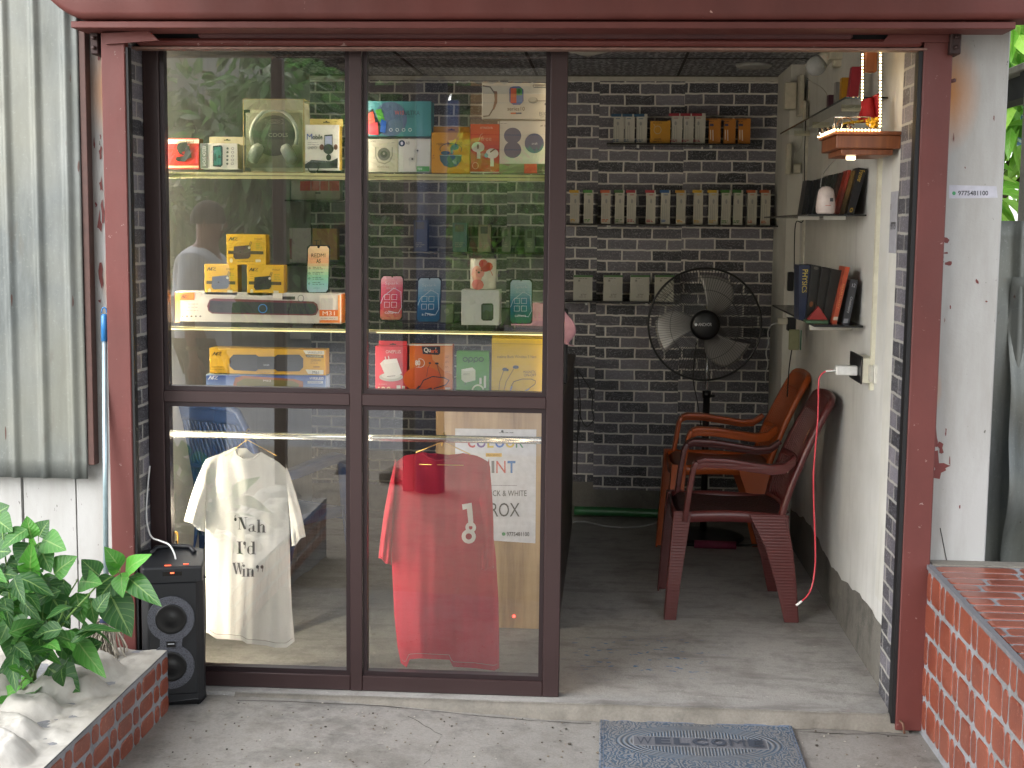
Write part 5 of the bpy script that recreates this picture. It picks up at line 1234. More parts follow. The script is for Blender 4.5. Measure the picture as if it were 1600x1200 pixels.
def serif(c, g, x, y, w, h):
    """fat-face letters: thick stems, hairline serifs; (x,y) bottom left"""
    def st(x0, y0, x1, y1): c.rect(x + x0 * w, y - y1 * h, x + x1 * w, y - y0 * h, INK, nx=2, ny=4); c.k -= 1
    def bowl(cx, cy, rx, ry, a0=0, a1=360, t0=.05, t1=.22):
        n = 22
        for i in range(n):
            a = radians(a0 + (a1 - a0) * i / n); e = radians(a0 + (a1 - a0) * (i + 1) / n)
            P = []
            for q in (a, e):
                th_ = t0 + (t1 - t0) * abs(cos(q)) ** 1.5
                P.append(((cx + rx * cos(q)), (cy + ry * sin(q)), (cx + (rx - th_) * cos(q)), (cy + (ry - .05) * sin(q))))
            c.poly([(x + P[0][0] * w, y - P[0][1] * h), (x + P[1][0] * w, y - P[1][1] * h), (x + P[1][2] * w, y - P[1][3] * h), (x + P[0][2] * w, y - P[0][3] * h)], INK); c.k -= 1
    if g == 'N':
        st(.0, .96, .38, 1.0); st(0, 0, .3, .04); st(.12, 0, .17, 1); st(.80, 0, .85, 1); st(.66, .96, 1, 1)
        c.poly([(x + .1 * w, y - h), (x + .40 * w, y - h), (x + .86 * w, y), (x + .62 * w, y)], INK); c.k -= 1
    if g == 'a': st(.52, .06, .78, .75); st(.72, 0, .98, .08); bowl(.45, .72, .33, .26, 10, 170, .06, .12); bowl(.38, .26, .36, .26, 60, 300); 
    if g == 'h': st(.08, 0, .34, 1.0); st(0, .95, .2, 1.0); st(0, 0, .44, .04); st(.62, 0, .88, .45); st(.55, 0, 1, .04); bowl(.58, .42, .30, .24, 0, 150, .06, .26)
    if g == 'n': st(.08, 0, .34, 1.0); st(0, .94, .2, 1.0); st(0, 0, .44, .05); st(.62, 0, .88, .7); st(.55, 0, 1, .05); bowl(.58, .66, .30, .32, 0, 150, .06, .26)
    if g == 'i': st(.3, 0, .72, 1.0); st(.1, .94, .5, 1.0); st(.1, 0, .92, .05); c.ell(x + .5 * w, y - 1.38 * h, .26 * w, .17 * h, INK, n=12); c.k -= 1
    if g == 'I': st(.3, 0, .7, 1.0); st(0, .96, 1, 1.0); st(0, 0, 1, .04)
    if g == 'd': st(.60, 0, .86, 1.0); st(.45, .95, .7, 1.0); st(.7, 0, 1.0, .05); bowl(.40, .33, .38, .34, 50, 310)
    if g == 'W':
        c.poly([(x + .02 * w, y - h), (x + .26 * w, y - h), (x + .46 * w, y), (x + .32 * w, y)], INK); c.k -= 1
        c.line([(x + .40 * w, y), (x + .58 * w, y - h)], .06 * w, INK); c.k -= 1
        c.poly([(x + .46 * w, y - h), (x + .68 * w, y - h), (x + .84 * w, y), (x + .72 * w, y)], INK); c.k -= 1
        c.line([(x + .78 * w, y), (x + .94 * w, y - h)], .05 * w, INK); c.k -= 1; st(0, .96, .34, 1); st(.82, .96, 1.05, 1)
    if g == 'q': c.ell(x + .5 * w, y - .85 * h, .5 * w, .16 * h, INK, n=12); c.k -= 1; c.poly([(x + .95 * w, y - .85 * h), (x + .7 * w, y - .4 * h), (x + .5 * w, y - .45 * h), (x + .7 * w, y - .75 * h)], INK); c.k -= 1
    if g == 'Q': c.ell(x + .5 * w, y - .7 * h, .5 * w, .16 * h, INK, n=12); c.k -= 1; c.poly([(x + .05 * w, y - .7 * h), (x + .35 * w, y - 1.1 * h), (x + .55 * w, y - 1.05 * h), (x + .35 * w, y - .8 * h)], INK); c.k -= 1
serif(cv, 'Q', 366, 824, 4, 18)
serif(cv, 'N', 372, 827, 15, 19); serif(cv, 'a', 388, 831, 12.5, 12.5); serif(cv, 'h', 401.5, 832, 14, 20)
serif(cv, 'I', 370, 865, 9, 19); serif(cv, 'q', 380, 865, 4.5, 19); serif(cv, 'd', 386, 866, 14, 20)
serif(cv, 'W', 363, 897, 17, 18); serif(cv, 'i', 377, 901, 8, 12.5); serif(cv, 'n', 385, 901, 13, 13); serif(cv, 'q', 400, 901, 5, 18); serif(cv, 'q', 407, 901, 5, 18)
cv.build('shirt_print', wt)
RD = cloth_mat('red_cotton', 'b00a30', '9c0628')
Lp = [(690, 640), (705, 628), (715, 620), (730, 614), (870, 612), (900, 613), (960, 616), (1010, 621), (1045, 628)]
Rp = [(690, 740), (705, 752), (716, 762), (730, 766), (830, 770), (870, 775), (940, 779), (1000, 780), (1048, 780)]
topf = [(-1, 724), (-.85, 712), (-.55, 708), (-.46, 706), (-.3, 713), (-.1, 717), (.15, 716), (.42, 709), (.52, 708), (.8, 712), (1, 722)]
botf = [(-1, 1036), (-.9, 1043), (-.8, 1030), (-.6, 1029), (0, 1031), (.05, 1042), (.5, 1044), (.9, 1048), (1, 1044)]
rt, rf = tshirt('t_shirt', 'red t-shirt with a white 18 hanging in the lower right pane', Lp, Rp, topf, botf, .135, RD, 9,
                [((618, 716), (591, 872), (611, 884), (614, 820), -1), ((764, 716), (771, 888), (750, 892), (744, 800), 1)], bulge=.034, amp=.015)
cv = Canvas(fn=lambda px, py, h: (lambda q: Vector((q.x, q.y - .0012 - h, q.z)))(rf(px, py)), step=.0001)
Wt = 'd8d6d2'
cv.poly([(722, 788), (737, 785.5), (738.5, 800), (739.5, 814), (739, 822), (732, 822), (731.5, 812), (729.5, 795), (723, 796.5)], Wt)
cv.ring(735.5, 824, 5.6, 6, 5.4, Wt); cv.ring(732.5, 838, 8, 8, 6.2, Wt)
cv.build('shirt_print', rt)

# ------------------------------------------------------------------ counter and poster
ct = thing('counter', 'oak faced sales counter with a dark brown side behind the red t-shirt', 'counter', (-.42, 1.8, 0))
CX0, CX1, CY0, CY1, CZ = -.655, -.176, .785, 2.70, .90
b = MB(); b.box(CX0, CX1 - .004, CY0, CY0 + .018, .002, CZ - .02, OAK, .001); b.build('front_panel', ct)
b = MB(); b.box(CX1 - .016, CX1, CY0 + .0185, CY1, .002, CZ - .02, BROWNLAM, .001); b.build('side_panel', ct)
b = MB(); b.box(CX0 - .005, CX1 + .008, CY0 - .006, CY1, CZ - .0195, CZ, BROWNLAM, .003); b.build('counter_top', ct)
cv = Canvas(Y=CY0, base=.0012); cv.rough = .6
PAP = mat('cfcfd8', .7)
P = [(711, 669.5), (838, 671), (836.5, 849), (712, 841)]
b = MB(); vs = [at(x, y, Y=CY0 - .0012) for x, y in P]; b.add(vs + [v + Vector((0, .0006, 0)) for v in vs], [(0, 3, 2, 1), (4, 5, 6, 7), (0, 1, 5, 4), (1, 2, 6, 5), (2, 3, 7, 6), (3, 0, 4, 7)], PAP)
po = tag(b.build('poster'), 'white printed poster COLOUR PRINT taped to the oak counter front', 'poster')
xs_ = 731; wl = [11.5, 14.5, 10, 14.5, 13.5, 12]
for ch, c_, w_ in zip('COLOUR', ('b8382e', '6c4c8c', 'c8b02a', '2a62b8', 'ceb23a', '2f7a4a'), wl):
    cv.text(ch, xs_, 684, xs_ + w_, 699.5, c_, .03); cv.k -= 1; xs_ += w_ + 2.2
xs_ = 736
for ch, c_, w_ in zip('PRINT', ('7a4a8c', 'd8a22a', '6a6a70', 'c24a3a', '2a6ab0'), (13, 13, 4.5, 14.5, 12.5)):
    cv.text(ch, xs_, 720, xs_ + w_, 739, c_, .03); cv.k -= 1; xs_ += w_ + 3
cv.rect(759, 708, 784, 713.5, 'cfa42a'); cv.text('Best Quality', 762, 709.3, 781, 712.5, '6a5216')
cv.line([(736, 758), (808, 758.5)], .7, '77777c'); cv.lines(780, 676, 815, 1, 2, '4a4a4c', 1.0); cv.ell(785, 673.8, 2, 2, '3a3a3c')
cv.text('BLACK & WHITE', 754, 766, 823, 775, '3c3c40', -.005); cv.text('XEROX', 739, 785.5, 812, 807, '3a3a3e', .045)
cv.ell(787, 834, 2.8, 2.8, '2f7a4a'); cv.text('9775481100', 792, 831, 827, 837.6, '2c2c30', .01)
cv.build('printing', po)
b = MB(); p = at(803, 963, Y=CY0 - .001); b.lathe([(0, -.004), (.0045, -.004), (.0055, 0)], mat('ff3a30', .4, emit=3), (p.x, p.y, p.z), 12, 'y')
tag(b.build('indicator_lamp'), 'tiny glowing red lamp low on the oak counter front', 'lamp')
# monitor and pink cloth on the counter
mo = thing('monitor', 'back of a black monitor standing on the counter beside the window frame', 'monitor', (-.28, 1.1, CZ))
b = MB(); b.box(-.43, -.163, 1.02, 1.06, CZ + .03, CZ + .33, SB, .006); b.build('case', mo)
b = MB(); b.box(-.36, -.26, .98, 1.1, CZ, CZ + .012, SB, .003); b.box(-.32, -.30, 1.03, 1.05, CZ + .012, CZ + .04, SB); b.build('stand', mo)
PINK = cloth_mat('pink_cloth', 'b98f98', 'a07480')
def clf(u, v):
    x = -.375 + .235 * u + .012 * sin(v * 8); y = .99 - .02 * u + .02 * sin(u * 9 + v * 3); z = CZ + .355 - .02 * abs(u - .4) - v * (.20 * (1 - .55 * abs(u - .5) * 2 * v)) - max(0, u - .75) * .25
    return Vector((x + .012 * v * sin(u * 12), y - .018 * v, z))
b = MB(); b.grid(clf, 30, 20, PINK); o = b.build('cloth', solid=.003); tag(o, 'faded pink cloth draped over the black monitor', 'cloth')
b = MB(); CB = mat('0c0c0e', .5)
b.tube(smooth([at(901, 578, Y=2.0), at(904, 600, Y=2.0), at(907, 640, Y=2.0), at(904, 680, Y=2.0)]), .003, CB, 6)
b.tube(smooth([at(901, 577, Y=2.0), at(912, 592, Y=2.0), at(925, 615, Y=2.0), at(925, 640, Y=2.0), at(928, 655, Y=2.0), at(916, 666, Y=2.0), at(906, 648, Y=2.0), at(903, 620, Y=2.0)]), .003, CB, 6)
b.tube(smooth([at(904, 648, Y=2.0), at(902, 690, Y=2.02), at(901, 740, Y=2.05)]), .003, CB, 6)
tag(b.build('black_cable'), 'looped black cables hanging beside the counter', 'cable')
b = MB(); b.tube(smooth([(-.17, 2.88, .045), (.1, 2.885, .043), (.35, 2.87, .04)]), .024, mat('2f6a3f', .35), 16); tag(b.build('pipe'), 'green plastic pipe lying along the foot of the back wall', 'pipe')
b = MB(); b.tube(smooth([at(895, 815, Z=.006), at(915, 815, Z=.006), at(940, 821, Z=.006), at(970, 824, Z=.006), at(1005, 822, Z=.006), at(1032, 814, Z=.006)]), .0045, mat('a9a9a8', .4), 8); tag(b.build('floor_cable'), 'white cable lying on the floor below the green pipe', 'cable')
b = MB(); b.tube([at(1085, 850, Z=.02), at(1150, 852, Z=.02)], .02, mat('7a2a44', .6), 12); b.tube([at(1150, 852, Z=.02), at(1245, 851, Z=.02)], .006, CB, 8); tag(b.build('rolled_umbrella'), 'folded dark pink umbrella lying on the floor under the chairs', 'umbrella')

# ------------------------------------------------------------------ back wall shelves and slim cartons
BS = mat('17181b', .25)
def bshelf(label, px0, px1, py, Y0=2.80):
    a = at(px0, py, Y=Y0); c = at(px1, py, Y=Y0)
    b = MB(); b.box(a.x, c.x, Y0 - .05, YB - .003, a.z - .008, a.z, BS, .001); o = tag(b.build('wall_shelf'), label, 'shelf')
    for f_ in (.22, .73):
        bb = MB(); x = a.x + (c.x - a.x) * f_; bb.box(x - .006, x + .006, Y0 - .03, Y0, a.z - .022, a.z - .0085, mat('b9b9b4', .3, .7)); bb.build('bracket', o)
    return a.z
z1 = bshelf('short black shelf high on the back brick wall', 948, 1171, 224)
z2 = bshelf('long black shelf across the middle of the back brick wall', 878, 1219, 349)
z3 = bshelf('black shelf with green topped cartons behind the fan', 876, 1060, 469)
def slim(name, label, px0, px1, py0, z, col, cap, acc, group, Y=2.80, kind=0):
    a = at(px0, 400, Y=Y); c = at(px1, 400, Y=Y); zt_ = at(px0, py0, Y=Y).z
    b = MB(); b.box(a.x, c.x, Y, Y + .04, z + .0006, zt_, mat(col, .5, var=.05), .0008); o = tag(b.build(name), label, 'box', group)
    yb = (1.55 - z) * 1  # canvas in pixels
    py1 = None
    lo, hi = py0, py0 + 200
    for _ in range(30):
        mid = (lo + hi) / 2
        if at(px0, mid, Y=Y).z > z: lo = mid
        else: hi = mid
    py1 = lo; cv = Canvas(Y=Y)
    w = px1 - px0; h = py1 - py0
    if kind == 0:
        cv.rect(px0, py0, px1, py0 + 4.4, cap); cv.rect(px0 + w * .45, py0 + 7, px1 - 2, py0 + 8, acc); cv.ell(px0 + w * .65, py0 + h * .33, w * .12, h * .07, '8f8f8c', n=10)
        for k in range(3): cv.line([(px0 + w * (.3 + .22 * k), py0 + h * .42), (px0 + w * (.3 + .22 * k), py0 + h * .84)], .6, '93938c'); cv.k -= 1
        cv.lines(px0 + 2, py0 + h * .88, px1 - 2, 2, 2.2, acc, 1.3)
    elif kind == 1:
        cv.rect(px0, py0, px1, py0 + 1.6, '3a2410'); cv.text('boat', px0 + 9, py0 + 2.5, px1 - 9, py0 + 5, '4a3410'); cv.ring((px0 + px1) / 2, py0 + 15, 5.5, 6, 1.2, 'c0a878'); cv.line([((px0 + px1) / 2 - 4, py0 + 10), ((px0 + px1) / 2 - 6, py0 + 6)], 1, 'c0a878'); cv.text('AIRDOPES', px0 + 10, py0 + 28, px1 - 10, py0 + 31, '3a2a10', .02); cv.lines(px0 + 8, py0 + 33, px1 - 8, 1, 2, '4a3410', .6)
    elif kind == 2:
        cv.rect(px0, py0, px1, py0 + 3, '8c5a1c'); cv.lines(px0 + 4, py0 + 5, px1 - 4, 1, 2, '3a2a20', .9); cv.rect(px0 + 6, py0 + 8.5, px1 - 6, py0 + 12, '3a3c58'); cv.line([(px0 + w * .4, py0 + 18), (px0 + w * .4, py0 + 33)], 1.6, 'd0c0b0'); cv.line([(px0 + w * .6, py0 + 18), (px0 + w * .62, py0 + 35)], 1.6, 'd0c0b0'); cv.rect(px0, py1 - 1, px1, py1, '7a4410')
    elif kind == 3:
        cv.rect(px0, py0, px1, py0 + 3, '3a6a30'); cv.lines(px0 + 8, py0 + 5, px1 - 8, 1, 2, '55554e', .7); cv.ring((px0 + px1) / 2, py0 + 20, 5, 5, 1.2, 'a3a39a'); cv.ring((px0 + px1) / 2 + 1, py0 + 11, 4, 4, .7, 'b0b0a8', 0, 300); cv.rect(px0 + 7, py0 + 7, px0 + 10, py0 + 10, '7a7a74'); cv.text('67W', px0 + 11, py0 + 29, px1 - 10, py0 + 32, '55554e', .02); cv.lines(px0 + 8, py0 + 34, px1 - 7, 1, 2, '6a6a64', .8)
    cv.build('printed_front', o); return o
g = 'slim cable cartons on the back wall shelves'
ordn = ['leftmost', 'second', 'third', 'fourth', 'fifth', 'sixth', 'seventh', 'eighth', 'ninth', 'tenth', 'eleventh', 'twelfth', 'thirteenth', 'rightmost']
for k, (a, c) in enumerate(((955, 971), (972.5, 988), (990.5, 1007))): slim('cable_box', 'slim white carton with blue cap on the top back shelf, %s of three' % ('leftmost', 'middle', 'rightmost')[k], a, c, 178, z1, 'b7b5aa', '27506e', '3c5a78', g)
slim('headset_box', 'square yellow carton on the top back shelf between blue and red capped cartons', 1012, 1043, 188, z1, 'c08a16', None, None, None, kind=1)
for k, (a, c) in enumerate(((1045, 1061.5), (1063, 1079), (1081, 1097))): slim('cable_box', 'slim white carton with red cap on the top back shelf, %s of three' % ('leftmost', 'middle', 'rightmost')[k], a, c, 177, z1, 'b7b5aa', '8f2230', '98404a', g)
for k, (a, c) in enumerate(((1103, 1121), (1126, 1144), (1148.5, 1167))): slim('earphone_box', 'amber earphone carton on the top back shelf, %s of three' % ('leftmost', 'middle', 'rightmost')[k], a, c, 185, z1, 'b0701c', None, None, 'amber earphone cartons', kind=2)
rowc = [(889.5, 'c29a28', 'yellow'), (911, '4a8a3c', 'green'), (938, 'b85a34', 'orange'), (959.5, '3f6a34', 'dark green'), (978, '9c2430', 'red'), (1008, '9c2430', 'red'), (1031, '2f5f94', 'blue'), (1055, 'c08c20', 'yellow'), (1082, 'c8a020', 'yellow'), (1105.5, 'c09a24', 'yellow'), (1125.5, '40762e', 'green'), (1144, '35692a', 'green'), (1166, 'b05a30', 'orange'), (1187, 'b05a30', 'orange')]
for k, (px, c_, nm) in enumerate(rowc):
    slim('cable_box', 'slim white carton with %s cap, %s from the left on the long shelf' % (nm, ordn[k] if k < 13 else 'fourteenth') if k else 'slim white carton with yellow cap, leftmost on the long back shelf beside the window frame', px, px + 14.5, 297, z2, 'b3b0a2', c_, c_, g)
for k, px in enumerate((896.5, 943.5, 985.5, 1024)): slim('charger_carton', 'white charger carton with green top on the low back shelf, %s' % ('beside the window frame', 'second from the window frame', 'third from the window frame', 'half behind the fan guard')[k], px, px + 30, 430, z3, 'a9a89c', None, None, 'charger cartons with green tops', kind=3)
# goods on shelves behind the window, left wall corner and back wall
a = at(470, 412, Y=2.55)
b = MB(); b.box(-1.6, -1.30, 2.35, 2.9, at(470, 412, Y=2.5).z - .008, at(470, 412, Y=2.5).z, BS); tag(b.build('wall_shelf'), 'dark shelf in the back left corner seen through the left pane', 'shelf')
def bx(name, label, rect, col, draw, Y, t=.06):
    return product(name, label, 'box', rect, col, draw, Y=Y, t=t)
def d(c, x0, y0, x1, y1):
    c.text('Y31', x0 + 6, y0 + 5, x0 + 20, y0 + 11, '2c2c30'); c.rect(x0 + 5, y0 + 22, x0 + 20, y1 - 2, '2a2a33'); c.rect(x0 + 13, y0 + 17, x0 + 28, y1 - 6, '6a2a44'); c.ell(x0 + 18, y0 + 24, 2.5, 2.5, '3c1a28'); c.line([(x0 + 29, y0), (x0 + 29, y1)], .8, '8a8a88')
bx('phone_box', 'white phone carton printed Y31 on the back left shelf', (428, 356, 486, 411), '9a9a96', d, 2.45)
bx('phone_box', 'mustard carton beside the white Y31 carton', (488, 357, 527, 406), '8a6a28', lambda c, x0, y0, x1, y1: c.text('T1', x0 + 3, y0 + 18, x0 + 14, y0 + 28, '4a3a18'), 2.46)
def d(c, x0, y0, x1, y1):
    c.rect(x0 + 14, y0 + 2, x1 - 2, y0 + 17, 'a02028')
    for k in range(3): c.line([(x0 + 31 + 14 * k, y0 + 2), (x0 + 31 + 14 * k, y0 + 17)], 1, '9a9a90')
    c.rect(x0 + 38, y0 + 19, x0 + 46, y0 + 22, '202022')
b = MB(); zz = at(470, 313, Y=2.5).z; b.box(-1.6, -1.24, 2.35, 2.7, zz - .008, zz, BS); tag(b.build('wall_shelf'), 'upper dark shelf in the back left corner with a red printed carton', 'shelf')
bx('phone_box', 'cream carton with red panels under the top display shelf', (455, 281, 532, 312), '8f8e80', d, 2.45)
bx('phone_box', 'grey carton low behind the long yellow soundbar carton', (436, 512, 486, 530), '9a9a98', lambda c, x0, y0, x1, y1: c.rect(x0 + 5, y0 + 2, x0 + 14, y1 - 4, '2b2b2f'), 2.45)
b = MB(); zz = at(760, 394, Y=2.8).z; b.box(at(630, 394, Y=2.8).x, at(858, 394, Y=2.8).x, 2.75, YB - .003, zz - .008, zz, BS); tag(b.build('wall_shelf'), 'black back wall shelf seen through the right pane above the mug', 'shelf')
for (x0, x1, y0, c_, lb) in ((646, 668, 344, '1c3566', 'dark blue phone carton'), (707, 730, 348, '1f5a66', 'teal phone carton'), (747, 767, 351, '8f8a70', 'beige phone carton'), (784, 798, 355, '6f7068', 'grey slim carton'), (820, 836, 358, '5c6a5c', 'green grey slim carton')):
    bx('phone_box', lb + ' on the back shelf seen through the right pane', (x0, y0, x1, 393.5), c_, lambda c, x0, y0, x1, y1: (c.rect(x0 + 4, y0 + 3, x1 - 5, y0 + 14, '25262a'), c.lines(x0 + 4, y1 - 14, x1 - 4, 3, 3, 'a9a793', .8)), 2.78)
b = MB(); zz = at(760, 505, Y=2.8).z; b.box(at(600, 505, Y=2.8).x, at(858, 505, Y=2.8).x, 2.75, YB - .003, zz - .008, zz, BS); tag(b.build('wall_shelf'), 'black back wall shelf behind the phone dummies', 'shelf')
bx('charger_carton', 'pale green carton on the back shelf between the blue phone and the white box', (688, 476, 708, 504), '6d7a60', lambda c, x0, y0, x1, y1: c.ell((x0 + x1) / 2, y0 + 10, 4, 4, '9aa38c'), 2.78)

# ------------------------------------------------------------------ plastic chairs
def plastic(name, c1, c2):
    b = NB(name); p = b.obj(); n = b.noise(b.pos(), 5, 4)
    b.set(Base_Color=b.mix(n, c1, c2), Roughness=.32); b.bump(b.noise(b.pos(), 160, 2), .06, .002); return b.m
def rib_mat(name, c1, c2, k=520):
    b = NB(name); sp = b.n('SeparateXYZ', Vector=b.pos()).outputs; n = b.noise(b.pos(), 5, 4)
    w = b.math('SINE', b.math('MULTIPLY', sp[2], k)); b.set(Base_Color=b.mix(n, c1, c2), Roughness=.35); b.bump(w, .13, .003); return b.m
def seat_mat(name, c1, c2):
    b = NB(name); v = b.n('TexVoronoi', {'feature': 'F1'}, Vector=b.pos(), Scale=95).outputs['Distance']
    b.set(Base_Color=b.mix(b.ramp(v, [(.15, (1, 1, 1)), (.5, (0, 0, 0))]), c1, c2), Roughness=.4); b.bump(v, .8, .006); return b.m
def chair(label, cx, cy, ang, mm_, rb, st_, legspan=.43, sticker=False, hs=1.0, wide=.50):
    th = thing('plastic_armchair', label, 'chair', (cx, cy, 0), 'moulded plastic armchairs')
    # local: +X forward, +Y left, Z up
    M_ = Matrix.Translation((cx, cy, 0)) @ Matrix.Rotation(ang, 4, 'Z'); hw = wide / 2
    def mb(): b = MB(); b.M = M_; return b
    V = Vector
    def seat(u, v):
        x = .235 - .435 * u; y = (-1 + 2 * v) * (hw - .035 - .02 * u)
        z = .435 - .018 * sin(pi * u) * (1 - .5 * abs(2 * v - 1)) - .012 * u + .012 * u ** 6
        if u < .06: z -= (.06 - u) * .5
        return V((x, y, z * hs))
    b = mb(); b.grid(seat, 24, 20, st_); b.build('seat', th, solid=.006)
    b = mb()        # apron under the seat edge
    for s_ in (-1, 1):
        pts = [V((.235 - .435 * k / 10, s_ * (hw - .034 - .02 * k / 10), (.413 - .02 * sin(pi * k / 10) * -.6 - .012 * k / 10) * hs)) for k in range(11)]
        b.ribbon(pts, V((0, 0, 1)), .045, .006, mm_, True)
    b.ribbon([V((.238, -hw + .034, .40 * hs)), V((.25, 0, .398 * hs)), V((.238, hw - .034, .40 * hs))], V((0, 0, 1)), .05, .006, mm_, True)
    b.build('seat_apron', th)
    for s_ in (-1, 1):
        # front leg running on up into the arm post: angle section
        b = mb(); yy = s_ * (hw - .02)
        path = [V((.262, yy + s_ * .012, .002)), V((.250, yy + s_ * .008, .15)), V((.236, yy, .30)), V((.222, yy - s_ * .002, .44 * hs))]
        b.ribbon(path, V((1, 0, 0)), [.046, .05, .062, .07], .006, rb, False)
        b.ribbon([p + V((.022 + .003 * i, -s_ * .022, 0)) for i, p in enumerate(path)], V((0, 1, 0)), [.040, .042, .046, .052], .006, rb, False)
        b.build('front_leg', th, bevel=.002)
        b = mb()
        path = [V((-.215, yy - s_ * .01 + s_ * .02, .002)), V((-.190, yy, .15)), V((-.158, yy - s_ * .005, .30)), V((-.115, yy - s_ * .012, .43 * hs))]
        b.ribbon(path, V((1, 0, 0)), [.055, .075, .105, .15], .006, rb, False)
        b.ribbon([p + V((-.028 - .012 * i, -s_ * .02, 0)) for i, p in enumerate(path)], V((0, 1, 0)), [.036, .042, .05, .05], .006, rb, False)
        b.build('rear_leg', th, bevel=.002)
        b = mb()
        path = [V((.214, yy + s_ * .0, .40 * hs)), V((.200, yy + s_ * .004, .52)), V((.185, yy + s_ * .006, .612)), V((.172, yy + s_ * .007, .640)), V((.145, yy + s_ * .008, .651)), V((.06, yy + s_ * .010, .648)), V((-.05, yy + s_ * .006, .632)), V((-.12, yy - s_ * .002, .622)), V((-.175, yy - s_ * .014, .628)), V((-.215, yy - s_ * .03, .66))]
        b.ribbon(path[:4], V((0, 1, 0)), [.045, .045, .046, .05], .02, rb, True)
        b.ribbon(path[3:], V((0, 1, 0)), [.056, .058, .056, .05, .046, .044, .04], .018, mm_, True)
        b.ribbon([p + V((0, s_ * .022, -.012)) for p in path[3:]], V((0, 0, 1)), [.034] * 7, .006, rb, True)
        b.build('armrest', th, bevel=.003)
    def back(u, v):     # u across, v up
        y = (-1 + 2 * u); w = hw - .048 - .022 * v + .012 * sin(pi * v)
        x = -.185 - .055 * v - .125 * v ** 1.6 + .030 * y * y * (1 - .2 * v); z = .40 + .485 * v - .014 * v * abs(y) ** 5
        return V((x, y * w, z * (1 if v > .1 else 1)))
    b = mb(); n = 15
    for k in range(n):         # vertical slats
        u0 = .09 + .82 * k / n; u1 = u0 + .82 / n * .78
        b.grid(lambda a, c, u0=u0, u1=u1: back(u0 + (u1 - u0) * a, .09 + .80 * c), 2, 14, mm_)
    b.build('back_slats', th, solid=.005)
    b = mb()
    for (ua, ub) in ((0, .09), (.91, 1)): b.grid(lambda a, c: back(ua + (ub - ua) * a, c), 3, 24, mm_)
    b.grid(lambda a, c: back(a, .86 + .14 * c), 24, 5, mm_); b.grid(lambda a, c: back(a, .0 + .10 * c), 24, 3, mm_)
    b.grid(lambda a, c: back(a, .44 + .05 * c), 24, 2, mm_)
    b.build('backrest_frame', th, solid=.008)
    b = mb()        # outer rolled rim
    rim = [back(0, k / 14) for k in range(15)] + [back(k / 14, 1) for k in range(1, 15)] + [back(1, 1 - k / 14) for k in range(1, 15)]
    b.tube([p + V((-.012, 0, 0)) for p in rim], .014, mm_, 8); b.build('backrest_rim', th)
    if sticker:
        b = mb(); c = back(.80, .68); up = (back(.80, .75) - back(.80, .61)).normalized(); sd_ = (back(.87, .68) - back(.73, .68)).normalized(); nn = up.cross(sd_); nn = nn if nn.x > 0 else -nn
        c = c + nn * .010
        for (r1, r2, col, k) in ((.021, .034, 'c9a02a', 0), (.018, .030, '8a1e1c', 1), (.014, .012, 'd8c070', 2)):
            b.add([c + nn * .0006 * k + sd_ * r1 * cos(2 * pi * i / 20) + up * (r2 * sin(2 * pi * i / 20) + (.012 if k == 2 else 0)) for i in range(20)], [tuple(range(20))], mat(col, .3))
        b.build('sticker', th)
    return th
MAR = plastic('maroon_plastic', '4a1c1b', '582322'); MARR = rib_mat('ribbed_maroon_plastic', '4a1d1b', '582523'); MARS = seat_mat('woven_maroon_seat', '24100f', '4a2220')
ORG = plastic('orange_plastic', 'a3481a', 'b4561f'); ORGR = plastic('orange_plastic', 'a3481a', 'b4561f'); ORGS = plastic('orange_plastic_seat', '6c2c12', '7c3616')
BLU = plastic('blue_plastic', '152e58', '1a3868')
chair('maroon plastic armchair with ribbed legs nearest the doorway', .518, 1.215, pi + radians(1.5), MAR, MARR, MARS, sticker=True)
chair('orange plastic armchair behind the maroon one', .54, 2.06, pi + radians(2.5), ORG, ORGR, ORGS, hs=1.1)
chair('dark blue plastic armchair inside the window behind the white t-shirt', -1.335, .86, radians(62), BLU, BLU, BLU)

# ------------------------------------------------------------------ pedestal fan
fc = at(1101, 507, Y=2.42); FR = 88 / 2200 * (fc - CAM).length * .985
fan = thing('pedestal_fan', 'black pedestal fan with pale blades and wire guard by the back wall', 'fan', (fc.x, fc.y + .05, 0))
FB = mat('0d0e10', .35); FW = mat('4a4b4c', .35, .5)
b = MB(); pts = lambda r, y, n=72: [(fc.x + r * cos(2 * pi * k / n), fc.y + y, fc.z + r * sin(2 * pi * k / n)) for k in range(n)]
b.tube(pts(FR, 0), .0055, FB, 8, closed=True); b.build('guard_ring', fan)
b = MB(); n = 108
for k in range(n):
    a = 2 * pi * k / n; sw = .10
    for (yf, m_) in ((-.045, FW), (.05, FB)):
        P = []
        for i in range(6):
            t = i / 5; r = FR * (.26 + .74 * t); aa = a + sw * (1 - t) * (1 if yf < 0 else -1); P.append((fc.x + r * cos(aa), fc.y + yf * (1 - t ** 3.2), fc.z + r * sin(aa)))
        b.tube(P, .0011, m_, 3, smooth=False)
for r_, y_ in ((.62, -.034), (.84, -.02), (.62, .036)): b.tube(pts(FR * r_, y_), .0014, FW, 4, closed=True)
b.build('wire_guard', fan)
b = MB(); b.lathe([(0, -.064), (FR * .20, -.062), (FR * .255, -.054), (FR * .27, -.042), (FR * .25, -.036)], FB, tuple(fc), 48, 'y'); hub = b.build('hub_cap', fan)
cv = Canvas(fn=lambda px, py, h: at(px, py, Y=fc.y - .0645) + Vector((0, -h, 0))); cv.text('ANCHOR', 1091, 504.5, 1112, 509.5, 'd0d2d4', .03); cv.ell(1087.5, 507, 2.2, 2.4, 'd0d2d4'); cv.build('lettering', hub)
BLADE = NB('fan_blade'); BLADE.set(Base_Color=(.35, .345, .335, 1), Roughness=.35, Metallic=.3); BLADE = BLADE.m
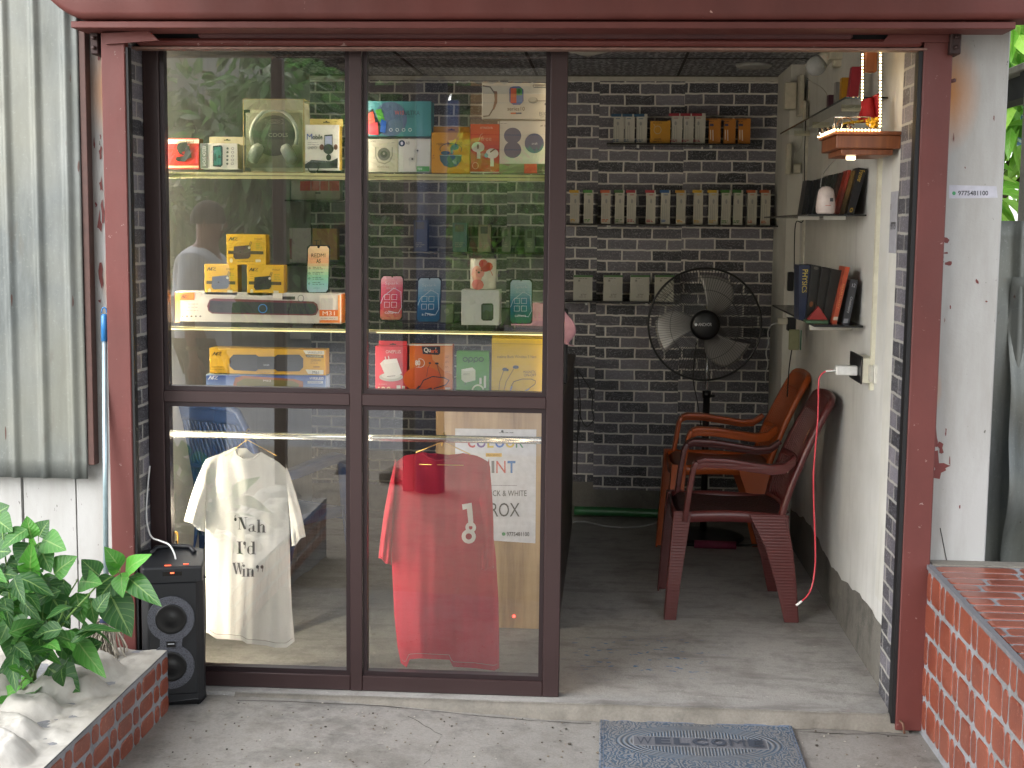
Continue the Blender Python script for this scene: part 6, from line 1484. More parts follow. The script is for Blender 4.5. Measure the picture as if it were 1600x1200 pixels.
for k in range(3):
    b = MB(); a0 = radians(58 + 120 * k)
    def bl(u, v, a0=a0):
        r = FR * (.2 + .68 * u); wdt = radians(26 + 30 * sin(pi * (.25 + .6 * u))); a = a0 + (v - .5) * wdt + .35 * u * u
        return Vector((fc.x + r * cos(a), fc.y + .012 - (v - .5) * .055 * (1 - .3 * u), fc.z + r * sin(a)))
    b.grid(bl, 14, 10, BLADE); b.build('blade', fan, solid=.003)
b = MB(); b.lathe([(0, .03), (.05, .03), (.065, .06), (.06, .12), (.035, .15), (0, .155)], FB, tuple(fc), 28, 'y'); b.build('motor', fan)
pz = fc.z - FR * 1.0
px_ = at(1105, 600, Y=2.45).x
b = MB(); b.tube([(px_, 2.47, at(1105, 668, Y=2.47).z), (px_, 2.47, fc.z - .02)], .0095, mat('b9bbbc', .2, .8), 14); b.build('chrome_pole', fan)
b = MB(); zc = at(1105, 612, Y=2.47).z; b.tube([(px_, 2.47, .03), (px_, 2.47, zc)], .017, FB, 14); b.tube([(px_, 2.47, zc - .03), (px_, 2.47, zc + .005)], .022, FB, 16); b.tube([(px_, 2.47, zc - .02), (px_ + .04, 2.46, zc - .02)], .008, FB, 8); b.build('pole', fan)
b = MB(); b.lathe([(0, .004), (.2, .004), (.205, .015), (.16, .03), (.03, .045), (0, .05)], FB, (px_, 2.47, 0), 40); b.build('base', fan)
b = MB(); b.tube(smooth([(fc.x - .03, 2.55, fc.z - .1), at(1083, 590, Y=2.55), at(1090, 630, Y=2.55), at(1098, 690, Y=2.5), at(1100, 740, Y=2.5)]), .003, CB, 6); b.build('power_cord', fan)

# ------------------------------------------------------------------ right wall: shelves, books, sockets, lamp, shrine shelf
# low black shelf with books
a = at(1272, 511, Y=.70)
ws = thing('wall_shelf', 'low black glass shelf with books on the right wall', 'shelf', (.85, 1.4, a.z))
b = MB(); b.box(a.x, xr(1.3) - .001, .70, 2.05, a.z, a.z + .008, BS, .001); b.build('glass_board', ws)
for y in (.95, 1.72):
    b = MB(); b.box(a.x + .02, xr(y) - .002, y, y + .03, a.z - .028, a.z - .0005, mat('b9b8ae', .5)); b.build('bracket', ws)
ZL = a.z + .0085
def book(name, label, bl, br, tr, tl, Y, col, dd=.14, draw=None, cat='book'):
    P = [at(*q, Y=Y) for q in (bl, br, tr, tl)]
    zoff = ZL - min(P[0].z, P[1].z) if name != 'x' else 0
    P = [p + Vector((0, 0, zoff if abs(zoff) < .05 else 0)) for p in P]
    b = MB(); b.add(P + [p + Vector((0, dd, 0)) for p in P], [(0, 1, 2, 3), (7, 6, 5, 4), (0, 4, 5, 1), (1, 5, 6, 2), (2, 6, 7, 3), (3, 7, 4, 0)], mat(col, .35, var=.12, scale=25))
    o = tag(b.build(name), label, cat)
    if draw:
        def fn(s, t, h):      # s across 0..1, t up 0..1
            return P[0].lerp(P[1], s).lerp(P[3].lerp(P[2], s), t) + Vector((0, -h, 0))
        cv = Canvas(fn=fn); draw(cv); cv.build('printed_spine', o)
    return o
# cv.text with y reversed: y0 is top
book('book', 'dark blue book with yellow spine lettering at the far end of the low shelf', (1248, 503), (1260, 503), (1268, 417), (1248, 417), .95, '131f3c', draw=lambda c: c.text('PHYSICS', .3, .5, .75, .92, 'c9b44a', vert=True))
book('book', 'thick black book leaning beside the blue book on the low shelf', (1259, 505), (1273, 505), (1283, 420), (1268, 417), .92, '15130f', draw=lambda c: (c.ell(.4, .3, .2, .05, '7a4a28'), c.ell(.5, .95, .25, .03, '55524a')))
book('book', 'second thick black book leaning in the row on the low shelf', (1273, 506), (1287, 506), (1300, 423), (1284, 420), .88, '191611')
book('book', 'third black book leaning against the orange one', (1285, 508), (1299, 508), (1316, 427), (1299, 424), .84, '14130f')
book('book', 'thin orange book leaning with a white band near its foot', (1300, 509), (1307, 509), (1328, 421), (1321, 420), .78, 'a8472c', draw=lambda c: (c.rect(0, .12, 1, .06, 'c9c0b0'), c.text('BIOLOGY', .3, .25, .7, .7, 'd08a5a', vert=True)))
book('book', 'grey black book with white print, nearest to the doorway on the low shelf', (1316, 503), (1327, 503), (1341, 435), (1330, 434), .77, '33343a', draw=lambda c: (c.rect(.1, .12, .75, .02, '8a8c92'), c.text('Chemistry', .3, .25, .7, .62, 'b9bbc0', vert=True), c.text('12', .3, .92, .75, .84, 'c9cbd0')))
b = MB(); P = [at(1262, 503, Y=.80), at(1293, 503, Y=.80), at(1279, 482, Y=.80)]; dz = Vector((0, 0, ZL - P[0].z + .012)); P = [p + dz for p in P]; b.add(P + [p + Vector((0, .03, 0)) for p in P], [(0, 1, 2), (5, 4, 3), (0, 3, 4, 1), (1, 4, 5, 2), (2, 5, 3, 0)], mat('8c2620', .5)); tag(b.build('red_wedge'), 'small red folded card in front of the black books', 'card')
b = MB(); p = at(1278, 504, Y=.80); b.box(p.x - .045, p.x + .035, .78, .86, ZL, ZL + .010, mat('3f5a40', .5)); tag(b.build('notebook'), 'flat green edged notebook lying under the red card', 'notebook')
# middle shelf
a = at(1245, 338, Y=.72); zM = at(1352, 335, Y=.72).z; xM = at(1262, 335, Y=.72).x
ws = thing('wall_shelf', 'black glass shelf with slanting black cases at head height on the right wall', 'shelf', (.85, 1.4, zM))
b = MB(); b.box(xM, xr(1.3) - .001, .72, 2.2, zM - .006, zM, BS, .001); b.build('glass_board', ws)
for px, y in ((1275, 1.05), (1320, .8)):
    b = MB(); b.box(xM + .01 + (.0 if px < 1300 else .06), xM + .09 + (.0 if px < 1300 else .06), y, y + .012, zM - .020, zM - .0065, mat('c9c7bd', .5)); b.build('bracket', ws)
ZL = zM + .0005
cases = [((1252, 334), (1262, 334), (1272, 281), (1261, 280), 1.1, '16181a'), ((1261, 334), (1270, 334), (1281, 279), (1272, 280), 1.05, '101214'), ((1270, 335), (1279, 335), (1292, 276), (1283, 278), 1.0, '1c1f1c'),
         ((1279, 335), (1288, 335), (1303, 272), (1294, 274), .96, '22261f'), ((1289, 335), (1297, 335), (1311, 270), (1304, 272), .92, '262a24'), ((1297, 335), (1304, 335), (1318, 269), (1312, 270), .88, '3c2a22')]
for k, (bl, br, tr, tl, Y, c_) in enumerate(cases):
    book('phone_case', 'black phone case carton leaning in the row on the head height shelf', bl, br, tr, tl, Y, c_, .12, cat='case')['group'] = 'leaning black cases on the head height shelf'
book('phone_case', 'thin red edged case leaning on the head height shelf', (1305, 335), (1311, 335), (1330, 266), (1325, 266), .80, '8c2f1e', .12, cat='case')
book('phone_case', 'golden brown edged case beside the red edged one', (1312, 334), (1319, 334), (1337, 266), (1331, 266), .79, '6b5228', .12, cat='case')
book('phone_case', 'thick black case with yellow lettering nearest the doorway on the head height shelf', (1323, 333), (1334, 333), (1355, 262), (1341, 260), .75, '15151a', .12, draw=lambda c: (c.text('Forever', .25, .70, .8, .95, 'c9a53a', vert=True), c.ring(.5, .09, .2, .035, .03, 'b08f30')), cat='case')
# smart camera
p = at(1289.5, 334, Y=.74); b = MB(); prof = [(0, 0), (.028, 0), (.034, .006), (.0355, .03), (.033, .055), (.030, .075), (.026, .088), (.016, .098), (0, .101)]
b.lathe(prof, mat('c6b9b4', .35), (p.x, p.y, zM + .0006), 32); o = tag(b.build('smart_speaker'), 'rounded pale pink white device standing on the head height shelf', 'device')
b = MB(); b.box(p.x + .010, p.x + .022, p.y - .0352, p.y - .030, zM + .045, zM + .058, mat('3c3c40', .3)); b.box(p.x - .006, p.x + .014, p.y - .0362, p.y - .033, zM + .030, zM + .032, mat('b05a50', .4)); b.build('lens_patch', o)
b = MB(); b.tube(smooth([at(1282, 292, Y=.76), at(1285, 275, Y=.8), at(1295, 260, Y=.86), at(1310, 245, Y=.9)]), .0018, mat('a9a9a4', .4), 6); tag(b.build('thin_cable'), 'thin white cable rising from the pale device to the shrine shelf', 'cable')

# glass shelf near the ceiling with boxes
zU = at(1225, 207, X=.80).z
ws = thing('wall_shelf', 'clear glass shelf high on the right wall behind the shrine shelf', 'shelf', (.86, 1.2, zU))
b = MB(); b.box(.79, xr(1) - .001, .42, 2.3, zU - .006, zU, SHG.m); b.box(.788, .79, .42, 2.3, zU - .0065, zU + .0005, mat('2c3a34', .2)); b.build('glass_board', ws)
for px, py in ((1255, 207), (1285, 189), (1333, 162)):
    p = at(px, py, Y=2.2 - (px - 1255) * .018); b = MB(); b.box(p.x - .04, p.x + .05, p.y, p.y + .015, zU - .018, zU - .0065, mat('b5b39c', .5)); b.build('bracket', ws)
def upbox(label, px0, px1, py0, Y, col, lean_=0, draw=None):
    a = at(px0, 200, Y=Y); c = at(px1, 200, Y=Y); z = at(px0, py0, Y=Y).z; b = MB(); x1_ = min(c.x, xr(Y) - .004)
    P = [Vector((a.x, Y, zU + .001)), Vector((x1_, Y, zU + .001)), Vector((x1_ + lean_, Y, z)), Vector((a.x + lean_, Y, z))]
    b.add(P + [q + Vector((0, .05, 0)) for q in P], [(0, 1, 2, 3), (7, 6, 5, 4), (0, 4, 5, 1), (1, 5, 6, 2), (2, 6, 7, 3), (3, 7, 4, 0)], mat(col, .4)); tag(b.build('small_box'), label, 'box')
upbox('amber box on the high glass shelf', 1313, 1327, 121, .9, 'c08a20')
upbox('dark red box with pale label leaning on the high glass shelf', 1323, 1338, 104, .72, 'a01c34', .012)
upbox('plum coloured box at the far part of the high glass shelf', 1293, 1303, 148, 1.35, '4a2234')
upbox('grey white box between plum and amber boxes', 1304, 1312, 128, 1.1, '8d8a86')
# meter boxes, junction boxes on the rear part of the right wall
WPL = mat('bdb9a9', .45); 
def wbox(name, label, cat, px0, py0, px1, py1, Y, dep=.05, m=WPL, c=.004):
    a = at(px0, py1, Y=Y); q = at(px1, py0, Y=Y); b = MB(); b.box(a.x, q.x, Y, Y + dep, a.z, q.z, m, c); return tag(b.build(name), label, cat)
o = wbox('meter_box', 'cream electric box on the pilaster near the ceiling', 'meter box', 1226, 128, 1246, 171, 2.36, .058)
o = wbox('meter_box', 'tall narrow cream box beside the electric box near the ceiling', 'meter box', 1248, 116, 1258, 180, 2.3, .1)
o = wbox('power_adapter', 'white adapter with a grey plug window hanging below the narrow cream box', 'adapter', 1254, 157, 1261, 206, 2.2, .03)
o = wbox('junction_box', 'small cream box stack on the pilaster below the high shelf', 'junction box', 1228, 224, 1238, 272, 2.36, .05)
o = wbox('junction_box', 'small cream box below the stack on the pilaster', 'junction box', 1239, 256, 1252, 271, 2.38, .035)
b = MB(); b.tube(smooth([at(1250, 206, Y=2.3), at(1254, 216, Y=2.3), at(1250, 232, Y=2.3), at(1243, 240, Y=2.3), at(1240, 255, Y=2.3)]), .002, mat('b5b3a9', .4), 6); b.tube(smooth([at(1262, 122, Y=2.2), at(1261, 160, Y=2.2), at(1257, 240, Y=2.25), at(1256, 340, Y=2.25), at(1243, 350, Y=2.3), at(1241, 420, Y=2.3)]), .0025, CB, 6)
tag(b.build('wall_cable'), 'white and black cables running down beside the pilaster', 'cable')
o = wbox('wall_timer', 'small black box on the pilaster above the low shelf end', 'device', 1231, 425, 1241, 455, 2.34, .04, SB)
b = MB(); p = at(1237, 500, Y=2.0); b.box(p.x - .02, p.x + .018, 1.98, 2.03, p.z - .05, p.z + .05, SB, .004); o = tag(b.build('power_strip'), 'black socket block with a white plug at the end of the low shelf', 'socket')
b = MB(); p = at(1224, 502, Y=1.98); b.box(p.x - .025, p.x + .02, 1.975, 2.0, p.z - .014, p.z + .014, WPL, .003); b.build('plug', o)
b = MB(); b.tube(smooth([at(1217, 505, Y=1.98), at(1207, 507, Y=1.98), at(1200, 518, Y=1.98), at(1201, 535, Y=1.98), at(1197, 552, Y=1.98), at(1200, 568, Y=1.98), at(1196, 585, Y=2.0), at(1197, 598, Y=2.02)]), .0028, mat('a9a9a6', .4), 6); tag(b.build('charging_cable'), 'white cable hanging from the plug beside the fan', 'cable')
b = MB(); b.tube(smooth([at(1240, 512, Y=2.0), at(1238, 540, Y=2.0), at(1233, 575, Y=2.0), at(1230, 620, Y=2.02)]), .003, CB, 6); tag(b.build('black_cable'), 'black cable dropping from the socket block behind the orange chair', 'cable')
o = wbox('hanging_card', 'green edged cream card hanging under the low shelf', 'card', 1232, 515, 1250, 547, 1.9, .012, mat('8d8f6c', .5)); b = MB(); a = at(1250, 547, Y=1.898); q = at(1253, 516, Y=1.898); b.box(a.x + .0004, q.x, 1.9, 1.91, a.z, q.z, mat('3a6a50', .4)); b.build('binding', o)
# big socket box with charger and red cable
sk_ = thing('socket_box', 'cream socket box with dark plate and two plugs low on the right wall', 'socket', at(1350, 600, Y=.55))
Y0 = .52
a = at(1347, 599, Y=Y0); q = at(1366, 560, Y=Y0)
b = MB(); b.box(a.x, xr(Y0) - .001 + .012, Y0, Y0 + .15, a.z, q.z, mat('c9c6b4', .4), .003); b.build('back_box', sk_)
b = MB(); b.box(a.x - .006, a.x - .0003, Y0 - .002, Y0 + .24, a.z - .004, q.z + .006, mat('16171a', .3), .002); b.build('switch_plate', sk_)
P = at(1347, 578, Y=Y0 + .08); 
b = MB(); p = at(1318, 578, Y=Y0 + .08); p2 = at(1332, 578, Y=Y0 + .08); b.box(at(1305, 578, Y=Y0 + .07).x, a.x - .0065, Y0 + .05, Y0 + .09, p.z - .017, p.z + .017, mat('d6d6d4', .3), .004); b.build('charger', sk_)
b = MB(); c0_ = at(1365, 600, Y=Y0 - .05); c1_ = at(1384, 571, Y=Y0 - .05); b.box(c0_.x, c1_.x, Y0 - .055, Y0 - .02, c0_.z, c1_.z, mat('d0cfc6', .35), .003)
b.box(c0_.x - .012, c0_.x - .0003, Y0 - .05, Y0 - .001, c0_.z + .006, c1_.z - .004, mat('b9b8ae', .35), .002); b.build('plug_adapter', sk_)
RC = NB('red_cable'); RC.set(Base_Color=lin('b83440'), Roughness=.35); RC = RC.m
b = MB(); Yc = Y0 + .07
pts = [at(1306, 579, Y=Yc), at(1291, 580, Y=Yc), at(1282, 587, Y=Yc), at(1279, 600, Y=Yc), at(1278, 650, Y=Yc), at(1274, 700, Y=Yc), at(1271, 745, Y=Yc), at(1272, 800, Y=Yc), at(1274, 860, Y=Yc), at(1273, 890, Y=Yc), at(1269, 915, Y=Yc - .01), at(1262, 930, Y=Yc - .02), at(1252, 940, Y=Yc - .03)]
b.tube(smooth(pts), .0031, RC, 8); o = tag(b.build('red_charging_cable'), 'red charging cable hanging from the white charger down to the floor', 'cable')
b = MB(); b.tube([at(1306, 579, Y=Yc), at(1290, 580, Y=Yc)], .0036, mat('dcdcda', .3), 8); b.tube([at(1253, 939, Y=Yc - .03), at(1244, 946, Y=Yc - .03)], .0044, mat('d9d8d2', .3), 8); b.build('connector', o)
b = MB()     # folded grey paper with phone number, half hidden on the wall edge
zA = at(1392, 300, Y=.30).z; zB = at(1392, 395, Y=.30).z
b.box(xr(.3) - .0135, xr(.3) - .0125, .17, .29, zB, zA, mat('9c9ca3', .6)); o = tag(b.build('paper_notice'), 'grey paper notice on the wall beside the right brick reveal', 'notice')
cv = Canvas(fn=lambda s, t, h: Vector((xr(.3) - .0136 - h * .6, s, t))); cv.text('9775', .27, zA - .10, .19, zA - .125, '2c2c30', .03); cv.text('B', .285, zA - .04, .272, zA - .06, '2c2c30', .03); cv.build('printing', o)

# bulb lamp
lp = thing('wall_bulb', 'white led bulb in an angled holder high on the right wall', 'lamp', at(1290, 90, Y=1.5))
c = at(1275, 103, Y=1.5); e_ = at(1298, 84, Y=1.5); dd = (e_ - c).normalized()
q = Vector((0, 0, 1)).rotation_difference(dd).to_matrix().to_4x4()
b = MB(); b.M = Matrix.Translation(c) @ q; b.lathe([(0, -.042), (.022, -.037), (.036, -.022), (.041, 0), (.038, .02), (.030, .034)], mat('b9bcbe', .25), (0, 0, 0), 28); b.build('diffuser', lp)
b = MB(); b.M = Matrix.Translation(c) @ q; b.lathe([(.031, .034), (.029, .055), (.021, .085), (.019, .10), (0, .10)], mat('c9c6b8', .4), (0, 0, 0), 28); b.build('bulb_body', lp)
b = MB(); b.M = Matrix.Translation(c) @ q; b.lathe([(.022, .097), (.024, .12), (.02, .13), (0, .13)], SB, (0, 0, 0), 20); b.build('holder', lp)
wbox('junction_box', 'cream lamp box under the ceiling beside the bulb', 'junction box', 1296, 70, 1322, 92, 1.4, .08); wbox('junction_box', 'lower small cream box under the lamp box', 'junction box', 1303, 90, 1317, 104, 1.42, .06)
b = MB(); b.tube(smooth([at(1258, 121, Y=1.9), at(1268, 128, Y=1.8), at(1282, 136, Y=1.6), at(1290, 144, Y=1.5), at(1294, 154, Y=1.5)]), .002, mat('b9b7ad', .4), 6); tag(b.build('thin_cable'), 'thin white cable below the bulb on the right wall', 'cable')

# shrine shelf
WD = m_wood('shrine_wood', '6a3a20', '7c4628', '91582f', 2, 1.6, .4)
sx = at(1307, 220, Y=.17).x; sx2 = xr(.2) - .0125; zt_ = at(1350, 205, Y=.17).z; zb_ = at(1350, 232, Y=.17).z
sn = thing('shrine_shelf', 'small wooden shrine shelf edged with warm led beads on the right wall', 'shrine shelf', ((sx + sx2) / 2, .3, zb_))
b = MB(); b.box(sx, sx2, .17, .50, zb_, zt_ - .012, WD, .003); b.build('drawer_box', sn)
b = MB(); b.box(sx - .008, sx2 + .0, .162, .51, zt_ - .0115, zt_, WD, .002); b.build('top_board', sn)
b = MB(); z3_ = at(1350, 242, Y=.19).z; b.box(sx + .02, sx2 - .02, .19, .47, z3_, zb_ - .0005, WD, .002); b.build('lower_board', sn)
b = MB(); zz = at(1350, 60, Y=.2).z; b.box(at(1352, 100, Y=.3).x, at(1371, 100, Y=.3).x, .30, .34, at(1360, 112, Y=.3).z, zz, WD, .003); b.box(at(1340, 80, Y=.2).x, sx2, .2, .42, zz - .01, zz, WD); b.build('canopy', sn)
BEAD = mat('ffdca0', .5, emit=5)
def beads(P0, P1, step=.0105):
    P0, P1 = Vector(P0), Vector(P1); n = int((P1 - P0).length / step); bb = MB()
    for k in range(n + 1):
        p = P0.lerp(P1, k / n); bb.box(p.x - .0026, p.x + .0026, p.y - .0026, p.y + .0026, p.z - .0026, p.z + .0026, BEAD)
    bb.build('led_beads', sn)
yA, yB_ = .163, .49
zL = zt_ + .003
beads(at(1375, 197, Y=.166), at(1376, 70, Y=.166)); beads(at(1347, 168, Y=.38), at(1348, 70, Y=.38))
beads((sx - .009, .160, zL), (at(1374, 197, Y=.16).x, .160, zL)); beads((sx - .010, .165, zL), (sx - .010, .51, zL))
b = MB(); p = at(1345, 76, Y=.3); b.box(p.x - .02, p.x + .012, .28, .3, p.z - .006, p.z + .006, mat('ffe9c0', .5, emit=3)); b.build('led_tube', sn)
b = MB(); p = at(1329, 247, Y=.22); b.box(p.x - .014, p.x + .014, .21, .222, p.z - .006, p.z + .006, mat('ffe9c0', .5, emit=3)); b.build('led_tube', sn)
STL = NB('polished_steel'); STL.set(Base_Color=(.6, .55, .5, 1), Metallic=1, Roughness=.18); STL = STL.m
def pot(label, px, Y, r, h, name='steel_pot', m=STL, prof=None):
    p = at(px, 195, Y=Y); prof = prof or [(0, 0), (r * .8, 0), (r, h * .3), (r * .95, h * .7), (r * .7, h * .82), (r * .85, h), (r * .8, h * .98), (0, h * .7)]
    b = MB(); b.lathe(prof, m, (p.x, Y, zt_ + .0005), 24); o = tag(b.build(name), label, 'pot'); return p
p = pot('round steel pot with a handle on the shrine shelf', 1321, .33, .026, .036)
b = MB(); b.tube([(p.x - .028 * cos(a), .33, zt_ + .03 + .024 * sin(a)) for a in [pi * k / 10 for k in range(11)]], .002, mat('b07a4a', .3, .7), 6); b.build('pot_handle', bpy.data.objects['steel_pot'])
for k, (px, Y) in enumerate(((1283, .46), (1292, .42), (1300, .38))): pot('tiny steel pot on the shrine shelf, %s of the three at its inner edge' % ('rearmost', 'middle', 'nearest')[k], px, Y, .011, .028)
b = MB(); p0 = at(1304, 183, Y=.22); p1 = at(1360, 183, Y=.22); b.tube([p0, p1], .0025, STL, 8); 
for px in (1304, 1316, 1360): q = at(px, 183, Y=.22); b.tube([q, (q.x, .22, zt_)], .0022, STL, 8)
b.build('rail', sn)
b = MB(); rs = random.Random(2); p = at(1366, 190, Y=.23)
for k in range(26): q = p + Vector((rs.uniform(-.022, .008), rs.uniform(-.02, .02), rs.uniform(-.016, .010))); b.box(q.x - .006, q.x + .006, q.y - .006, q.y + .006, max(zt_ + .001, q.z - .006), max(zt_ + .01, q.z + .006), mat('d9a81c', .6), .003)
tag(b.build('marigold'), 'bunch of yellow marigold petals on the shrine shelf', 'flowers')
b = MB(); 
for k in range(4):
    q0 = at(1350 - k * 8, 188 + k, Y=.26); b.tube([q0, q0 + Vector((-.02, .01, -.006))], .004, mat('a88a1c', .6), 6)
tag(b.build('flower_stem'), 'yellow green stems lying beside the marigold', 'flowers')
a = at(1350, 181, Y=.30); q = at(1374, 136, Y=.30)
def rcl(u, v):
    x = a.x + (q.x - a.x + .004) * u + .03 * (1 - v) * (u - 1) * .5; return Vector((x, .30 + .012 * sin(u * 9 + v * 2) + .03 * v, a.z - .02 + (q.z - a.z) * v * (.75 + .25 * u)))
b = MB(); b.grid(rcl, 16, 14, mat('9c1016', .7)); tag(b.build('red_cloth', solid=.012), 'folded bright red cloth on the shrine shelf', 'cloth')

# number sticker on the white column
b = MB(); S0 = [at(1483, 289, Y=-.0305), at(1557, 291, Y=-.0305), at(1559, 309, Y=-.0305), at(1483, 310, Y=-.0305)]
b.add(S0 + [p + Vector((0, .0004, 0)) for p in S0], [(0, 3, 2, 1), (4, 5, 6, 7), (0, 1, 5, 4), (2, 3, 7, 6), (1, 2, 6, 5), (3, 0, 4, 7)], mat('aeaeb8', .5)); o = tag(b.build('number_sticker'), 'pale paper strip printed with a phone number on the white column', 'sticker')
cv = Canvas(Y=-.0305, step=.0001, base=.0002); cv.ell(1490.5, 302, 2.8, 3, '2f8a55'); cv.text('9775481100', 1497, 298, 1544, 305.5, '2a2a2e', .02); cv.build('printing', o)

# ------------------------------------------------------------------ across the road (seen reflected in the panes) and trees behind the right fence
def vdir(px, py, D):
    """world point at distance D behind the glass image of (px, py): mirrors about the pane plane y=.028"""
    p = at(px, py, Y=CAM.y + D); return Vector((p.x, .056 - p.y, p.z))
def tree(name, label, base, H, R_, seed, m, trunk=.10, leafs=1500, lsz=.16, low=.35, group=None):
    r = random.Random(seed); th = thing(name, label, 'tree', base, group); base = Vector(base)
    b = MB(); bk = mat('4a3d30', .9, 0, .25, 20, .5); T = base + Vector((r.uniform(-.2, .2), r.uniform(-.2, .2), H * .55))
    b.tube([base - Vector((0, 0, .2)), base.lerp(T, .5) + Vector((r.uniform(-.08, .08), 0, 0)), T, T + Vector((.1, 0, H * .25))], [trunk, trunk * .8, trunk * .55, trunk * .2], bk, 9); cl = []
    for k in range(16):
        a = r.uniform(0, 2 * pi); h = r.uniform(low, .95); rr = R_ * (1 - abs(h - .6) * .9) * r.uniform(.4, 1)
        c = base + Vector((rr * cos(a), rr * sin(a) * .8, H * h)); cl.append((c, R_ * r.uniform(.25, .42)))
        s_ = base.lerp(T, min(1, h)); b.tube([s_, s_.lerp(c, .5) + Vector((0, 0, .1)), c], [trunk * .3, trunk * .18, trunk * .06], bk, 5)
    b.build('trunk', th); L2 = Leaves()
    for i in range(leafs):
        c, cr = r.choice(cl); d = Vector((r.gauss(0, 1), r.gauss(0, 1), r.gauss(0, 1))).normalized() * cr * r.random() ** .4
        p = c + d; dr = Vector((d.x, d.y, d.z - cr * r.uniform(.2, 1))).normalized(); s_ = lsz * r.uniform(.6, 1.2)
        L2.leaf(p, p + dr * s_, s_ * .45, (r.uniform(-1, 1), r.uniform(-1, 1), 1), droop=.1, ns=3, young=r.choice((0, 0, .2, .5)))
    L2.build('crown', m, th); return th
TL3 = leaf_mat('pale_tree_leaf', '66805a', '8a9c78', trans=.4); TL1 = leaf_mat('tree_leaf', '3c7a2c', '6a9a40', trans=.5); TL2 = leaf_mat('light_tree_leaf', '74a440', 'a4c85c', trans=.5)
g = vdir(780, 520, 25); tree('broadleaf_tree', 'bright green bushy tree across the road before the tan house', (g.x, -20.3, -.4), 3.2, 1.5, 5, TL2, leafs=5200, lsz=.30, low=.15)
g = vdir(600, 520, 26); tree('broadleaf_tree', 'dark green bush across the road beside the metal fence', (g.x, -22, -.4), 1.9, 1.1, 6, TL1, leafs=1500, lsz=.25, low=.1)
g = vdir(440, 520, 26); tree('broadleaf_tree', 'tall dark tree across the road', (g.x, -22.5, -.4), 6.2, 2.0, 7, TL3, trunk=.16, leafs=2600, lsz=.38, low=.2)
g = vdir(300, 520, 22); tree('broadleaf_tree', 'wide leafy tree across the road at its left end', (g.x, -19, -.4), 4.6, 2.2, 8, TL3, leafs=2600, lsz=.42, low=.2)
for k, px in enumerate((120, 980, 1200, 480, 600, 700, 820, 300)):
    g = vdir(px, 500, 34); tree('broadleaf_tree', 'background tree %s far across the road' % ('left of all', 'behind the tan house', 'right of the tan house', 'behind the metal fence', 'between fence and blue pillar', 'behind the blue pillar', 'over the roof of the tan house', 'behind the wide leafy tree')[k], (g.x, -29 - k, -.4), 7 + k % 2, 3, 20 + k, TL1, trunk=.2, leafs=1900, lsz=.8, low=.08)
hs = thing('plank_house', 'tan plank house across the road', 'house', (-1.5, -25, -.4))
a = vdir(735, 130, 29); q = vdir(875, 500, 29); YH = a.y
pk = NB('tan_planks'); sp = pk.n('SeparateXYZ', Vector=pk.pos()).outputs; w = pk.math('FRACT', pk.math('MULTIPLY', sp[2], 3.2)); pk.set(Base_Color=pk.mix(pk.ramp(w, [(.93, (0, 0, 0)), (.96, (1, 1, 1))]), 'b3874e', '4a3020'), Roughness=.8)
b = MB(); b.box(a.x, a.x + 5.5, YH - 3, YH, -.4, 5.2, pk.m); b.build('wall', hs)
b = MB(); b.add([(a.x - .3, YH + .4, 5.1), (a.x + 5.8, YH + .4, 5.1), (a.x + 5.8, YH - 3.4, 6.4), (a.x - .3, YH - 3.4, 6.4)], [(0, 1, 2, 3)], mat('5c5c60', .5, .4)); b.build('roof', hs, solid=.04)
b = MB(); b.box(a.x - .75, a.x - .25, YH - .2, YH + .1, -.4, 4.1, mat('2f5590', .5)); tag(b.build('blue_pillar'), 'blue painted pillar beside the tan plank house', 'pillar')
g = vdir(520, 400, 27); b = MB()
corr_y = g.y
fn_ = thing('metal_fence', 'corrugated metal fence with a wooden rail across the road', 'fence', (g.x, g.y, -.4))
b.grid(lambda u, v: Vector((g.x - 2 + 4.5 * u, g.y + .03 * sin(u * 180), -.4 + 2.0 * v)), 240, 1, GALV); b.build('sheet', fn_)
b = MB(); b.box(g.x - 2, g.x + 2.5, g.y + .04, g.y + .09, 1.5, 1.62, mat('8d7350', .7)); b.build('rail', fn_)
bb2 = thing('grey_building', 'pale grey building across the road at the left', 'building', (-9, -30, -.4)); b = MB(); b.box(-16, -8.2, -33, -29, -.4, 6, CREAM); b.build('wall', bb2)
b = MB(); [b.box(-15 + 2.2 * k, -14 + 2.2 * k, -29.01, -28.96, 1, 2.4, mat('2a2e34', .2)) for k in range(3)]; b.build('window', bb2)
# canopy posts on the verge behind the photographer
g = vdir(665, 803, 9.7); 
b = MB(); b.box(g.x - .19, g.x + .36, g.y - .2, g.y + .2, g.z - .25, g.z, MORT, .02); tag(b.build('concrete_footing'), 'concrete footing block of the two posts at the road edge', 'block')
b = MB(); b.tube([(g.x + .03, g.y, g.z), (g.x + .03, g.y, 3.6)], .105, mat('1f3a66', .4), 20); b.lathe([(.105, 0), (.118, 0), (.118, .05), (.105, .05)], mat('14161a', .5), (g.x + .03, g.y, .05), 20); tag(b.build('blue_pipe'), 'thick dark blue pipe standing on the footing at the road edge', 'pipe')
b = MB(); b.box(g.x - .16, g.x - .08, g.y - .04, g.y + .04, g.z, 3.6, mat('1c1718', .5), .005); tag(b.build('steel_post'), 'thin black steel post standing beside the blue pipe', 'post')
g = vdir(440, 762, 9.9); b = MB(); b.box(g.x - .04, g.x + .04, g.y - .04, g.y + .04, g.z - .2, 3.4, mat('3a1c1c', .5), .005); tag(b.build('maroon_post'), 'maroon steel post at the road edge', 'post')
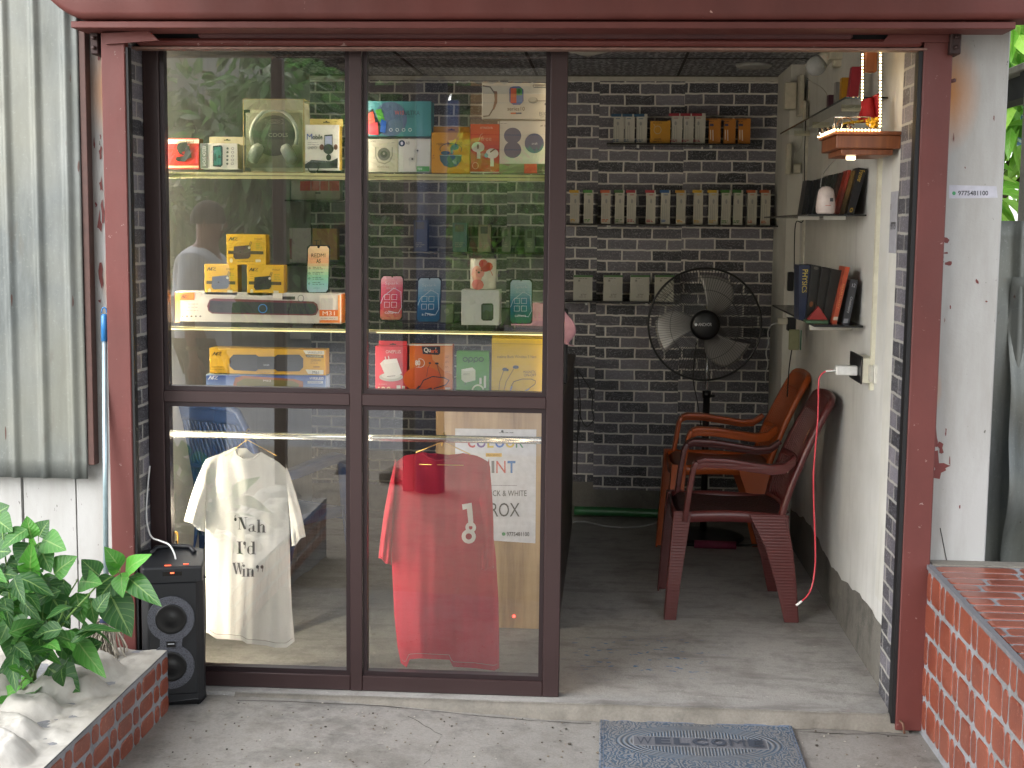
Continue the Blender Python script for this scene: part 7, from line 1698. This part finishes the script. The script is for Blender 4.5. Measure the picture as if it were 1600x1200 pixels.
# canopy over the forecourt, carried by the posts
cn = thing('canopy_roof', 'dark underside of the sheet metal canopy over the forecourt', 'roof', (-.4, -2.8, 2.6))
b = MB(); b.grid(lambda u, v: Vector((-1.75 + 2.95 * u, -.28 - 5.05 * v, 2.70 - .16 * v + .012 * sin(u * 200))), 260, 6, mat('9a968c', .6, .1, .2, 6)); b.build('roof_sheet', cn)
b = MB(); [b.box(-1.75, 1.2, -.4 - 1.22 * k, -.36 - 1.22 * k, 2.62 - .04 * k, 2.67 - .04 * k, mat('3a2220', .6)) for k in range(5)]; [b.box(x, x + .05, -5.25, -.3, 2.50, 2.56, mat('3a2220', .6)) for x in (-1.7, 1.1)]; b.build('rafter', cn)
# low stones on the verge
rs = random.Random(33)
for k in range(14):
    x = rs.uniform(-5, 1); y = rs.uniform(-6.8, -5.0); s_ = rs.uniform(.05, .14); b = MB()
    P = [(Vector((rs.gauss(0, 1), rs.gauss(0, 1), rs.gauss(0, .6))).normalized() * s_) for _ in range(14)]
    bm = bmesh.new(); [bm.verts.new(p + Vector((x, y, -.34))) for p in P]; bmesh.ops.convex_hull(bm, input=bm.verts); me = bpy.data.meshes.new('stone'); bm.to_mesh(me); bm.free(); me.materials.append(GRAVM)
    o = bpy.data.objects.new('stone', me); COL.objects.link(o); WL[o.name] = Vector((0, 0, 0)); tag(o, 'loose grey stone on the road verge', 'stone', 'stones on the verge')
# banana-like and broad leaves behind the right fence
tree('broadleaf_tree', 'green tree behind the concrete post at the upper right edge', (1.75, 3.4, -.1), 3.3, .9, 41, TL2, leafs=1500, lsz=.22, low=.25)
tree('broadleaf_tree', 'taller green tree behind the lean-to roof', (2.3, 5.2, -.1), 4.6, 1.5, 42, TL2, leafs=2200, lsz=.3, low=.3)

# ------------------------------------------------------------------ man in a white shirt, seen in the glass
def skin_fig(name, pts, edges, rad, m, parent, sub=2):
    me = bpy.data.meshes.new(name); me.from_pydata([tuple(p) for p in pts], edges, []); me.materials.append(m)
    o = bpy.data.objects.new(name, me); COL.objects.link(o)
    sk = o.modifiers.new('skin', 'SKIN'); sk.use_smooth_shade = True
    for i, r_ in enumerate(rad): me.skin_vertices[0].data[i].radius = r_ if isinstance(r_, tuple) else (r_, r_)
    me.skin_vertices[0].data[0].use_root = True
    s_ = o.modifiers.new('sub', 'SUBSURF'); s_.levels = sub; s_.render_levels = sub
    WL[o.name] = Vector((0, 0, 0))
    if parent: o.parent = parent; o.matrix_parent_inverse = Matrix.Translation(-WL[parent.name])
    return o
MP = vdir(318, 500, 7.75); MPx, MPy = MP.x, MP.y
man = thing('person', 'man in a pale blue-white shirt and olive trousers standing side-on with his arm hanging', 'person', (MPx, MPy, -.02))
SKIN = mat('946450', .5, 0, .06, 30)
def W_(x, y, z): return (MPx + x, MPy + y, z - .02)      # he faces +x; his right... arm nearer the shop is at +y
zH = 1.66
# joints: pelvis root first
J = [W_(0, 0, .92), W_(-.01, 0, 1.10), W_(-.01, 0, 1.28), W_(-.005, 0, 1.38), W_(.02, 0, 1.45), W_(.035, 0, 1.53), W_(.04, 0, 1.60),
     W_(-.01, .17, 1.35), W_(-.03, .20, 1.09), W_(.0, .21, .86), W_(-.01, -.17, 1.35), W_(-.02, -.20, 1.09), W_(.04, -.21, .86),
     W_(.0, .09, .86), W_(.01, .095, .47), W_(-.02, .10, .09), W_(.10, .11, .035), W_(.0, -.09, .86), W_(.03, -.095, .47), W_(.02, -.10, .09), W_(.14, -.11, .035)]
Ed = [(0, 1), (1, 2), (2, 3), (3, 4), (4, 5), (5, 6), (3, 7), (7, 8), (8, 9), (3, 10), (10, 11), (11, 12), (0, 13), (13, 14), (14, 15), (15, 16), (0, 17), (17, 18), (18, 19), (19, 20)]
Rr = [(.12, .15), (.11, .14), (.11, .16), (.08, .12), .055, (.085, .075), (.09, .078), .048, .038, .026, .048, .038, .026, .08, .055, .036, .034, .08, .055, .036, .034]
# hands: palm, four fingers, thumb
for hx, hy in ((9, .21), (12, -.21)):
    bx_ = J[hx][0] - MPx; s_ = 1 if hy > 0 else -1
    pi_ = len(J); J.append(W_(bx_ + .005, hy, .80)); Ed.append((hx, pi_)); Rr.append((.020, .032))
    for k, (dx, ln) in enumerate(((-.028, .060), (-.010, .075), (.010, .080), (.028, .070))):
        a_ = len(J); J.append(W_(bx_ + dx * 1.0, hy, .765)); J.append(W_(bx_ + dx * 1.15 + .006, hy - s_ * .006, .765 - ln * .55)); J.append(W_(bx_ + dx * 1.15 + .010, hy - s_ * .018, .765 - ln))
        Ed += [(pi_, a_), (a_, a_ + 1), (a_ + 1, a_ + 2)]; Rr += [.0105, .009, .0075]
    a_ = len(J); J.append(W_(bx_ + .040, hy - s_ * .012, .805)); J.append(W_(bx_ + .056, hy - s_ * .02, .765)); Ed += [(pi_, a_), (a_, a_ + 1)]; Rr += [.012, .009]
skin_fig('body', J, Ed, Rr, SKIN, man)
b = MB()    # face: brow, nose, lips, ear on the head
hc = Vector(W_(.045, 0, 1.565))
b.lathe([(0, -.02), (.010, -.012), (.013, 0), (.010, .012), (0, .02)], SKIN, tuple(hc + Vector((.085, 0, -.005))), 10); b.lathe([(0, -.008), (.02, -.003), (.022, 0), (.018, .005), (0, .008)], mat('6a3a34', .5), tuple(hc + Vector((.062, 0, -.043))), 12)
for s_ in (-1, 1):
    b.lathe([(0, -.028), (.010, -.02), (.014, .004), (.012, .022), (0, .028)], SKIN, tuple(hc + Vector((-.012, s_ * .076, 0))), 10); b.lathe([(0, -.006), (.008, -.003), (.009, 0), (.008, .003), (0, .006)], mat('181210', .3), tuple(hc + Vector((.072, s_ * .03, .012))), 10)
b.build('face', man)
b = MB(); HR = mat('3a3633', .8, 0, .2, 60)
def hair(u, v):
    th_ = pi * 2 * u; ph_ = pi * .56 * v; r_ = Vector((.102 * sin(ph_) * cos(th_), .088 * sin(ph_) * sin(th_), .108 * cos(ph_)))
    cut = 1 if r_.x < .03 or r_.z > .055 else .93
    return hc + Vector((-.010, 0, .022)) + r_ * cut
b.grid(hair, 32, 14, HR, closed_u=True); b.build('hair', man)
SHM = cloth_mat('white_shirt', 'dfe4ec', 'ced4de')
Js = [W_(-.005, 0, 1.02), W_(-.01, 0, 1.12), W_(-.01, 0, 1.28), W_(-.005, 0, 1.40), W_(.01, 0, 1.445), W_(-.01, .17, 1.365), W_(-.03, .205, 1.12), W_(-.01, -.17, 1.365), W_(-.02, -.205, 1.12), W_(0, 0, .86)]
skin_fig('shirt', Js, [(0, 1), (1, 2), (2, 3), (3, 4), (3, 5), (5, 6), (3, 7), (7, 8), (0, 9)], [(.14, .175), (.135, .165), (.135, .18), (.10, .13), .068, .078, .068, .078, .068, (.14, .175)], SHM, man)
TRM = cloth_mat('olive_trousers', '5a5844', '4a4838')
Jt = [W_(0, 0, .93), W_(0, .09, .84), W_(.01, .095, .47), W_(-.02, .10, .08), W_(0, -.09, .84), W_(.03, -.095, .47), W_(.02, -.10, .08)]
skin_fig('trousers', Jt, [(0, 1), (1, 2), (2, 3), (0, 4), (4, 5), (5, 6)], [(.125, .155), .098, .072, .062, .098, .072, .062], TRM, man)
b = MB()
for x_, y_ in ((.04, .105), (.08, -.105)): b.box(MPx + x_ - .10, MPx + x_ + .13, MPy + y_ - .045, MPy + y_ + .045, gz(MPx) - .004, .055, mat('1c1814', .5), .02)
b.build('shoes', man)
b = MB(); w_ = Vector(W_(-.003, .21, .885)); b.lathe([(.030, -.012), (.034, -.012), (.034, .012), (.030, .012)], mat('8a7a50', .3, .7), tuple(w_), 20); b.build('watch', man)

bpy.context.view_layer.update()
